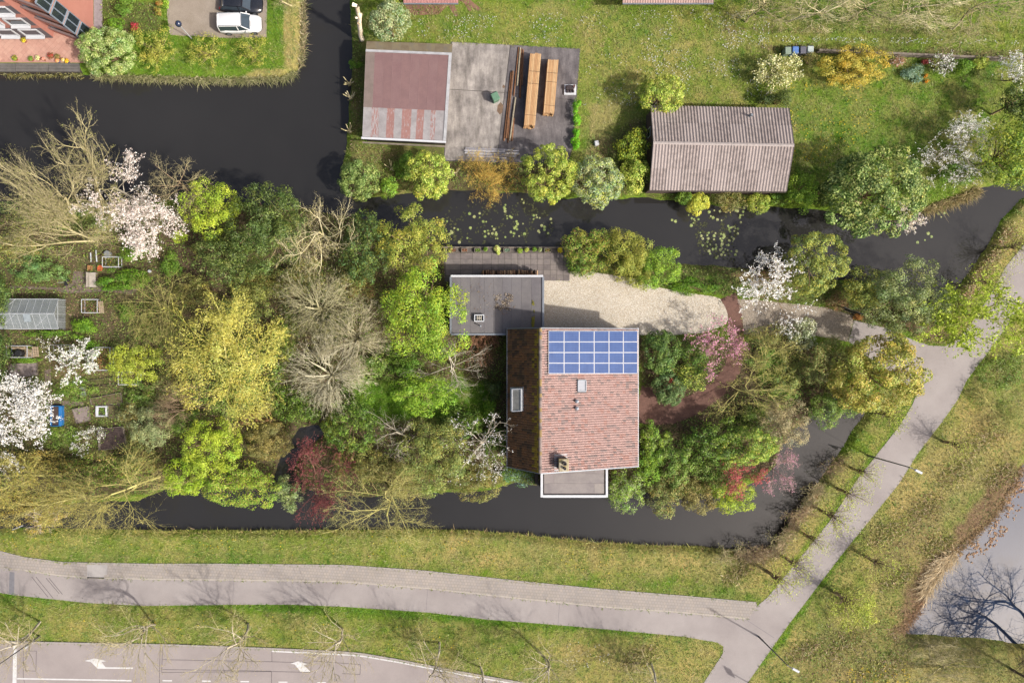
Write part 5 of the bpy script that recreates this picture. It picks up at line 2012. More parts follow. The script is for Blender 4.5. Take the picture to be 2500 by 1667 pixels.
leafy('lime green maple at the canal edge', 517, 512, 64, 72, 6.5, LIME, .17, 2.2, name='tree', cat='tree')
leafy('small lime bush below the lower magnolia', 437, 580, 20, 15, 1.8, LIME, .15)
leafy('large dark evergreen tree on the canal bank', 655, 560, 92, 100, 8.0, DARK + [(120, 136, 82)], .24, 2.6, lobes=40, name='tree', cat='tree', aspect=.35)
leafy('dark evergreen below the large one, with olive tips', 560, 640, 80, 62, 5.5, DARK + [(140, 150, 90)], .22, 2.4, name='tree', cat='tree', aspect=.35)
bare('pale lichen-covered bare tree beside the dark evergreen', 782, 582, 84, 84, 8, BK_PALE, counts=(9, 7, 7, 4), bend=.2, twig=BK_PALE, leafcols=[(200, 190, 110), (186, 176, 96)], nleaf=900, leaf=.1)
leafy('dark broad-leaved evergreen on the bank left of the olive tree', 896, 610, 62, 84, 7.0, DARK + [(96, 122, 74)], .26, 2.6, name='tree', cat='tree', aspect=.4)
leafy('olive-yellow tree at the left end of the waterside terrace', 1006, 590, 84, 84, 7.5, OLIVE_Y + [(120, 140, 60)], .17, 2.3, name='tree', cat='tree')
leafy('bright spring green tree against the garage', 1036, 765, 104, 108, 8.5, LIME + BRIGHT, .18, 2.2, lobes=46, name='tree', cat='tree', lobe=(.2, .34))
leafy('small spring green tree on the back lawn', 1034, 962, 74, 52, 5.0, BRIGHT, .17, 2.0, name='tree', cat='tree')
bare('silver-grey bare tree with radiating limbs behind the house', 1105, 895, 82, 66, 6.0, BK_GREY, counts=(9, 6, 5, 3), angle=1.0, trop=.0, r0=.13)
bare('reddish brown leafless bush below the garage', 1178, 842, 36, 46, 2.6, [(150, 116, 92), (134, 102, 80)], name='shrub', cat='shrub', counts=(9, 7, 6), multi=5, leafcols=RUST, nleaf=900, leaf=.13)
leafy('blackish green bush against the back wall of the house', 1200, 952, 28, 27, 2.6, DARKER, .17)
leafy('green rounded bush by the back wall of the house', 1197, 1000, 20, 28, 2.2, VIVID, .16)
leafy('low green bush between the spring tree and the bare tree', 1060, 850, 34, 34, 2.2, GREEN, .16, 2)
leafy('dark green thicket below the spring green tree', 960, 880, 50, 36, 2.4, GREEN + DARK, .16, 2)
dome('broad dome-shaped grey bare tree in the middle of the woodland, topmost of three', 775, 752, 112, 100, 8.0, [(160, 154, 120), (142, 138, 106), (176, 170, 136)], 400, OLIVE_Y + OLIVE, 1500)
dome('broad dome-shaped grey bare tree in the middle of the woodland, rightmost of three', 866, 828, 92, 98, 7.6, [(158, 152, 122), (142, 136, 108), (174, 166, 138)], 310, OLIVE, 800)
dome('broad dome-shaped pale bare tree in the middle of the woodland, lowest of three', 800, 918, 112, 92, 7.4, [(178, 172, 146), (160, 154, 128), (192, 186, 160)], 400, OLIVE, 600)
leafy('olive understorey above the fan-shaped trees', 690, 690, 90, 34, 2.6, BROWNG + OLIVE_G, .16, 1.6)
leafy('olive green bush below the dark evergreens', 620, 705, 58, 36, 3.0, OLIVE, .16, 1.8)
leafy('brown thicket right of the pale lichen tree', 880, 700, 40, 40, 3.0, BROWNG + RUST, .14, 1.5)
bare('weeping yellow willow, the largest crown of the woodland', 556, 874, 126, 134, 10, BK_OLIVE, counts=(9, 7, 7, 4), droop=.22, angle=.8, leafcols=YELLOW, nleaf=9000, leaf=.15, twig=YELLOW, ratio=.66, cloud=(YELLOW, 11000, .19))
leafy('green ivy understorey showing under the yellow willow', 560, 905, 120, 110, 3.4, OLIVE_G + GREEN, .18, 1.2)
leafy('acid yellow-green shrub left of the yellow willow', 332, 888, 62, 54, 3.4, [(164, 176, 72), (150, 164, 60), (178, 188, 88)], .16, 2.0)
bare('olive-brown leafless bush above the acid green shrub', 380, 770, 74, 88, 4.5, BK_OLIVE, name='shrub', cat='shrub', counts=(8, 7, 6, 4), multi=2, leafcols=OLIVE, nleaf=1800, leaf=.11)
leafy('olive undergrowth below the leafless bush', 400, 800, 70, 60, 1.5, BROWNG + GREEN, .15, 1.3)
leafy('vivid green hedge beside the wooden bench', 302, 685, 64, 28, 1.5, VIVID, .15, 2.6)
leafy('vivid green bush below the white-framed compost cage', 200, 802, 36, 24, 1.5, VIVID, .15, 2.6)
leafy('green currant bush right of the small glass frame', 318, 622, 26, 18, 1.3, GREEN, .15, 2.2)
leafy('green bush on the soil clearing by the path', 418, 656, 24, 38, 1.7, GREEN, .15, 2.2)
leafy('dark green bush below the hedge on the soil path', 305, 760, 26, 24, 1.5, GREEN, .15, 2)
leafy('grey-green willow bush at the lower allotment edge', 373, 1044, 48, 56, 4.0, GREYG, .14, 2.2)
bare('dark bare twig bush above the grey-green willow', 432, 990, 64, 52, 4.6, BK_BROWN, name='shrub', cat='shrub', counts=(8, 7, 6, 3), multi=2)
leafy('lime green tree on the lower canal bank, upper one', 520, 1088, 76, 66, 6.2, LIME, .16, 2.3, name='tree', cat='tree')
leafy('bright lime tree hanging over the lower canal, left one', 450, 1165, 54, 46, 5.0, [(148, 174, 56), (164, 188, 68), (128, 154, 48)], .16, 2.4, name='tree', cat='tree')
leafy('round brownish olive shrub beside the ditch', 660, 1074, 58, 48, 4.0, BROWNG, .14, 2.4, ball=True)
leafy('small brown olive shrub above the round one', 632, 1022, 40, 26, 3.0, BROWNG + RUST, .14, 2.0)
leafy('green willow hanging over the lower canal, middle one', 590, 1185, 92, 56, 5.0, OLIVE_Y + BRIGHT, .16, 2.0, name='tree', cat='tree')
leafy('grey-green bush hanging over the mouth of the ditch', 706, 1208, 36, 44, 3.6, GREYG + OLIVE_G, .15, 2.2)
bare('dark red plum tree at the ditch mouth', 784, 1170, 64, 88, 6.5, [(110, 76, 70), (124, 88, 78)], counts=(9, 8, 6, 4), leafcols=MAROON, nleaf=5200, leaf=.14)
leafy('dark green thicket right of the ditch', 862, 1040, 66, 66, 4.6, DARK + GREEN, .19, 2.4, name='tree', cat='tree')
leafy('yellow-green patch bush at the left of the dark thicket', 806, 1040, 20, 30, 2.0, LAUREL_Y, .15, ball=True)
bare('golden brown leafing tree sweeping over the lower canal', 275, 1215, 150, 92, 8.5, BK_OLIVE, counts=(10, 8, 7, 5), lean=(-4.5, -2), angle=.6, leafcols=OLIVE + GOLD, nleaf=4200, leaf=.11, ratio=.7)
bare('golden brown bare tree at the left edge above the verge', 60, 1190, 130, 84, 7.5, BK_OLIVE, counts=(10, 8, 7, 5), lean=(-3, -1), angle=.65, leafcols=GOLD + OLIVE_Y, nleaf=6500, leaf=.13, ratio=.7)
leafy('orange-brown scrub along the canal at the left edge', 70, 1250, 110, 46, 2.2, GOLD + BROWNG, .14, 1.8)
bare('leafless dead bush with white stems at the canal edge', 112, 1266, 44, 34, 2.6, [(196, 184, 172), (150, 136, 128)], name='shrub', cat='shrub', counts=(7, 6, 5), multi=3)
leafy('dark green scrub under the golden trees', 250, 1150, 120, 44, 2.4, GREEN + BROWNG, .16, 1.6)
leafy('brown scrub along the lower allotment boundary', 90, 1130, 100, 32, 2.0, BROWNG + GOLD, .15, 1.6)
bare('drooping grey-green willow reaching over the grass verge', 925, 1240, 112, 96, 8.0, BK_OLIVE, counts=(10, 8, 7, 5), lean=(-.6, -2.6), droop=.2, leafcols=OLIVE + GREYG, nleaf=3200, leaf=.11)
leafy('olive leafy tree on the lower bank left of the house', 1056, 1112, 86, 88, 6.2, OLIVE + OLIVE_G, .16, 2.2, name='tree', cat='tree')
bare('grey bare branches rising above the olive tree', 958, 1060, 52, 54, 6.4, BK_GREY, counts=(7, 5, 4, 3), bend=.2)
bare('white-flowering bare tree by the lower house corner', 1168, 1092, 74, 78, 6.6, BK_GREY, counts=(8, 5, 5, 3), blossom=WHITE, nblos=330, bl=.12, bend=.18)
leafy('brown-green bush over the water left of the house', 1170, 1182, 58, 40, 3.0, BROWNG + OLIVE, .15, 2.0)
leafy('green ivy bank below the house corner', 1262, 1163, 46, 26, 1.4, GREEN + BLUEG, .15, 2.4)
leafy('dark green undergrowth below the back lawn', 1120, 1040, 60, 30, 2.0, DARK, .17, 2.2)
leafy('green thicket left of the back lawn', 880, 960, 40, 50, 2.6, VIVID + GREEN, .16, 1.8)
leafy('deep green brush by the fan-shaped trees', 700, 985, 50, 40, 2.4, DARK + GREEN, .17, 1.8)
# allotment blossoms and conifers
leafy('dark conifer hedge at the left edge beside the greenhouse', 2, 740, 28, 62, 3.4, DARK + [(96, 122, 66)], .16, 2.6, name='hedge', cat='hedge')
leafy('dark conifer hedge at the left edge beside the compost bay', 6, 880, 30, 62, 3.4, DARK + [(96, 122, 66)], .16, 2.6, name='hedge', cat='hedge')
bare('large white blossoming cherry at the left edge', 36, 1016, 82, 84, 5.4, BK_DARK, counts=(10, 8, 7, 3), blossom=WHITE, nblos=3600, bl=.15)
bare('white blossoming pear in the middle of the allotment', 190, 884, 48, 42, 3.4, BK_DARK, counts=(9, 7, 5), blossom=WHITE, nblos=900, bl=.15, leafcols=VIVID, nleaf=900)
bare('thin white blossoming shrub left of the pear', 128, 852, 28, 26, 2.4, BK_DARK, name='shrub', cat='shrub', counts=(7, 6, 4), multi=3, blossom=WHITE, nblos=110, bl=.13, leafcols=OLIVE, nleaf=300)
bare('small white blossoming shrub beside the dark soil bed', 212, 1076, 36, 30, 2.0, BK_DARK, name='shrub', cat='shrub', counts=(7, 6, 4), multi=3, blossom=WHITE, nblos=230, bl=.13, leafcols=OLIVE_G, nleaf=600)
leafy('green bush right of the blossoming pear', 226, 852, 22, 22, 1.3, VIVID, .15, 2.2)
leafy('weedy scrub below the blue tub', 150, 1068, 46, 34, 1.0, OLIVE_G + GREEN, .14, 1.8)
leafy('green vegetable rows in the middle bed', 175, 952, 54, 28, .5, VIVID + OLIVE_G, .14, 1.4)
leafy('green border under the compost bay', 62, 880, 38, 7, .5, VIVID, .12, 2)
leafy('green fringe below the greenhouse', 110, 815, 60, 9, .6, VIVID, .13, 2)
# ================================================================ house garden, right side
leafy('dark green rhododendron at the upper right of the house', 1612, 858, 50, 52, 3.4, [(84, 110, 50), (104, 130, 62), (70, 94, 46), (126, 148, 80)], .19, 2.6, ball=True)
leafy('grey-green rhododendron in the bend of the brick path', 1634, 948, 42, 42, 2.8, [(98, 122, 72), (118, 140, 88), (80, 104, 58)], .18, 2.6, ball=True)
leafy('light green shrub at the lower right corner of the house', 1594, 1080, 42, 50, 3.2, BRIGHT + OLIVE_G, .16, 2.4)
bare('pink magnolia beside the brick garden path', 1754, 848, 54, 62, 4.4, BK_BROWN, counts=(9, 7, 6, 3), blossom=PINK, nblos=620, bl=.16, leafcols=OLIVE_G, nleaf=700)
leafy('yellow-green azalea inside the path loop', 1690, 916, 42, 46, 2.6, LAUREL_Y + DARK, .16, 2.0)
leafy('small coral-flowered azalea in the path loop', 1642, 918, 14, 16, 1.6, DARK, .14, 2, extra=([(222, 96, 92), (234, 130, 116)], .25, .14))
leafy('dark green holly at the pink magnolia', 1690, 868, 36, 46, 3.0, DARK + GREEN, .17, 2.4)
bare('white magnolia over the entrance drive', 1888, 704, 74, 80, 5.6, BK_BROWN, counts=(9, 7, 6, 3), blossom=WHITE, nblos=1300, bl=.17, leafcols=OLIVE_G, nleaf=300)
leafy('round olive-yellow willow on the canal bank', 1985, 640, 80, 76, 6.0, OLIVE_Y + OLIVE_G, .15, 2.6, name='tree', cat='tree', ball=True)
leafy('olive green bush next to the metal gate', 2112, 702, 60, 54, 4.4, OLIVE_Y + OLIVE_G, .15, 2.2)
leafy('large grey-green willow bush at the end of the canal', 2212, 728, 94, 86, 6.0, GREYG + OLIVE_G, .14, 2.3, name='tree', cat='tree')
bare('lime-leaved young tree over the path junction', 2386, 775, 108, 74, 8.0, BK_OLIVE, counts=(8, 6, 6, 4), leafcols=LIME, nleaf=6500, leaf=.25)
leafy('lime green shrub between the canal end and the path', 2320, 760, 46, 44, 2.2, LIME + VIVID, .16, 1.6)
leafy('mixed shrub at the right end of the terrace', 1440, 612, 64, 58, 3.4, OLIVE_Y + GREEN + [(150, 120, 80)], .16, 2.3)
leafy('dark shrub below the mixed shrub at the terrace end', 1410, 640, 30, 34, 2.2, DARK + GREEN, .16, 2.2)
leafy('yellow-olive willow shrub on the canal bank above the drive', 1532, 620, 56, 60, 4.0, OLIVE_Y, .15, 2.4)
leafy('fresh green shrub right of the yellow-olive willow', 1606, 652, 52, 56, 4.0, BRIGHT + GREEN, .15, 2.4)
leafy('olive yellow shrub crown between the bank shrubs', 1560, 664, 36, 44, 3.0, OLIVE_Y, .15, 2.2)
leafy('green ground cover at the foot of the fresh green shrub', 1690, 700, 60, 22, .8, VIVID, .14, 2)
bare('yellow-twigged bare tree beside the brick path, upper', 1872, 862, 64, 54, 5.0, BK_OLIVE, counts=(9, 7, 6, 4), leafcols=OLIVE_Y, nleaf=500, bend=.18)
bare('yellow-twigged bare tree reaching over the brick path, lower', 1830, 956, 88, 62, 5.4, BK_OLIVE, counts=(9, 6, 6, 4), bend=.18, leafcols=OLIVE_Y, nleaf=400)
leafy('whitish-green flowering shrub above the olive bush', 1955, 818, 34, 40, 3.0, GREYG, .13, 1.8, extra=([(220, 222, 196)], .12, .11))
leafy('dull olive bush left of the golden willow', 2008, 880, 56, 58, 4.6, BROWNG + OLIVE_G, .15, 2.2)
leafy('big round golden-olive willow beside the path junction', 2140, 914, 116, 98, 7.0, GOLD + OLIVE_Y + OLIVE_Y, .15, 3.0, lobes=40, name='tree', cat='tree', ball=True)
leafy('grey-brown budding tree above the lower canal', 1912, 1030, 60, 58, 5.5, [(160, 150, 112), (142, 132, 96), (176, 164, 126)], .13, 1.7, name='tree', cat='tree')
leafy('green willow bush at the tip of the lower canal', 2014, 1002, 38, 44, 3.4, GREEN + OLIVE_G, .15, 2.4)
leafy('dark green garden tree below the brick path', 1740, 1076, 70, 58, 5.4, DARK + GREEN, .19, 2.5, name='tree', cat='tree')
leafy('yellow-green tree crown beside the dark garden tree', 1818, 1088, 74, 48, 5.6, LAUREL_Y + GREEN, .17, 2.4, name='tree', cat='tree', ball=True)
bare('crimson blossoming tree over the lower canal bank', 1817, 1156, 50, 46, 5.0, [(130, 80, 76)], counts=(9, 8, 6, 3), leafcols=REDPINK + [(150, 110, 90)], nleaf=2300, leaf=.13)
leafy('lime bush hanging over the water below the crimson tree', 1794, 1214, 58, 38, 2.8, LIME, .15, 2.2)
leafy('brown-olive bush over the water', 1694, 1208, 46, 46, 3.0, BROWNG, .15, 2.2)
leafy('light green bush over the water beside the extension', 1530, 1196, 48, 52, 3.2, BRIGHT + GREYG, .15, 2.3)
leafy('olive-brown bush over the water, second from the extension', 1616, 1210, 44, 46, 3.0, BROWNG + OLIVE_G, .15, 2.2)
leafy('mid green thicket right of the light green shrub', 1650, 1128, 52, 50, 4.0, GREEN + OLIVE_G, .17, 2.3)
bare('pinkish grey twiggy shrub at the water', 1906, 1152, 38, 48, 3.0, [(176, 150, 144), (160, 136, 130)], name='shrub', cat='shrub', counts=(8, 7, 6), multi=4, blossom=PINK, nblos=160, bl=.12)
leafy('dark undergrowth between the two yellow-twigged trees', 1900, 940, 50, 50, 1.8, DARK + GREEN, .16, 2.2)
leafy('green undergrowth under the upper yellow-twigged tree', 1880, 880, 60, 40, 1.5, GREEN + OLIVE_G, .15, 1.8)
leafy('dark bush at the foot of the grey-brown budding tree', 1830, 1030, 40, 34, 2.0, DARKER, .17, 2.2)
leafy('dull brown brush by the metal gate', 2050, 735, 34, 24, 1.2, RUST + BROWNG, .13, 1.6)
leafy('rust-orange low shrub at the end of the gate', 2095, 775, 16, 8, .6, [(196, 142, 84), (180, 126, 72)], .12, 2)

# ================================================================ street trees in the south verge
st = []
for lab, px_, py_ in (('first from the left edge', 98, 1517), ('second from the left edge', 378, 1524), ('third from the left edge', 606, 1522)):
    z_ = 5.2
    q_ = W(px_, py_, 0)
    rng = seed()
    t = thing('street_tree', 'slender bare street tree in the verge beside the road, ' + lab, 'tree', q_, 'street trees in the verge')
    A = grow(rng, 8.5, (3.1, 3.1), (10, 7, 6, 3), .28, .13, .10, .05, .62, .62, .009)
    big = A[:, 8] <= 1
    part_np('trunk', segs_mesh(A[big][:, :8], BK_GREY, rng, 6), bark_mat, t)
    part_np('crown', crown_twigs(A[~big], BK_TAN, rng), bark_mat, t)
    tw = A[A[:, 8] >= 3]
    i = rng.integers(0, len(tw), 500)
    part_np('leaves', leaves_mesh(tw[i, 3:6], rng.normal(0, 1, (500, 3)), .09, GOLD, rng), leaf_mat, t)
    st.append(t)
for k_, (lab, px_, py_) in enumerate((('fourth from the left edge', 836, 1534), ('fifth from the left edge', 1073, 1567), ('sixth from the left edge', 1173, 1627), ('seventh from the left edge', 1318, 1592), ('last before the path junction', 1590, 1620))):
    copy_tree(st[k_ % 3], W(px_, py_, 0), 'slender bare street tree in the verge beside the road, ' + lab, rz=1.3 + k_ * 2.1, sc=(.95, .9, .75, .95, 1.0)[k_])

# ================================================================ pollard willows along the path
pol = []
for k_ in range(3):
    rng = seed()
    sg, tips = fan_segs(rng, 2.3, 2.3, 4.6, 60, 2, 1.7, (0, 0), .02)
    pol.append((sg, tips, rng))
plist = [(2438, 607, 'topmost on the canal side'), (2371, 691, 'beside the canal end'), (2136, 1006, 'by the golden willow'), (2080, 1143, 'by the street lamp on the canal side'), (2048, 1194, 'second below the lamp'),
         (2004, 1246, 'third below the lamp'), (1962, 1302, 'fourth below the lamp'), (1918, 1362, 'fifth below the lamp'), (1872, 1394, 'last one before the pavement'),
         (2303, 1078, 'upper one on the field side'), (2114, 1358, 'middle one on the field side'), (2036, 1444, 'lowest one on the field side'), (2256, 872, 'hidden in the brush at the junction')]
pro = []
for k_, (px_, py_, lab) in enumerate(plist[:-1]):
    label = 'pollard willow with thin shoots along the path, ' + lab
    if k_ < 3:
        sg, tips, rng = pol[k_]
        t = thing('pollard_willow', label, 'tree', W(px_, py_, 0), 'pollard willows along the path')
        tr = [(0, 0, -.1, .04, 0, .9, .19, .16), (.04, 0, .9, 0, 0, 1.6, .16, .25), (0, 0, 1.6, 0, 0, 1.85, .25, .1)]
        part_np('trunk', segs_mesh(tr, BK_BROWN, rng, 9), bark_mat, t)
        part_np('crown', crown_twigs(np.array(sg), BK_DARK + BK_BROWN, rng), bark_mat, t)
        i = rng.integers(0, len(tips), 900)
        part_np('leaves', leaves_mesh(tips[i] + rng.normal(0, .14, (900, 3)), rng.normal(0, .8, (900, 3)) + np.array([0, 0, .6]), .13, [(176, 186, 84), (190, 198, 104), (160, 170, 72)], rng), leaf_mat, t)
        pro.append(t)
    else:
        copy_tree(pro[k_ % 3], W(px_, py_, 0), label, rz=k_ * 1.7, sc=.85 + .1 * (k_ % 3))
leafy('lime green willow bush on the field side of the path', 2086, 1490, 54, 48, 2.4, [(166, 178, 72), (184, 192, 92), (146, 158, 62)], .14, .8, fill=.7)
bare('big leafless tree at the lower pond bank', 2630, 1655, 120, 110, 10, BK_DARK, counts=(10, 8, 7, 4), r0=.2)
bare('leafless bush on the lower pond bank left of the big tree', 2290, 1590, 60, 30, 2.2, BK_TAN, name='shrub', cat='shrub', counts=(9, 7, 5), multi=5)
bare('leafless bush below the pond at the bottom edge', 2330, 1640, 90, 36, 2.4, BK_TAN, name='shrub', cat='shrub', counts=(8, 6, 5), multi=5)
bare('thin brush along the field at the right edge', 2440, 1000, 60, 60, 1.6, BK_OLIVE, name='shrub', cat='shrub', counts=(8, 6, 5), multi=5, leafcols=OLIVE_G, nleaf=800)
leafy('low green scrub on the field beside the path junction', 2445, 905, 60, 46, .8, OLIVE_G + GREEN, .14, 1.1)

# ================================================================ cut stumps and the lopped trunk by the barn
rng = seed()
b_ = W(884, 97, 0)
t = thing('lopped_trunk', 'tall pale lopped tree trunk standing at the canal above the barn', 'tree', b_)
sg = []
p_ = np.array([0, 0, 0.0])
for k_ in range(7):
    q_ = p_ + np.array([rng.normal(0, .07), rng.normal(0, .07), 1.05])
    sg.append((*p_, *q_, .26 - .008 * k_, .25 - .008 * k_))
    if k_ > 2:
        for _ in range(2):
            d_ = rng.normal(size=3)
            d_[2] = abs(d_[2])
            d_ /= np.linalg.norm(d_)
            sg.append((*q_, *(q_ + d_ * .45), .13, .11))
    p_ = q_
part_np('trunk', segs_mesh(sg, [(214, 198, 172), (190, 174, 148), (226, 212, 190)], rng, 8), bark_mat, t)
for lab, px_, py_ in (('on the bank left of the barn, upper', 853, 205), ('on the bank left of the barn, middle', 856, 240), ('on the bank left of the barn, lower', 853, 322), ('between the laurels below the barn', 955, 412), ('beside the mustard shrubs', 1113, 424)):
    rng = seed()
    t = thing('coppice_stump', 'cut coppice stump with pale stubs ' + lab, 'stump', W(px_, py_, 0), 'cut coppice stumps')
    sg = [(0, 0, -.1, 0, 0, .2, .22, .18)]
    for _ in range(11):
        a_ = rng.uniform(0, 6.28)
        L_ = rng.uniform(.5, 1.1)
        m_ = np.array([math.cos(a_) * .35, math.sin(a_) * .35, .4]) * L_
        e_ = m_ + np.array([math.cos(a_) * .3, math.sin(a_) * .3, .6]) * L_
        sg += [(0, 0, .15, *m_, .06, .05), (*m_, *e_, .05, .045)]
    part_np('stubs', segs_mesh(sg, BK_PALE + BK_TAN, rng, 6), bark_mat, t)

REDDISH = [(170, 140, 110), (150, 130, 96)]
# ================================================================ filler of the woodland between the big crowns
for lab, px_, py_, rx_, ry_, h_, cols in (
        ('olive bush on the slope below the lime maple', 505, 600, 40, 34, 2.4, OLIVE_G + BROWNG), ('brown-olive bush above the yellow willow, left', 480, 705, 56, 36, 3.2, BROWNG + OLIVE), ('olive bush above the yellow willow, right', 600, 752, 60, 36, 3.0, OLIVE + OLIVE_G),
        ('green-brown bush between the lichen tree and the fan trees', 745, 672, 56, 36, 3.4, OLIVE_G + BROWNG), ('olive bush between the dark evergreen and the spring green tree', 868, 690, 52, 44, 4.0, BROWNG + OLIVE_G), ('dark bush between the fan trees', 820, 800, 44, 40, 3.4, DARK + OLIVE_G),
        ('green bush between the yellow willow and the fan trees', 690, 830, 40, 60, 3.0, GREEN + OLIVE), ('olive thicket below the yellow willow', 620, 985, 60, 34, 3.0, BROWNG + OLIVE_G), ('green thicket left below the yellow willow', 470, 1035, 44, 40, 3.2, OLIVE_G + GREEN),
        ('dark green thicket above the ditch', 745, 1000, 48, 36, 3.0, DARK + GREEN), ('olive bush left of the back lawn', 905, 905, 44, 40, 3.0, GREEN + OLIVE_G), ('olive thicket below the dark thicket', 880, 1130, 70, 50, 3.6, OLIVE + BROWNG),
        ('brown-green thicket right of the plum tree', 975, 1165, 70, 44, 3.4, OLIVE + BROWNG), ('green bush above the white-flowering tree', 1130, 1035, 54, 36, 3.0, GREEN + DARK), ('olive bush below the white-flowering tree', 1140, 1150, 60, 40, 3.4, OLIVE_G + BROWNG),
        ('dark bush at the back corner of the house', 1212, 1085, 30, 46, 3.0, DARK + GREEN), ('green bush below the bright spring tree', 990, 905, 44, 36, 2.8, GREEN), ('weedy brown bush right of the acid green shrub', 410, 940, 50, 40, 2.4, BROWNG + OLIVE_G),
        ('olive brush below the acid green shrub', 345, 965, 44, 28, 1.6, GREEN + OLIVE_G), ('grey brush on the allotment edge above the grey-green willow', 320, 1010, 32, 30, 1.8, BROWNG + GREYG), ('olive brush at the foot of the grey-green willow', 340, 1110, 60, 36, 2.4, OLIVE_G + BROWNG),
        ('olive brush at the top of the allotment', 40, 600, 60, 40, 1.8, OLIVE_G + BROWNG), ('green brush below the lower magnolia', 330, 600, 34, 22, 1.6, GREEN), ('green brush beside the upper magnolia', 225, 540, 46, 36, 1.8, OLIVE_G),
        ('olive bush at the entrance drive edge', 1870, 815, 56, 24, 1.8, OLIVE_G + BROWNG),
        ('green bush between the golden willow and the canal tip', 2060, 985, 44, 30, 2.4, OLIVE_G + GREEN), ('olive bush between the two yellow-twigged trees', 1935, 905, 44, 44, 2.6, OLIVE_G + OLIVE), ('green bush below the lower yellow-twigged tree', 1850, 1015, 56, 36, 2.6, OLIVE_G + GREEN),
        ('mid green thicket below the dark garden tree', 1730, 1130, 56, 44, 3.4, GREEN + OLIVE_G), ('olive thicket at the water below the thicket', 1650, 1178, 50, 36, 3.0, OLIVE_G + BROWNG), ('olive thicket beside the crimson tree', 1755, 1170, 46, 42, 3.2, GREEN + BROWNG),
        ('green thicket at the lower right wall of the house', 1580, 1130, 40, 44, 3.0, GREEN + BRIGHT), ('brownish bush at the bank left of the olive willow', 1900, 668, 44, 18, 1.2, BROWNG + RUST)):
    leafy(lab, px_, py_, rx_, ry_, h_, cols, .16, 1.9)
bare('tangled bare bramble on the canal bank, nearest the street lamp', 2040, 1140, 34, 26, 1.7, BK_TAN if 0 else BK_BROWN, name='bramble', cat='bramble', counts=(7, 6, 5), multi=4, bend=.25, angle=1.0, leafcols=OLIVE + REDDISH, nleaf=260, leaf=.12, group='brambles on the canal bank')
bare('tangled bare bramble on the canal bank, second below the lamp', 1992, 1205, 34, 26, 1.7, BK_TAN if 1 else BK_BROWN, name='bramble', cat='bramble', counts=(7, 6, 5), multi=4, bend=.25, angle=1.0, leafcols=OLIVE + REDDISH, nleaf=260, leaf=.12, group='brambles on the canal bank')
bare('tangled bare bramble on the canal bank, third below the lamp', 1948, 1268, 34, 26, 1.7, BK_TAN if 0 else BK_BROWN, name='bramble', cat='bramble', counts=(7, 6, 5), multi=4, bend=.25, angle=1.0, leafcols=OLIVE + REDDISH, nleaf=260, leaf=.12, group='brambles on the canal bank')
bare('tangled bare bramble on the canal bank, fourth below the lamp', 1912, 1322, 34, 26, 1.7, BK_TAN if 1 else BK_BROWN, name='bramble', cat='bramble', counts=(7, 6, 5), multi=4, bend=.25, angle=1.0, leafcols=OLIVE + REDDISH, nleaf=260, leaf=.12, group='brambles on the canal bank')
bare('tangled bare bramble on the canal bank, at the canal corner', 1850, 1356, 34, 26, 1.7, BK_TAN if 0 else BK_BROWN, name='bramble', cat='bramble', counts=(7, 6, 5), multi=4, bend=.25, angle=1.0, leafcols=OLIVE + REDDISH, nleaf=260, leaf=.12, group='brambles on the canal bank')
bare('tangled bare bramble on the canal bank, on the lower bank before the corner', 1780, 1352, 34, 26, 1.7, BK_TAN if 1 else BK_BROWN, name='bramble', cat='bramble', counts=(7, 6, 5), multi=4, bend=.25, angle=1.0, leafcols=OLIVE + REDDISH, nleaf=260, leaf=.12, group='brambles on the canal bank')
bare('leafless tree at the bottom right corner below the pond', 2565, 1690, 95, 95, 8, BK_DARK, counts=(9, 8, 6, 4), r0=.16)
bare('leafless tree beyond the right edge at the pond corner', 2680, 1600, 105, 100, 10, BK_DARK, counts=(9, 8, 6, 4), r0=.2)
def stuff_part(*a):
    return stuff(part_np(*a))


# ================================================================ grass, flowers, undergrowth, reeds
BLOCKED = [[(14, 728), (166, 728), (166, 808), (14, 808)], EAST_PATH, SIDEWALK, ROAD, GRAVEL, GRAVEL2, strip_line(GARDEN_PATH_LINE, 40), [(408, -20), (653, -20), (651, 92), (560, 94), (415, 86), (408, 40)], [(1085, 600), (1391, 600), (1391, 688), (1085, 688)],
           [(885, 98), (1417, 119), (1399, 362), (1385, 402), (1083, 396), (884, 345)], [(-20, -20), (252, -20), (252, 80), (212, 154), (196, 178), (-20, 176)], [(1590, 270), (1920, 275), (1920, 465), (1590, 460)],
           [(1100, 670), (1326, 670), (1556, 800), (1556, 1145), (1240, 1145), (1240, 815), (1100, 815)]]


def free(X, Y, margin=0.0):
    ok = np.ones(len(X), bool)
    for p in BLOCKED:
        P = arr(p)
        m_ = (X > P[:, 0].min()) & (X < P[:, 0].max()) & (Y > P[:, 1].min()) & (Y < P[:, 1].max())
        idx = np.nonzero(m_)[0]
        if len(idx):
            ok[idx[sdist(X[idx], Y[idx], p) > margin]] = False
    return ok


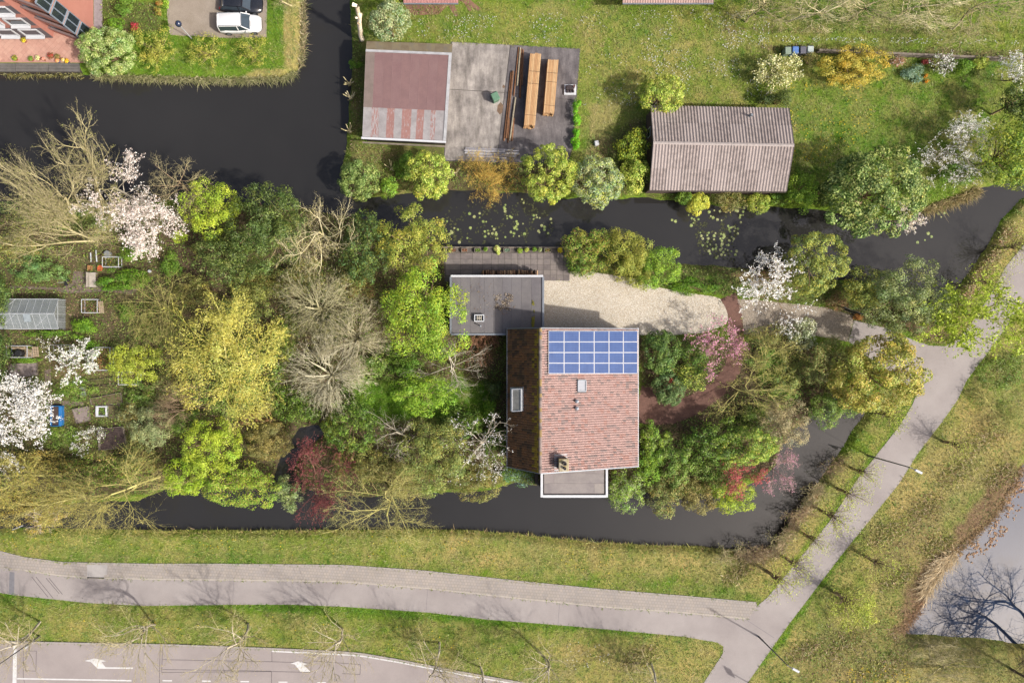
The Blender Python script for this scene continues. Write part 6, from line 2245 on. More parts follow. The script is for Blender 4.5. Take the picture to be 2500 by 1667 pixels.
r = np.random.default_rng(77)
NB = 620000
bx, by = r.uniform(-15, 2515, NB), r.uniform(-15, 1682, NB)
k = free(bx, by, 1.6)
bx, by = bx[k], by[k]
bw = water_d(bx, by)
k = bw > 3
bx, by, bw = bx[k], by[k], bw[k]
zwt = zone_weights(bx, by)
keep = r.random(len(bx)) > np.clip(zwt[:, 1] * 1.25 - .1, 0, 1)
GXa, GYa, GWa, GZa = bx[keep], by[keep], bw[keep], zwt[keep]
NG = min(175000, len(GXa))
gx_, gy_, gw_, gzn = GXa[:NG], GYa[:NG], GWa[:NG], GZa[:NG]
clump = fbm(gx_, gy_, 26, 90)
clump2 = fbm(gx_, gy_, 9, 95)
mid_, dry_, lush_, red_ = [lin(c) * GAIN for c in ((150, 172, 68), (208, 192, 134), (116, 160, 48), (184, 152, 120))]
dw = np.clip(gzn[:, 0] + (clump - .5) * 2.2 + r.normal(0, .22, NG), 0, 1)[:, None]
lw = np.clip(gzn[:, 2] + (clump2 - .5) * 1.3 + r.normal(0, .2, NG), 0, 1)[:, None]
rw = np.clip(gzn[:, 3] + (clump2 - .5) * .8 + r.normal(0, .2, NG) - .15, 0, 1)[:, None]
cg = mid_ * (1 - lw) + lush_ * lw
cg = cg * (1 - dw * .8) + dry_ * dw * .8
cg = cg * (1 - rw) + red_ * rw
cg *= r.uniform(.7, 1.35, (NG, 1))
tuft = (fbm(gx_, gy_, 15, 140) > .60)[:, None]
cg = np.where(tuft, cg * np.array([.62, .86, .6]), cg)
cx, cy = (gx_ - NX) * S, (NY - gy_) * S
zb = WATER_Z + (0 - WATER_Z) * sst(gw_, 0, 16)
an = r.uniform(0, 6.283, NG)
Lh = r.uniform(.07, .24, NG) * (1 + .8 * (clump2 > .56))
Wd = r.uniform(.018, .045, NG)
tx, ty = np.cos(an), np.sin(an)
rise = r.uniform(.04, .17, NG) * (1 + .9 * (clump2 > .56))
Vg = np.stack([np.stack([cx - ty * Wd, cy + tx * Wd, zb], 1), np.stack([cx + ty * Wd, cy - tx * Wd, zb], 1), np.stack([cx + tx * Lh, cy + ty * Lh, zb + rise], 1)], 1).reshape(-1, 3)
me = mesh_np('grass', Vg, [np.arange(NG * 3).reshape(-1, 3)], np.repeat(cg, 3, 0))
tag(stuff(link('grass', me, leaf_mat)), 'rough grass of the lawns, verges and banks', 'grass')

# woodland floor: low herbs and dead leaves where the soil shows
soil = np.nonzero(~keep)[0]
soil = soil[:56000]
ux, uy, uw = bx[soil], by[soil], bw[soil]
c1 = fbm(ux, uy, 40, 130)
n_ = len(ux)
hz = np.clip((c1 - .35) * 1.6, 0, .8) * r.uniform(.2, 1.0, n_)
P = np.stack([(ux - NX) * S, (NY - uy) * S, WATER_Z * (1 - sst(uw, 0, 16)) + .04 + hz], 1)
green = pal([(100, 128, 54), (124, 144, 66), (84, 110, 48), (140, 150, 80), (112, 140, 70)])
brown = pal([(128, 108, 84), (110, 94, 74), (146, 124, 98), (120, 112, 76)])
isg = r.random(n_) < np.clip((c1 - .36) * 4.5, .12, .95)
cc = np.where(isg[:, None], green[r.integers(0, 5, n_)], brown[r.integers(0, 4, n_)]) * r.uniform(.7, 1.15, (n_, 1))
V_, F_, _ = leaves_mesh(P, r.normal(0, .45, P.shape) + np.array([0, 0, 1.0]), .19, [(100, 100, 100)], r)
me = mesh_np('undergrowth', V_, [F_], np.repeat(cc, 4, 0))
tag(stuff(link('undergrowth', me, leaf_mat)), 'low herbs and dead leaves covering the woodland and garden floor', 'undergrowth')

RECT_N = [(1010, 40), (1880, 20), (1880, 240), (1560, 260), (1420, 260), (1420, 110), (1010, 95)]
for nm, lab, cat_, poly, cnt, size, cols, clp, sd in (
        ('daisies', 'white daisies sprinkled over the upper lawn', 'flowers', RECT_N, 1500, .055, [(240, 240, 236), (226, 226, 220)], 40, 31),
        ('daisies', 'white flowers along the grassy track at the upper right', 'flowers', [(1850, 88), (2500, 98), (2500, 112), (1850, 104)], 260, .06, [(230, 232, 226)], 20, 32),
        ('dandelions', 'yellow dandelions in the grass beside the canal shed', 'flowers', [(1925, 200), (2140, 210), (2120, 330), (2000, 420), (1930, 400)], 190, .07, [(230, 200, 40), (240, 214, 70)], 24, 33),
        ('dandelions', 'yellow dandelions in the grass strip above the pavement', 'flowers', [(10, 1305), (900, 1305), (1500, 1335), (1500, 1400), (900, 1360), (10, 1345)], 150, .07, [(236, 204, 40), (240, 214, 80)], 30, 34),
        ('dandelions', 'yellow dandelions in the verge beside the road', 'flowers', [(10, 1470), (900, 1500), (1300, 1560), (1250, 1640), (900, 1585), (10, 1555)], 170, .07, [(236, 204, 40), (240, 214, 80)], 26, 35),
        ('dandelions', 'yellow flowers in the field at the bottom edge', 'flowers', [(2060, 1630), (2210, 1610), (2230, 1680), (2060, 1680)], 130, .07, [(236, 204, 40), (226, 190, 60)], 12, 36),
        ('daisies', 'white daisies in the verge near the path junction', 'flowers', [(1380, 1560), (1500, 1575), (1480, 1650), (1380, 1630)], 60, .06, [(232, 230, 226)], 18, 37),
        ('floating_leaves', 'dead tan leaves floating along the upper pond shore', 'leaves', [(2500, 1165), (2540, 1190), (2450, 1330), (2380, 1380), (2345, 1362), (2380, 1325), (2435, 1285)], 850, .12, [(190, 150, 112), (206, 176, 144), (166, 122, 88)], 14, 38)):
    o = scatter_flat(nm, poly, cnt, size, cols, .12 if 'float' not in nm else WATER_Z + .004, petal_mat, sd, clump=clp, tilt=.2)
    tag(o, lab, cat_)


def reeds(label, line, n, w, length, lean, cols, sd, z=-.4, cat_='reeds'):
    rng = np.random.default_rng(sd)
    pts = arr(line)
    seg = np.hypot(*(pts[1:] - pts[:-1]).T)
    cum = np.concatenate([[0], np.cumsum(seg)])
    t = rng.uniform(0, cum[-1], n)
    i = np.clip(np.searchsorted(cum, t) - 1, 0, len(seg) - 1)
    f = ((t - cum[i]) / seg[i])[:, None]
    p = pts[i] * (1 - f) + pts[i + 1] * f
    p = p + rng.normal(0, w / 2, p.shape)
    x, y = (p[:, 0] - NX) * S, (NY - p[:, 1]) * S
    L = rng.uniform(.5, 1.15, n) * length
    dx = rng.normal(lean[0] * 1.5, .5, n) * L
    dy = rng.normal(lean[1] * 1.5, .5, n) * L
    a = rng.uniform(0, 6.28, n)
    wd_ = rng.uniform(.015, .035, n)
    b0 = np.stack([x - np.cos(a) * wd_, y - np.sin(a) * wd_, np.full(n, z)], 1)
    b1 = np.stack([x + np.cos(a) * wd_, y + np.sin(a) * wd_, np.full(n, z)], 1)
    m0 = np.stack([x + dx * .45 + np.cos(a) * wd_, y + dy * .45 + np.sin(a) * wd_, z + L * .5], 1)
    m1 = np.stack([x + dx * .45 - np.cos(a) * wd_, y + dy * .45 - np.sin(a) * wd_, z + L * .5], 1)
    tp = np.stack([x + dx, y + dy, z + L * .58], 1)
    V = np.stack([b0, b1, m0, m1, tp], 1).reshape(-1, 3)
    bse = np.arange(n)[:, None] * 5
    c = pal(cols)[rng.integers(0, len(cols), n)] * rng.uniform(.7, 1.15, (n, 1))
    me = mesh_np('reeds', V, [bse + np.array([[0, 1, 2, 3]]), bse + np.array([[3, 2, 4]])], np.repeat(c, 5, 0))
    return tag(stuff(link('reeds', me, leaf_mat)), label, cat_)


REED_G = [(150, 150, 104), (166, 164, 120), (126, 132, 84), (184, 176, 140)]
REED_T = [(198, 178, 142), (180, 160, 126), (210, 194, 162)]
reeds('grey-green reeds along the wide canal below the parking verge', [(225, 182), (300, 186), (420, 190), (560, 194), (690, 190), (722, 174)], 3400, 8, .72, (.2, -.3), REED_G, 51)
reeds('reed fringe along the narrow canal beside the parking verge', [(730, 160), (738, 120), (739, 60), (739, -10)], 900, 6, .7, (.2, -.1), REED_G + REED_T, 52)
reeds('dry tan reeds on the canal bank beside the path', [(2000, 1190), (1975, 1235), (1945, 1275), (1920, 1310), (1900, 1345), (1860, 1362), (1800, 1356)], 3600, 14, .7, (-.1, .1), REED_T, 53, z=-.15)
reeds('dry straw reeds bent down at the pond corner', [(2330, 1350), (2300, 1375), (2275, 1410), (2262, 1438)], 2600, 13, 1.2, (-.3, -.4), REED_T, 54, z=-.3)
reeds('brown rushes along the upper pond shore', [(2500, 1140), (2440, 1250), (2380, 1310), (2330, 1352)], 2600, 12, .6, (-.1, .1), [(150, 124, 92), (168, 142, 106), (128, 110, 80)], 55, z=-.3)
reeds('brown rushes along the lower pond shore', [(2262, 1440), (2245, 1480), (2212, 1530), (2180, 1545)], 2200, 13, .65, (-.1, -.1), [(160, 130, 100), (176, 148, 116), (140, 114, 88)], 56, z=-.3)
reeds('tan reeds on the bank below the white blossoming tree', [(2255, 512), (2300, 500), (2345, 482), (2390, 464)], 1500, 9, .9, (.1, -.3), [(166, 148, 108), (150, 132, 94), (180, 164, 124), (140, 138, 84)], 57, z=-.3)
reeds('dry grass on the bank between the canal end and the path', [(2470, 560), (2430, 625), (2380, 700), (2345, 745)], 2200, 15, .55, (0, 0), REED_T + REED_T + OLIVE_G + RUST, 58, z=-.1)
reeds('shaggy grass fringe along the lower canal', [(320, 1300), (800, 1300), (1050, 1298), (1260, 1307), (1544, 1334), (1700, 1340), (1830, 1352)], 2600, 4, .45, (0, .3), OLIVE + [(150, 130, 90)], 59, z=-.2)
reeds('trailing plants along the quay of the tiled terrace', [(0, 178), (60, 180), (120, 181), (195, 180)], 500, 5, .6, (.2, -.3), REED_G + BROWNG, 60, z=-.5)

for k_, (x_, y_, w_) in enumerate(((2160, 1300, 40), (2255, 1240, 36), (2335, 1150, 40), (2190, 1410, 34), (2060, 1570, 44), (2160, 1625, 50), (2400, 1070, 36), (2290, 1330, 30), (1960, 1590, 30), (2440, 1160, 30), (1800, 1400, 24), (1560, 1605, 34))):
    nm_ = ('below the second field pollard', 'in the middle of the field', 'beside the upper field pollard', 'by the straw reeds', 'below the lime willow bush', 'at the bottom edge of the field', 'near the right edge', 'above the bent straw', 'beside the lower street lamp', 'above the pond shore', 'on the bank before the pavement end', 'in the road verge by the junction')[k_]
    reeds('patch of dry tall grass ' + nm_, [(x_ - w_, y_ + w_ * .6), (x_, y_), (x_ + w_, y_ - w_ * .5)], 900, w_ * .8, .42, (0, 0), REED_T + OLIVE + [(150, 122, 92)], 200 + k_, z=-.02, cat_='dry grass')
o = scatter_flat('path_litter', strip_line([(2420, 740), (2238, 985), (2090, 1180), (1930, 1400), (1850, 1480)], 26), 900, .05, [(150, 130, 104), (170, 160, 100), (120, 106, 90)], .03, petal_mat, 71, clump=16, tilt=.2)
tag(o, 'catkins and twigs littering the path below the pollards', 'litter')
o = scatter_flat('path_litter', strip_line([(0, 1447), (357, 1474), (840, 1476), (1187, 1507), (1660, 1548)], 16), 700, .05, [(150, 134, 110), (130, 120, 96)], .03, petal_mat, 72, clump=16, tilt=.2)
tag(o, 'dirt and dead leaves along the lower edge of the cycle path', 'litter')

# ================================================================ water lilies
Z1 = 5.88
lil = [(117, 390), (122, 412), (184, 413), (288, 512), (340, 533), (240, 550), (255, 575), (222, 600), (509, 303), (576, 349), (653, 300), (653, 360), (704, 417), (746, 420), (520, 510), (477, 655), (362, 715), (833, 487), (860, 527),
       (770, 547), (727, 560), (780, 592), (836, 590), (888, 575), (890, 602), (730, 630), (884, 662), (910, 662), (1022, 180), (1004, 215), (1015, 238), (1020, 272), (1045, 338), (1048, 374), (1111, 360), (1087, 342), (1183, 417), (1196, 453),
       (1176, 490), (1155, 512), (1190, 528), (1102, 570), (1146, 586), (1137, 628), (1020, 642), (1275, 450), (1285, 148), (1262, 100), (1430, 332), (1467, 325), (1476, 360), (1514, 366), (1427, 384), (1673, 383), (1684, 438), (1544, 478), (1583, 496),
       (1583, 534), (1497, 552), (1510, 572), (1636, 587), (1296, 596), (1220, 628), (835, 170)]
LILY = [(1060 + x / Z1, 470 + y / Z1, 0) for x, y in lil]
Z2 = 6.533
lil2 = [(5, 505), (60, 525), (268, 428), (318, 478), (355, 490), (368, 515), (426, 492), (425, 410), (395, 440), (347, 552), (310, 592), (596, 378), (622, 447), (660, 468), (728, 500), (794, 511), (680, 352), (768, 368), (1022, 350), (1050, 365), (1138, 373), (1135, 428),
        (1085, 468), (1100, 542), (1095, 430), (455, 708), (470, 757), (494, 803), (491, 908), (588, 708), (565, 748), (580, 803), (568, 852), (563, 925), (612, 897), (594, 998), (612, 1042), (695, 714), (673, 757), (672, 812), (658, 968), (704, 900), (715, 930), (702, 962),
        (784, 727), (829, 738), (838, 770), (818, 790), (775, 802), (800, 835), (806, 887), (790, 918), (801, 955), (780, 980), (852, 970), (893, 987), (870, 903), (905, 905), (822, 1018), (794, 1060), (850, 1066), (735, 1080), (712, 1105), (920, 833), (955, 775), (988, 803), (973, 843),
        (912, 660), (930, 690), (920, 635), (950, 625), (975, 615), (1002, 610), (1015, 640), (997, 680), (1055, 643), (1053, 722), (1033, 1000), (1013, 1058), (898, 598), (950, 1005)]
LILY += [(1640 + x / Z2, 460 + y / Z2, 1) for x, y in lil2]
LILY += [(2252 + dx, 548 + dy, 2) for dx, dy in ((14, 22), (22, 30), (6, 38), (-12, 44))] + [(2291, 522, 2), (2306, 520, 2), (2298, 530, 2)]
pad_m = [plain('lily_pad_a', C(168, 182, 104), .5, var=.12, scale=4), plain('lily_pad_b', C(150, 168, 92), .5, var=.12, scale=4), plain('lily_pad_c', C(178, 182, 120), .5, var=.12, scale=4)]
pad_me = []
for k_ in range(3):
    vs = [(0, 0, .02)]
    nn = 13
    for i in range(nn):
        a = .25 + (6.283 - .5) * i / (nn - 1)
        rr_ = 1 + .06 * math.sin(3 * a + k_)
        vs.append((rr_ * math.cos(a), rr_ * math.sin(a) * .92, .012))
    vb = [(x, y, z - .025) for x, y, z in vs]
    fs = [(0, i, i + 1) for i in range(1, nn)] + [(nn + 1, nn + 2 + i, nn + 1 + i) for i in range(1, nn)]
    ring = list(range(nn + 1))
    fs += [(ring[i], nn + 1 + ring[i], nn + 1 + ring[(i + 1) % (nn + 1)], ring[(i + 1) % (nn + 1)]) for i in range(nn + 1)]
    m_ = bpy.data.meshes.new('lily_pad')
    m_.from_pydata(vs + vb, [], fs)
    m_.materials.append(pad_m[k_])
    m_.update()
    pad_me.append(m_)
for lab_, poly_, sd_ in (('murky water weed under the lily pads above the terrace', [(1080, 500), (1300, 480), (1360, 540), (1340, 592), (1110, 596)], 91), ('murky water weed under the lily pads below the shed', [(1690, 530), (1790, 520), (1810, 560), (1800, 640), (1710, 620)], 92)):
    o_ = scatter_flat('water_weed', poly_, 420, .11, [(84, 88, 56), (96, 98, 62), (70, 74, 52)], WATER_Z - .035, petal_mat, sd_, clump=15, tilt=.02)
    tag(o_, lab_, 'water weed')
LAB = ['round yellow-green lily pad floating in the canal above the terrace', 'round yellow-green lily pad floating in the canal below the shed', 'round lily pad floating below the pale catkin shrub']
GRP = ['lily pads above the terrace', 'lily pads below the shed', 'lily pads in the narrow canal']
for x_, y_, g_ in LILY:
    o = bpy.data.objects.new('lily_pad', pad_me[RNG.integers(0, 3)])
    col.objects.link(o)
    o.location = W(x_, y_, WATER_Z + .012)
    s_ = RNG.uniform(.08, .185)
    o.scale = (s_, s_, 1)
    o.rotation_euler = (RNG.normal(0, .03), RNG.normal(0, .03), RNG.uniform(0, 6.28))
    ORG[o.name] = Vector(o.location)
    tag(o, LAB[g_], 'lily pad', GRP[g_])

# ================================================================ cars
def car(name, label, px, py, heading, L, Wd_, Ht, paint, suv):
    c0 = W(px, py, .03)
    t = thing(name, label, 'car', c0)
    M = Matrix.Translation(c0) @ Matrix.Rotation(heading, 4, 'Z')
    hw = Wd_ / 2

    def P(x, y, z):
        return M @ Vector((x, y, z))

    def loft(sections, closed_ends=True):
        mb = MB()
        n = len(sections[0])
        vs = [P(*p) for s in sections for p in s]
        fs = []
        for i in range(len(sections) - 1):
            fs += [(i * n + j, i * n + (j + 1) % n, (i + 1) * n + (j + 1) % n, (i + 1) * n + j) for j in range(n)]
        if closed_ends:
            fs += [tuple(range(n)), tuple(range(len(vs) - 1, len(vs) - n - 1, -1))]
        return mb.add(vs, fs)

    h2 = L / 2
    belt = .98 if suv else .9
    # body: stations from tail to nose  (x, half width, bottom, top)
    stn = [(-h2, .86, .45, .85), (-h2 + .12, .94, .32, belt), (-h2 + .7, 1.0, .26, belt + .02), (-.3, 1.0, .24, belt), (h2 - 1.35, 1.0, .25, belt - .02), (h2 - .75, .98, .27, belt - .1), (h2 - .3, .9, .3, belt - .2), (h2 - .06, .74, .36, belt - .34), (h2, .6, .42, .55)]
    secs = []
    for x, w, zb_, zt in stn:
        w *= hw
        secs.append([(x, -w * .92, zb_), (x, -w, zb_ + .18), (x, -w, zt - .16), (x, -w * .9, zt - .02), (x, -w * .5, zt + .03), (x, w * .5, zt + .03), (x, w * .9, zt - .02), (x, w, zt - .16), (x, w, zb_ + .18), (x, w * .92, zb_)])
    body = loft(secs).build('body', paint, t, smooth=True)
    # cabin shell (glass) and roof panel
    xr0 = -h2 + (.12 if suv else .55)
    xr1 = h2 - 1.9
    xw = h2 - 1.12
    rw_ = hw * .76
    cb = [[(-h2 + .06, -hw * .9, belt - .05), (-h2 + .06, hw * .9, belt - .05), (xr0, rw_, Ht - .07), (xr0, -rw_, Ht - .07)],
          [(-.2, -hw * .93, belt - .05), (-.2, hw * .93, belt - .05), (-.2, rw_, Ht - .02), (-.2, -rw_, Ht - .02)],
          [(xw, -hw * .86, belt - .06), (xw, hw * .86, belt - .06), (xr1, rw_ * .97, Ht - .06), (xr1, -rw_ * .97, Ht - .06)]]
    loft(cb).build('window', plain('car_glass', C(70, 82, 92), .08, var=.1, spec=.9), t)
    rf = []
    for x, w, z in ((xr0 - .06, .94, Ht - .09), (xr0 + .2, 1.0, Ht - .01), (-.2, 1.03, Ht + .03), (xr1 - .15, 1.0, Ht), (xr1 + .04, .95, Ht - .06)):
        w *= rw_ + .03
        rf.append([(x, -w, z - .06), (x, -w * .88, z), (x, 0, z + .02), (x, w * .88, z), (x, w, z - .06)])
    loft(rf).build('roof', paint, t, smooth=True)
    for s_ in (-1, 1):
        mb = MB()
        for x0, x1 in ((xr1, xw), (-.15, -.1), (xr0, -h2 + .1)):
            mb.bar(P(x0, s_ * (rw_ + .01), Ht - .06), P(x1, s_ * hw * .9, belt), .09, .05)
        mb.build('pillar', paint, t)
        if suv:
            mb = MB()
            mb.bar(P(xr0 + .1, s_ * rw_ * .95, Ht + .06), P(xr1 - .1, s_ * rw_ * .95, Ht + .06), .04, .04)
            mb.build('roof_rail', grey_trim, t)
        mb = MB()
        mb.box(P(xw - .35, s_ * (hw + .1), belt + .05), (.12, .2, .14), rz=heading)
        mb.build('mirror', paint, t)
        mb = MB()
        q_ = [P(h2 - .34, s_ * hw * .82, belt - .22), P(h2 - .08, s_ * hw * .62, belt - .34), P(h2 - .02, s_ * hw * .58, belt - .5), P(h2 - .3, s_ * hw * .9, belt - .38)]
        mb.slab(q_, .05)
        mb.build('headlight', plain('headlight_glass', C(210, 216, 222), .1), t)
        mb = MB()
        mb.box(P(-h2 + .03, s_ * hw * .76, belt - .18), (.1, .2, .34), rz=heading)
        mb.build('tail_light', plain('tail_light_red', C(170, 44, 40), .2), t)
        for x in (-h2 + .85, h2 - .85):
            mb = MB()
            a_, b_ = P(x, s_ * (hw - .2), .34), P(x, s_ * (hw + .012), .34)
            mb.tube(a_, b_, .34, n=18)
            wh = mb.build('wheel', black_m, t)
            mb = MB()
            mb.tube(P(x, s_ * (hw - .02), .34), P(x, s_ * (hw + .03), .34), .2, n=14)
            mb.build('rim', grey_trim, wh)
    mb = MB()
    mb.box(P(h2 + .0, 0, .5), (.06, hw * .9, .16), rz=heading)
    mb.build('grille', black_m, t)
    mb = MB()
    mb.bar(P(xw + .02, -hw * .5, belt - .01), P(xw + .02, hw * .2, belt + .0), .03, .03)
    mb.build('wiper', black_m, t)
    return t


white_paint = plain('white_car_paint', C(246, 246, 246), .25, var=.02, spec=.6)
black_paint = plain('black_car_paint', C(40, 42, 48), .15, var=.05, spec=.8)
car('white_car', 'white estate car parked on the paved area by the canal', 592, 66, 0.02, 4.45, 1.86, 1.72, white_paint, True)
car('black_car', 'black car cut by the top edge behind the white car', 594, 17, -.06, 4.45, 1.82, 1.46, black_paint, False)

# ================================================================ lamps and signs
pole_m = plain('galvanised_pole', C(120, 120, 124), .5, .2, var=.12)


def street_lamp(label, px, py, h, arm, head_m=white_trim):
    b_ = W(px, py, 0)
    t = thing('street_lamp', label, 'street lamp', b_, 'lamps along the path')
    mb = MB()
    mb.tube(b_, b_ + Vector((0, 0, 1.1)), .1, .09, 10)
    mb.tube(b_ + Vector((0, 0, 1.1)), b_ + Vector((0, 0, h)), .075, .05, 10)
    mb.build('pole', pole_m, t)
    a_ = Vector((arm[0], arm[1], 0)).normalized()
    mb = MB()
    mb.tube(b_ + Vector((0, 0, h - .05)), b_ + Vector((0, 0, h + .05)) + a_ * .5, .045, .04, 8)
    mb.build('arm', pole_m, t)
    mb = MB()
    c_ = b_ + Vector((0, 0, h + .06)) + a_ * .85
    ang = math.atan2(a_.y, a_.x)
    mb.box(c_, (.8, .24, .12), rz=ang, bev=.06)
    hd = mb.build('lamp_head', head_m, t)
    mb = MB()
    mb.box(c_ - Vector((0, 0, .09)), (.6, .2, .05), rz=ang)
    mb.build('lamp_glass', plain('lamp_glass', C(220, 220, 210), .2), hd)
    return t


street_lamp('grey street lamp with white head leaning over the path by the canal', 2120, 1112, 6.9, (1, -.5))
street_lamp('grey street lamp in the field below the path junction', 1852, 1553, 6.6, (.9, -.5))
street_lamp('grey street lamp at the lower left corner beside the stop line', 97, 1552, 7.0, (-.3, -1))
b_ = W(468, 95, 0)
t = thing('globe_lamp', 'post lamp with a dark blue globe in the verge by the parking area', 'lamp', b_)
mb = MB()
mb.tube(b_, b_ + Vector((0, 0, 3.15)), .06, .045, 10)
mb.build('pole', plain('pale_pole', C(206, 206, 208), .5, var=.08), t)
mb = MB()
pr = [(.06, -.05), (.14, .0)] + [(.33 * math.sin(a), .33 - .33 * math.cos(a)) for a in np.linspace(.5, 2.9, 8)]
mb.lathe(b_ + Vector((0, 0, 3.1)), pr, 18)
mb.build('globe', plain('navy_globe', C(52, 62, 88), .15, var=.05, spec=.7), t, smooth=True)
b_ = W(1832, 1668, 0)
t = thing('road_sign', 'rounded road sign standing at the bottom edge of the path junction', 'sign', b_)
mb = MB()
mb.tube(b_, b_ + Vector((0, 0, 3.2)), .05, .05, 8)
mb.build('pole', pole_m, t)
mb = MB()
mb.box(b_ + Vector((0, 0, 2.75)), (.09, 1.05, .95), rz=.5, bev=.04)
mb.build('panel', plain('sign_panel', C(150, 156, 170), .5), t)
b_ = W(79, 1569, 0)
t = thing('verge_marker', 'small white marker post at the road kerb beside the stop line', 'marker', b_)
mb = MB()
mb.tube(b_, b_ + Vector((0, 0, .9)), .05, .05, 8)
mb.build('post', white_trim, t)
mb = MB()
mb.box(b_ + Vector((0, 0, .95)), (.34, .1, .36), rz=.8, bev=.02)
mb.build('plate', white_trim, t)
b_ = W(48, 1285, 0)
t = thing('white_post', 'white post at the canal edge near the left border', 'post', b_)
mb = MB()
mb.tube(b_ + Vector((0, 0, -.5)), b_ + Vector((0, 0, 1.1)), .07, .07, 8)
mb.build('post', white_trim, t)
mb = MB()
mb.lathe(b_ + Vector((0, 0, 1.1)), [(.085, 0), (.085, .05), (.02, .09)], 8)
mb.build('cap', grey_trim, t)

# ================================================================ yard: timber stacks, poles, planks, bins
tim = [plain('sawn_timber_a', C(216, 172, 122), .8, var=.12, scale=2), plain('sawn_timber_b', C(206, 160, 112), .8, var=.12, scale=2), plain('sawn_timber_c', C(224, 184, 136), .8, var=.12, scale=2)]
for lab, top0, top1, wpx, zt, lay in (('long stack of sawn orange timber on the dark concrete', (1308, 131), (1293, 306), 27, 1.35, 8), ('shorter stack of sawn orange timber right of the long one', (1351, 146), (1340, 276), 26, 1.15, 7)):
    A_, B_ = W(top0[0], top0[1], zt), W(top1[0], top1[1], zt)
    d_ = (B_ - A_)
    L_ = d_.length
    d_.normalize()
    s_ = Vector((-d_.y, d_.x, 0))
    wid = wpx * S * (1 - zt / H)
    t = thing('timber_stack', lab, 'timber', ((A_.x + B_.x) / 2, (A_.y + B_.y) / 2, .04), 'timber stacks on the yard')
    ncol_ = 7
    hh = (zt - .14) / lay
    for i in range(ncol_):
        off = s_ * ((i + .5) / ncol_ - .5) * wid
        for j in range(lay):
            if 0 < i < ncol_ - 1 and j < lay - 2 and j > 0:
                continue
            z_ = .14 + (j + .5) * hh
            e = RNG.normal(0, .03)
            mb = MB()
            q0, q1 = A_ + off + d_ * e, B_ + off + d_ * (e + RNG.normal(0, .03))
            mb.bar((q0.x, q0.y, z_ + RNG.normal(0, .004)), (q1.x, q1.y, z_ + RNG.normal(0, .004)), wid / ncol_ * .9, hh * .92)
            mb.build('plank', tim[RNG.integers(0, 3)], t)
    for f_ in (.08, .5, .92):
        c_ = A_ + (B_ - A_) * f_
        mb = MB()
        mb.bar((c_ + s_ * wid * .55).to_2d().to_3d() + Vector((0, 0, .09)), (c_ - s_ * wid * .55).to_2d().to_3d() + Vector((0, 0, .09)), .1, .1)
        mb.build('bearer', wood_dark, t)
    for f_ in (.25, .42, .86):
        c_ = A_ + (B_ - A_) * f_
        mb = MB()
        mb.bar(c_ + s_ * wid * .51 + Vector((0, 0, .012)), c_ - s_ * wid * .51 + Vector((0, 0, .012)), .03, .014)
        mb.build('strap', black_m, t)
rust = [plain('rusty_steel_a', C(160, 112, 78), .8, var=.3, scale=4), plain('rusty_steel_b', C(188, 176, 150), .7, var=.25, scale=4), plain('rusty_steel_c', C(140, 98, 66), .8, var=.3, scale=4)]
poles = [((1266, 117), (1254, 236), 0), ((1270, 119), (1262, 212), 1), ((1273, 121), (1269, 240), 2), ((1277, 124), (1274, 210), 0), ((1248, 178), (1230, 345), 0), ((1252, 176), (1235, 340), 2), ((1243, 290), (1240, 350), 2), ((1258, 240), (1244, 345), 1), ((1254, 290), (1249, 345), 0)]
for k_, (a_, b_, mi) in enumerate(poles):
    A_, B_ = W(*a_), W(*b_)
    z_ = .12 + .1 * (k_ % 2)
    mb = MB()
    mb.tube((A_.x, A_.y, z_), (B_.x, B_.y, z_ + .03), .07 + .02 * (k_ % 3), n=8)
    o = mb.build('steel_pole', rust[mi], smooth=False)
    nth = ('first', 'second', 'third', 'fourth', 'fifth')[k_ if k_ < 4 else k_ - 4]
    tag(o, 'long rusty pole in the %s heap left of the timber stacks, %s from the left' % ('upper' if k_ < 4 else 'lower', nth), 'pole', 'rusty poles on the yard')
pl = [plain('white_plank_a', C(216, 212, 212), .7, var=.12, scale=2), plain('white_plank_b', C(196, 192, 194), .7, var=.15, scale=2), plain('white_plank_c', C(178, 174, 178), .7, var=.15, scale=2)]
for k_ in range(13):
    row, lay = k_ % 7, k_ // 7
    x0, x1 = 1130 + RNG.uniform(0, 20), 1272 - RNG.uniform(0, 40)
    y_ = 363 + row * 3.0
    A_, B_ = W(x0, y_), W(x1, y_ + 4 + RNG.normal(0, 1.0))
    z_ = .12 + lay * .09
    mb = MB()
    mb.bar((A_.x, A_.y, z_), (B_.x, B_.y, z_), .14, .06)
    o = mb.build('white_plank', pl[RNG.integers(0, 3)])
    tag(o, 'white painted plank lying in the heap at the bottom of the yard', 'plank', 'white planks on the yard')


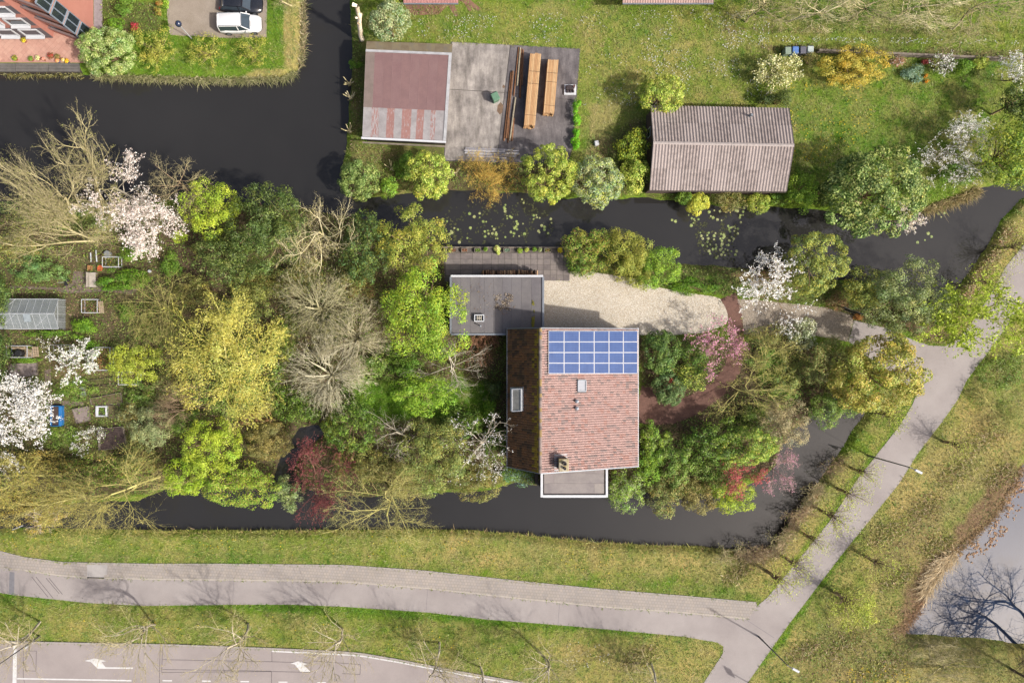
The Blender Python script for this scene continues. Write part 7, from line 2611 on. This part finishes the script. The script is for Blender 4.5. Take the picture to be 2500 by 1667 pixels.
def wheelie(label, px, py, c, rz, group='wheelie bins by the magnolia', sc=1.0):
    b_ = W(px, py, 0)
    t = thing('wheelie_bin', label, 'bin', b_, group)
    M = Matrix.Translation(b_) @ Matrix.Rotation(rz, 4, 'Z') @ Matrix.Scale(sc, 4)
    body = plain('bin_body_%d_%d_%d' % tuple(int(x * 999) for x in c[:3]), c, .5, var=.12)
    mb = MB()
    lo, hi = .24, .31
    vs = [M @ Vector((x * lo, y * lo * 1.15, .06)) for x, y in ((-1, -1), (1, -1), (1, 1), (-1, 1))] + [M @ Vector((x * hi, y * hi * 1.15, 1.0)) for x, y in ((-1, -1), (1, -1), (1, 1), (-1, 1))]
    mb.add(vs, [(3, 2, 1, 0), (4, 5, 6, 7), (0, 1, 5, 4), (1, 2, 6, 5), (2, 3, 7, 6), (3, 0, 4, 7)])
    mb.build('body', body, t)
    mb = MB()
    mb.box(M @ Vector((0, -.02, 1.04)), (.66 * sc, .76 * sc, .07), rz=rz, bev=.05)
    mb.build('lid', body, t)
    mb = MB()
    mb.bar(M @ Vector((-.28, .4, .98)), M @ Vector((.28, .4, .98)), .05)
    mb.build('handle', black_m, t)
    for s_ in (-1, 1):
        mb = MB()
        mb.tube(M @ Vector((s_ * .2, .3, .11)), M @ Vector((s_ * .27, .3, .11)), .11, n=10)
        mb.build('wheel', black_m, t)


wheelie('grey-green wheelie bin, first of four beside the magnolia', 1913, 133, C(150, 168, 150), .02)
wheelie('bright blue wheelie bin among the four beside the track', 1931, 132, C(100, 140, 210), -.02)
wheelie('dark grey wheelie bin right of the blue one', 1949.5, 132, C(108, 108, 120), .02)
wheelie('pale green-white wheelie bin, last of four beside the track', 1967, 131, C(196, 208, 204), -.03)
wheelie('green square container standing alone on the pale concrete', 1208, 245, C(112, 152, 124), .45, group='containers on the yard', sc=1.15)
# machine on a white slab
b_ = W(1391, 221, .04)
t = thing('machine_on_slab', 'dark engine block on a white slab at the yard edge', 'machine', b_)
mb = MB()
mb.box(b_ + Vector((0, 0, .14)), (1.3, 1.1, .2), bev=.03)
mb.build('slab', white_trim, t)
dk = plain('oily_steel', C(92, 80, 80), .5, .3, var=.3, scale=4)
mb = MB()
mb.box(b_ + Vector((-.05, .12, .42)), (.85, .45, .36), bev=.05)
mb.build('housing', dk, t)
for x_ in (-.3, 0, .3):
    mb = MB()
    mb.tube(b_ + Vector((x_, -.1, .38)), b_ + Vector((x_, -.38, .38)), .11, n=10)
    mb.build('cylinder_head', dk, t)
mb = MB()
mb.tube(b_ + Vector((.35, .2, .3)), b_ + Vector((.35, .2, .78)), .13, n=12)
mb.build('motor', plain('brown_motor', C(120, 88, 82), .6), t)
mb = MB()
b_ = W(1455, 352, 0)
mb.box(b_ + Vector((0, 0, .25)), (.45, .5, .5), rz=.2, bev=.05)
o = mb.build('white_box', plain('white_plastic', C(222, 222, 224), .5, var=.05))
tag(o, 'small white box on the bare patch left of the canal shed', 'box')
# rust and oil stains are flat marks on the yard
for poly in ([(1222, 250), (1229, 258), (1226, 276), (1220, 281), (1213, 272), (1215, 258)], [(1228, 207), (1233, 211), (1231, 217), (1226, 214)]):
    sheet('rust_stain', poly, .0462, plain('rust_stain', C(140, 114, 92), .9, var=.25, scale=3), yard)
# fence along the track
f0, f1 = W(1990, 130), W(2440, 150)
fence = thing('fence', 'low weathered post and board fence along the grassy track', 'fence', (f0 + f1) / 2)
NPF = 17
for i in range(NPF):
    p_ = f0 + (f1 - f0) * i / (NPF - 1)
    mb = MB()
    mb.box(p_ + Vector((0, 0, .4)), (.1, .1, .95))
    mb.build('post', wood_dark, fence)
    if i < NPF - 1:
        q_ = f0 + (f1 - f0) * (i + 1) / (NPF - 1)
        for z_ in (.3, .62):
            mb = MB()
            mb.bar(p_ + Vector((.02, -.06, z_)), q_ + Vector((-.02, -.06, z_)), .04, .2)
            mb.build('board', wood_old, fence)
        mb = MB()
        mb.bar(p_ + Vector((.02, -.02, .86)), q_ + Vector((-.02, -.02, .86)), .2, .04)
        mb.build('top_rail', wood_old, fence)
for px_, py_, lab in ((2260, 187, 'upper'), (2263, 199, 'lower')):
    leafy('clump of orange tulips below the fence, ' + lab + ' clump', px_, py_, 5, 5, .5, [(240, 150, 50), (232, 130, 40), (110, 140, 60)], .1, 2, name='tulips', cat='flowers', group='orange tulips')
# metal gate at the drive
g0, g1 = W(2046, 752), W(2092, 768)
gate = thing('metal_gate', 'dark metal bar gate standing open beside the entrance drive', 'gate', (g0 + g1) / 2)
dm = plain('dark_gate_metal', C(66, 70, 78), .5, .3, var=.1)
for p_ in (g0, g1):
    mb = MB()
    mb.box(p_ + Vector((0, 0, .7)), (.1, .1, 1.4))
    mb.build('post', dm, gate)
for z_ in (.2, 1.25):
    mb = MB()
    mb.bar(g0 + Vector((0, 0, z_)), g1 + Vector((0, 0, z_)), .05, .06)
    mb.build('rail', dm, gate)
for i in range(1, 14):
    p_ = g0 + (g1 - g0) * i / 14
    mb = MB()
    mb.tube(p_ + Vector((0, 0, .2)), p_ + Vector((0, 0, 1.3)), .018, n=6)
    mb.build('bar', dm, gate)

# ================================================================ terrace planters, log pile
soil_m = plain('potting_soil', C(88, 74, 64), .95, var=.25, scale=8)
terra = plain('terracotta_pot', C(176, 116, 88), .8, var=.15)
stone_p = plain('stone_trough', C(158, 148, 136), .9, var=.2, scale=5)
trough = [(1107, 16, 'filled with brown heather', RUST), (1134, 15, 'with dark earth and dead stems', RUST), (1166, 15, 'planted with green herbs', GREEN), (1237, 16, 'framed with grey stone and low herbs', BLUEG), (1336, 16, 'planted with rusty sedum', RUST + GREEN)]
for x_, w_, lab, cols in trough:
    b_ = W(x_, 612, .02)
    t = thing('planter', 'rectangular planter on the canal terrace, ' + lab, 'planter', b_, 'planters on the canal terrace')
    mb = MB()
    lx, ly = w_ * S, .42
    for dx, dy, sx, sy in ((0, ly / 2, lx, .05), (0, -ly / 2, lx, .05), (lx / 2, 0, .05, ly - .06), (-lx / 2, 0, .05, ly - .06)):
        mb.box(b_ + Vector((dx, dy, .18)), (sx, sy, .36))
    mb.build('trough', stone_p, t)
    mb = MB()
    mb.box(b_ + Vector((0, 0, .15)), (lx - .06, ly - .06, .26))
    mb.build('soil', soil_m, t)
    rng = seed()
    n_ = 90
    P = np.stack([rng.uniform(-lx / 2, lx / 2, n_) * .8, rng.uniform(-ly / 2, ly / 2, n_) * .8, rng.uniform(.28, .42, n_)], 1)
    stuff_part('plants', leaves_mesh(P, rng.normal(0, .5, P.shape) + np.array([0, 0, 1]), .1, cols, rng), leaf_mat, t)


def potted(label, px, py, r_, cols, h=.55, pot=None, group=None, z=.02, leaf=.11):
    b_ = W(px, py, z)
    t = thing('potted_plant', label, 'potted plant', b_, group)
    mb = MB()
    rp = min(.24, r_ * .75)
    mb.lathe(b_, [(rp * .7, 0), (rp, .3), (rp * 1.08, .3), (rp * 1.08, .36), (rp * .9, .36), (rp * .88, .31)], 12)
    mb.build('pot', pot or terra, t)
    rng = seed()
    n_ = 170
    e = rng.normal(size=(n_, 3))
    e /= np.linalg.norm(e, axis=1, keepdims=True)
    e[:, 2] = np.abs(e[:, 2])
    P = e * np.array([r_, r_, h * .5]) * rng.uniform(.5, 1, (n_, 1)) + np.array([0, 0, .36])
    part_np('plant', leaves_mesh(P, e + rng.normal(0, .4, P.shape) + np.array([0, 0, .5]), leaf, cols, rng), leaf_mat, t)


for lab, x_, y_, r_, cols, h_ in (('small round green box bush', 1185, 610, .26, GREEN, .5), ('tall pale yellow-green euphorbia', 1213, 608, .4, [(206, 216, 130), (190, 204, 110), (220, 226, 156)], 1.0), ('drooping yellow-green plant beside the euphorbia', 1216, 618, .26, [(200, 210, 120), (186, 200, 104)], .6),
                                   ('light green spreading plant', 1268, 613, .36, BRIGHT, .6), ('yellow-green dome plant, second right of the spreading one', 1285, 611, .28, LAUREL_Y, .5), ('rich green dome plant', 1304, 610, .28, VIVID, .5),
                                   ('grey-green tuft near the right end', 1317, 611, .26, GREYG, .5), ('golden yellow bush at the right end', 1366, 612, .32, [(214, 198, 50), (196, 184, 48), (224, 210, 80)], .6)):
    potted(lab + ' in a pot on the canal terrace', x_, y_, r_, cols, h_, group='potted plants on the canal terrace')
for lab, x_, y_, r_, cols in (('yellow daffodils in a pot by the slate wall', 63, 102, .3, [(226, 196, 60), (206, 176, 50), (130, 150, 70)]), ('green bush with yellow centre in a pot at the quay, first from the left', 41, 146, .36, GREEN + [(190, 180, 60)]),
                              ('plain green bush in a pot at the quay', 80, 147, .3, GREEN), ('pale yellow flowers in a pot at the quay', 97, 145, .28, CREAM + [(226, 190, 70)]), ('tiny pink plant in a pot at the quay', 111, 148, .16, [(220, 150, 130)]),
                              ('large red-flowered plant in a pot at the quay', 128, 140, .42, [(190, 70, 66), (120, 110, 60), (140, 90, 60)]), ('brown-green plant in a pot right of the red one', 145, 142, .34, BROWNG), ('orange flowers in a blue pot at the quay', 145, 152, .24, [(226, 150, 110), (220, 180, 120)]),
                              ('yellow flowers in a blue pot at the end of the quay row', 168, 153, .26, [(230, 196, 60), (214, 170, 60)]), ('white and yellow flowers in a dark pot beside the last blue pot', 159, 150, .22, [(226, 214, 170), (200, 160, 60)])):
    potted(lab, x_, y_, r_, cols, .45, pot=plain('blue_pot', C(70, 90, 140), .3) if 'blue pot' in lab else None, group='potted plants on the tiled terrace')

b_ = W(1243, 669, .03)
t = thing('log_pile', 'pile of split firewood stacked along the garage wall', 'firewood', b_)
rng = seed()
sg = []
for i in range(300):
    x_ = rng.uniform(-2.9, 2.9)
    z_ = rng.uniform(.08, 1.5)
    y_ = rng.uniform(-.04, .1)
    sg.append((x_, -.22 + y_, z_, x_ + rng.normal(0, .03), .2 + y_, z_ + rng.normal(0, .02), .075, .07))
stuff(part_np('logs', segs_mesh(sg, [(128, 100, 78), (96, 76, 62), (158, 130, 100), (84, 70, 62)], rng, 6), bark_mat, t))
mb = MB()
mb.box(b_ + Vector((0, 0, .05)), (5.9, .5, .06))
mb.build('pallet_base', wood_dark, t)

# ================================================================ allotment
# greenhouse
gA, gB = W(20, 803), W(161, 732)     # lower left, upper right on the ground
x0, x1, y0, y1 = gA.x, gB.x, gA.y, gB.y
ze, zt = 1.35, 2.15
ym = (y0 + y1) / 2
gh = thing('greenhouse', 'aluminium greenhouse with a glazed gable roof in the allotment', 'greenhouse', ((x0 + x1) / 2, ym, 0))
galu = plain('greenhouse_frame', C(206, 210, 212), .4, .2, var=.08)
m, n, l, b = mat_new('greenhouse_glass')
b.inputs['Base Color'].default_value = C(176, 182, 182)
b.inputs['Roughness'].default_value = .12
tr_ = n.new('ShaderNodeBsdfTransparent')
tr_.inputs['Color'].default_value = (.93, .96, .95, 1)
mx_ = n.new('ShaderNodeMixShader')
l.new(ramp(n, l, noise(n, l, 1.2, 4, .6), .25, .8), mx_.inputs[0])
mm_ = n.new('ShaderNodeMapRange')
mm_.inputs['To Min'].default_value = .22
mm_.inputs['To Max'].default_value = .62
l.new(noise(n, l, .9, 4, .6), mm_.inputs['Value'])
l.new(mm_.outputs[0], mx_.inputs[0])
l.new(tr_.outputs[0], mx_.inputs[1])
l.new(b.outputs[0], mx_.inputs[2])
l.new(mx_.outputs[0], n['Material Output'].inputs['Surface'])
gg = m
NPN = 8
for i in range(NPN + 1):
    x_ = x0 + (x1 - x0) * i / NPN
    mb = MB()
    mb.bar((x_, y0, 0), (x_, y0, ze), .04)
    mb.bar((x_, y1, 0), (x_, y1, ze), .04)
    mb.bar((x_, y0, ze), (x_, ym, zt), .04)
    mb.bar((x_, y1, ze), (x_, ym, zt), .04)
    mb.build('rib', galu, gh)
    if i < NPN:
        xn = x0 + (x1 - x0) * (i + 1) / NPN
        for ya in (y0, y1):
            mb = MB()
            mb.slab([(x_ + .02, ya, ze), (xn - .02, ya, ze), (xn - .02, ym, zt), (x_ + .02, ym, zt)], .006)
            mb.build('pane', gg, gh)
            mb = MB()
            s_ = -.01 if ya == y0 else .01
            mb.slab([(x_ + .02, ya + s_, .05), (xn - .02, ya + s_, .05), (xn - .02, ya, ze - .02), (x_ + .02, ya, ze - .02)], .006)
            mb.build('pane', gg, gh)
for nm, a_, b2, w_ in (('ridge_bar', (x0, ym, zt), (x1, ym, zt), .09), ('eave_bar', (x0, y0, ze), (x1, y0, ze), .07), ('eave_bar', (x0, y1, ze), (x1, y1, ze), .07), ('brace', (x0, y0, ze), (x0 + 2.2, ym, zt), .05), ('brace', (x0 + 3.6, y0, ze), (x1 - .5, ym, zt), .05),
                       ('brace', (x0 + .4, ym, zt), (x0 + 1.7, y1, ze), .05), ('gable_bar', (x1, y0 + .4, 1.5), (x1, y1 - .4, 1.5), .07), ('base_bar', (x0, y0, .04), (x1, y0, .04), .08), ('base_bar', (x0, y1, .04), (x1, y1, .04), .08)):
    mb = MB()
    mb.bar(a_, b2, w_, .05)
    mb.build(nm, galu, gh)
for xx in (x0, x1):
    for i in range(4):
        ya, yb = y0 + (y1 - y0) * i / 4, y0 + (y1 - y0) * (i + 1) / 4
        zz = lambda y: ze + (zt - ze) * (1 - abs(y - ym) / (y1 - ym))
        mb = MB()
        mb.add([(xx, ya + .02, .05), (xx, yb - .02, .05), (xx, yb - .02, zz(yb)), (xx, ya + .02, zz(ya))], [(0, 1, 2, 3)])
        mb.build('gable_pane', gg, gh)
        mb = MB()
        mb.bar((xx, ya, 0), (xx, ya, zz(ya)), .04)
        mb.build('gable_post', galu, gh)
mb = MB()
vx = x0 + (x1 - x0) * .48
mb.slab([(vx, ym - .05, zt + .06), (vx + .75, ym - .05, zt + .06), (vx + .75, ym - .85, zt - .2), (vx, ym - .85, zt - .2)], .03)
mb.build('roof_vent', plain('vent_glass', C(168, 178, 182), .15), gh)
mb = MB()
mb.prism([(x0 + .1, y0 + .1), (x1 - .1, y0 + .1), (x1 - .1, y0 + 1.1), (x0 + .1, y0 + 1.1)], .02, .55)
stg = mb.build('staging', plain('grey_staging', C(140, 138, 136), .8, var=.25, scale=2), gh)


mb = MB()
mb.prism([(x0 + .1, y0 + 1.15), (x1 - .1, y0 + 1.15), (x1 - .1, y1 - .1), (x0 + .1, y1 - .1)], .01, .03)
mb.build('floor_slab', plain('greenhouse_floor', C(128, 122, 114), .9, var=.25, scale=1.5, c2=C(100, 108, 84)), gh)


def cage(label, px0, py0, px1, py1, h, name='plant_cage', fill=None, cat='plant frame', rz=0.0, w=.05, group='white frames in the allotment'):
    A_, B_ = W(px0, py1), W(px1, py0)
    k_ = 1 - h / H
    t = thing(name, label, cat, ((A_.x + B_.x) / 2, (A_.y + B_.y) / 2, 0), group)
    cs = [(A_.x, A_.y), (B_.x, A_.y), (B_.x, B_.y), (A_.x, B_.y)]
    for (xa, ya) in cs:
        mb = MB()
        mb.bar((xa, ya, 0), (xa, ya, h), w)
        mb.build('post', white_trim, t)
    for z_ in ((h,) if h < .4 else (.06, h)):
        for i in range(4):
            p_, q_ = cs[i], cs[(i + 1) % 4]
            mb = MB()
            mb.bar((*p_, z_), (*q_, z_), w)
            mb.build('rail', white_trim, t)
    if fill:
        rng = seed()
        n_ = int((B_.x - A_.x) * (B_.y - A_.y) * 110)
        P = np.stack([rng.uniform(A_.x, B_.x, n_) - ORG[t.name].x, rng.uniform(A_.y, B_.y, n_) - ORG[t.name].y, rng.uniform(.05, h * .7, n_)], 1)
        stuff_part('plants', leaves_mesh(P, rng.normal(0, .5, P.shape) + np.array([0, 0, 1]), .13, fill, rng), leaf_mat, t)
    return t


cage('white-framed glass cold frame with dark plants near the magnolia', 259, 629, 298, 653, .75, fill=DARK + [(190, 170, 70)])
cc_ = cage('white-framed compost cage with a pallet side below the hedge', 208, 732, 246, 764, .7, fill=RUST + DARKER)
cage('tall white fruit cage over the compost bay', 30, 844, 80, 872, .95)
cage('thin white net frame around the small blossoming shrub', 132, 842, 181, 878, .8, w=.035)
cage('white net frame with dead brown plants, beside the acid green shrub', 236, 848, 278, 903, .8, fill=RUST + [(196, 150, 90), (120, 120, 70)])
cage('white net frame half hidden under the acid green shrub', 298, 908, 345, 938, .8, w=.04)
# pallets
pal_m = plain('pallet_wood', C(198, 176, 146), .9, var=.25, scale=3)


def pallet(label, px, py, lx, ly, z, tilt=0.0, rz=0.0):
    b_ = W(px, py, 0)
    t = thing('pallet', label, 'pallet', b_, 'pallets in the allotment')
    M = Matrix.Translation(b_ + Vector((0, 0, z))) @ Matrix.Rotation(rz, 4, 'Z') @ Matrix.Rotation(tilt, 4, 'X')
    nb = 6
    for i in range(nb):
        y_ = -ly / 2 + ly * (i + .5) / nb
        mb = MB()
        mb.bar(M @ Vector((-lx / 2, y_, .06)), M @ Vector((lx / 2, y_, .06)), ly / nb * .55, .025, up=M.to_3x3() @ Vector((0, 0, 1)))
        mb.build('slat', pal_m, t)
    for x_ in (-lx / 2 + .06, 0, lx / 2 - .06):
        mb = MB()
        mb.bar(M @ Vector((x_, -ly / 2, 0)), M @ Vector((x_, ly / 2, 0)), .1, .09, up=M.to_3x3() @ Vector((0, 0, 1)))
        mb.build('bearer', pal_m, t)


pallet('pallet lying beside the barrels in the compost bay', 74, 862, .9, 1.0, .12, rz=1.57)
pallet('pallet standing behind the barrels in the compost bay', 54, 849, 1.5, .6, .45, tilt=1.1)
pallet('pallet leaning outside the compost bay', 93, 858, .6, 1.1, .4, tilt=0.2)
pallet('pallet leaning on the white compost cage', 252, 750, .5, 1.3, .4, tilt=.2)


def barrel(label, px, py, r_, h, mat=None, name='barrel', group=None):
    b_ = W(px, py, 0)
    t = thing(name, label, name.replace('_', ' '), b_, group)
    mb = MB()
    mb.lathe(b_, [(r_ * .85, 0), (r_, h * .3), (r_, h * .7), (r_ * .92, h), (r_ * .8, h), (r_ * .78, h - .08)], 16)
    mb.build('drum', mat or black_m, t, smooth=False)
    mb = MB()
    mb.lathe(b_ + Vector((0, 0, h)), [(r_ * .98, -.02), (r_ * 1.0, .03), (r_ * .9, .05)], 16)
    mb.build('rim', mat or black_m, t)


barrel('smaller black barrel in the compost bay', 39, 864, .27, .8, group='black barrels')
barrel('larger black barrel in the compost bay', 57, 862, .36, .85, group='black barrels')
barrel('black bucket at the left end of the nettle bed', 52, 668, .2, .35, name='bucket', group='black buckets')
barrel('black bucket on the paving by the bench, upper one', 167, 684, .2, .35, name='bucket', group='black buckets')
barrel('black bucket on the paving by the bench, lower one', 165, 694, .18, .3, name='bucket', group='black buckets')
barrel('pale grey tub behind the white cold frame', 268, 621, .33, .6, mat=plain('grey_tub', C(146, 150, 150), .6), name='tub')
barrel('white round tub on the path by the hedge', 368, 663, .16, .35, mat=white_trim, name='bucket', group='pale buckets')
# raised beds
grey_soil = plain('grey_dusty_soil', C(168, 154, 148), .95, var=.2, scale=2.2, c2=C(128, 114, 108))
dark_soil = plain('dark_crumbly_soil', C(92, 76, 72), .95, var=.3, scale=5, bumpy=.6)
moss_soil = plain('brown_bed_soil', C(112, 92, 70), .95, var=.3, scale=3, c2=C(100, 104, 62))


def bed(label, quad, soil_mm, bh=.28, boards=(1, 1, 1, 1), bm=None, wb=.05):
    q_ = [W(x, y) for x, y in quad]
    c_ = sum(q_, Vector()) / 4
    t = thing('raised_bed', label, 'raised bed', c_, 'raised beds in the allotment')
    mb = MB()
    ii_ = [p + (c_ - p).normalized() * .06 for p in q_]
    mb.prism([p[:2] for p in ii_], .0, bh - .06)
    mb.build('soil', soil_mm, t)
    for i in range(4):
        if not boards[i]:
            continue
        a_, b2 = q_[i], q_[(i + 1) % 4]
        mb = MB()
        mb.bar(a_ + Vector((0, 0, bh / 2)), b2 + Vector((0, 0, bh / 2)), wb * boards[i], bh)
        mb.build('board', bm or wood_old, t)


bed('large raised bed of pale dusty soil by the conifer hedge', [(24, 888), (92, 886), (94, 916), (26, 924)], grey_soil)
bed('square raised bed of pale dusty soil beside the blue tub', [(179, 998), (218, 991), (222, 1026), (190, 1033)], grey_soil)
bed('raised bed of dark crumbly soil with a wide pale board', [(246, 1046), (302, 1040), (312, 1090), (246, 1098)], dark_soil, .3, (1, 1, 1, 5))
bed('overgrown bed framed with thin sticks right of the white sink', [(266, 990), (293, 988), (296, 1018), (266, 1020)], moss_soil, .16, (.6, .6, .6, .6))
bed('brown bed with a pale end board in the middle plot', [(222, 972), (296, 958), (300, 984), (226, 990)], moss_soil, .2, (1, .6, 1, 2))
# low rows in the middle plot
for k_, (a_, b2) in enumerate((((202, 930), (290, 918)), ((206, 944), (292, 936)))):
    mb = MB()
    mb.bar(W(*a_) + Vector((0, 0, .08)), W(*b2) + Vector((0, 0, .08)), .04, .14)
    o = mb.build('edging_plank', wood_dark)
    tag(o, 'dark edging plank between vegetable rows, ' + ('upper' if k_ == 0 else 'lower') + ' one', 'plank', 'edging planks in the allotment')
# blue tub
q0, q1 = W(131, 1038), W(156, 990)
t = thing('blue_tub', 'blue plastic tub filled with earth in the allotment', 'tub', ((q0.x + q1.x) / 2, (q0.y + q1.y) / 2, 0))
blue = plain('blue_plastic', C(48, 128, 200), .4, var=.12)
cx_, cy_ = (q0.x + q1.x) / 2, (q0.y + q1.y) / 2
lx, ly = q1.x - q0.x, q1.y - q0.y
mb = MB()
for dx, dy, sx, sy in ((0, ly / 2, lx, .07), (0, -ly / 2, lx, .07), (lx / 2 - .1, 0, .3, ly - .08), (-lx / 2, 0, .07, ly - .08)):
    mb.box((cx_ + dx, cy_ + dy, .28), (sx, sy, .56), bev=.02)
mb.build('wall', blue, t)
mb = MB()
mb.box((cx_ - .08, cy_, .2), (lx - .35, ly - .1, .4))
mb.build('soil', dark_soil, t)
# white sink with plants
c_ = W(251, 1003)
t = thing('white_sink', 'old white sink planted with greens in the allotment', 'sink', c_)
mb = MB()
for dx, dy, sx, sy in ((0, .5, 1.2, .16), (0, -.5, 1.2, .16), (.52, 0, .16, .84), (-.45, 0, .3, .84)):
    mb.box((c_.x + dx, c_.y + dy, .2), (sx, sy, .4), bev=.04)
mb.build('basin', white_trim, t)
mb = MB()
mb.box((c_.x + .05, c_.y, .14), (.8, .82, .24))
mb.build('soil', dark_soil, t)
rng = seed()
P = np.stack([rng.uniform(-.3, .4, 90), rng.uniform(-.4, .4, 90), rng.uniform(.25, .4, 90)], 1)
stuff_part('plants', leaves_mesh(P, rng.normal(0, .5, P.shape) + np.array([0, 0, 1]), .13, GREEN, rng), leaf_mat, t)
# bench
c_ = W(231, 684)
t = thing('garden_bench', 'pale weathered slatted garden bench beside the hedge', 'bench', c_)
bw_ = plain('silver_wood', C(206, 196, 182), .9, var=.15, scale=3)
for i in range(7):
    mb = MB()
    x_ = c_.x - .3 + i * .1
    mb.bar((x_, c_.y - .78, .45), (x_, c_.y + .78, .45), .085, .03)
    mb.build('seat_slat', bw_, t)
for i in range(3):
    mb = MB()
    mb.bar((c_.x - .38 - i * .02, c_.y - .78, .55 + i * .14), (c_.x - .38 - i * .02, c_.y + .78, .55 + i * .14), .03, .1)
    mb.build('back_slat', bw_, t)
for sx in (-.32, .3):
    for sy in (-.7, .7):
        mb = MB()
        mb.box((c_.x + sx, c_.y + sy, .22), (.07, .07, .44))
        mb.build('leg', bw_, t)
# boards and box by the willow
for k_, (a_, b2, nm) in enumerate((((225, 618), (226, 640), 'left'), ((238, 612), (240, 640), 'right'))):
    mb = MB()
    mb.bar(W(*a_) + Vector((0, 0, .3)), W(*b2) + Vector((0, 0, .3)), .12, .05)
    o = mb.build('white_board', white_trim)
    tag(o, 'narrow white board lying below the bare willow, ' + nm + ' one', 'board', 'white boards below the willow')
for k_, (a_, nm, c_) in enumerate(((222, 'brown', C(186, 140, 92)), (246, 'orange', C(222, 116, 72)))):
    b_ = W(a_, 655)
    mb = MB()
    for dx, dy, sx, sy in ((0, .27, .4, .05), (0, -.27, .4, .05), (.18, 0, .05, .49), (-.18, 0, .05, .49)):
        mb.box(b_ + Vector((dx, dy, .17)), (sx, sy, .34))
    mb.box(b_ + Vector((0, 0, .08)), (.31, .49, .12))
    o = mb.build('crate', plain(nm + '_crate', c_, .7, var=.12))
    tag(o, nm + ' open crate on the ground by the bench', 'crate', 'crates by the bench')
mb = MB()
mb.prism([W(*p)[:2] for p in ((196, 945), (210, 943), (212, 966), (198, 968))], .1, .13)
o = mb.build('glass_sheet', plain('green_glass_sheet', C(140, 152, 136), .15, var=.1))
tag(o, 'pale greenish glass sheet lying on the vegetable rows', 'glass sheet')
mb = MB()
mb.tube(W(140, 690) + Vector((-.0, 0, .06)), W(152, 690) + Vector((.6, .05, .06)), .06, n=6)
o = mb.build('dead_branch', plain('grey_log', C(170, 170, 150), .9))
tag(o, 'grey dead branch lying in the nettle bed', 'branch')
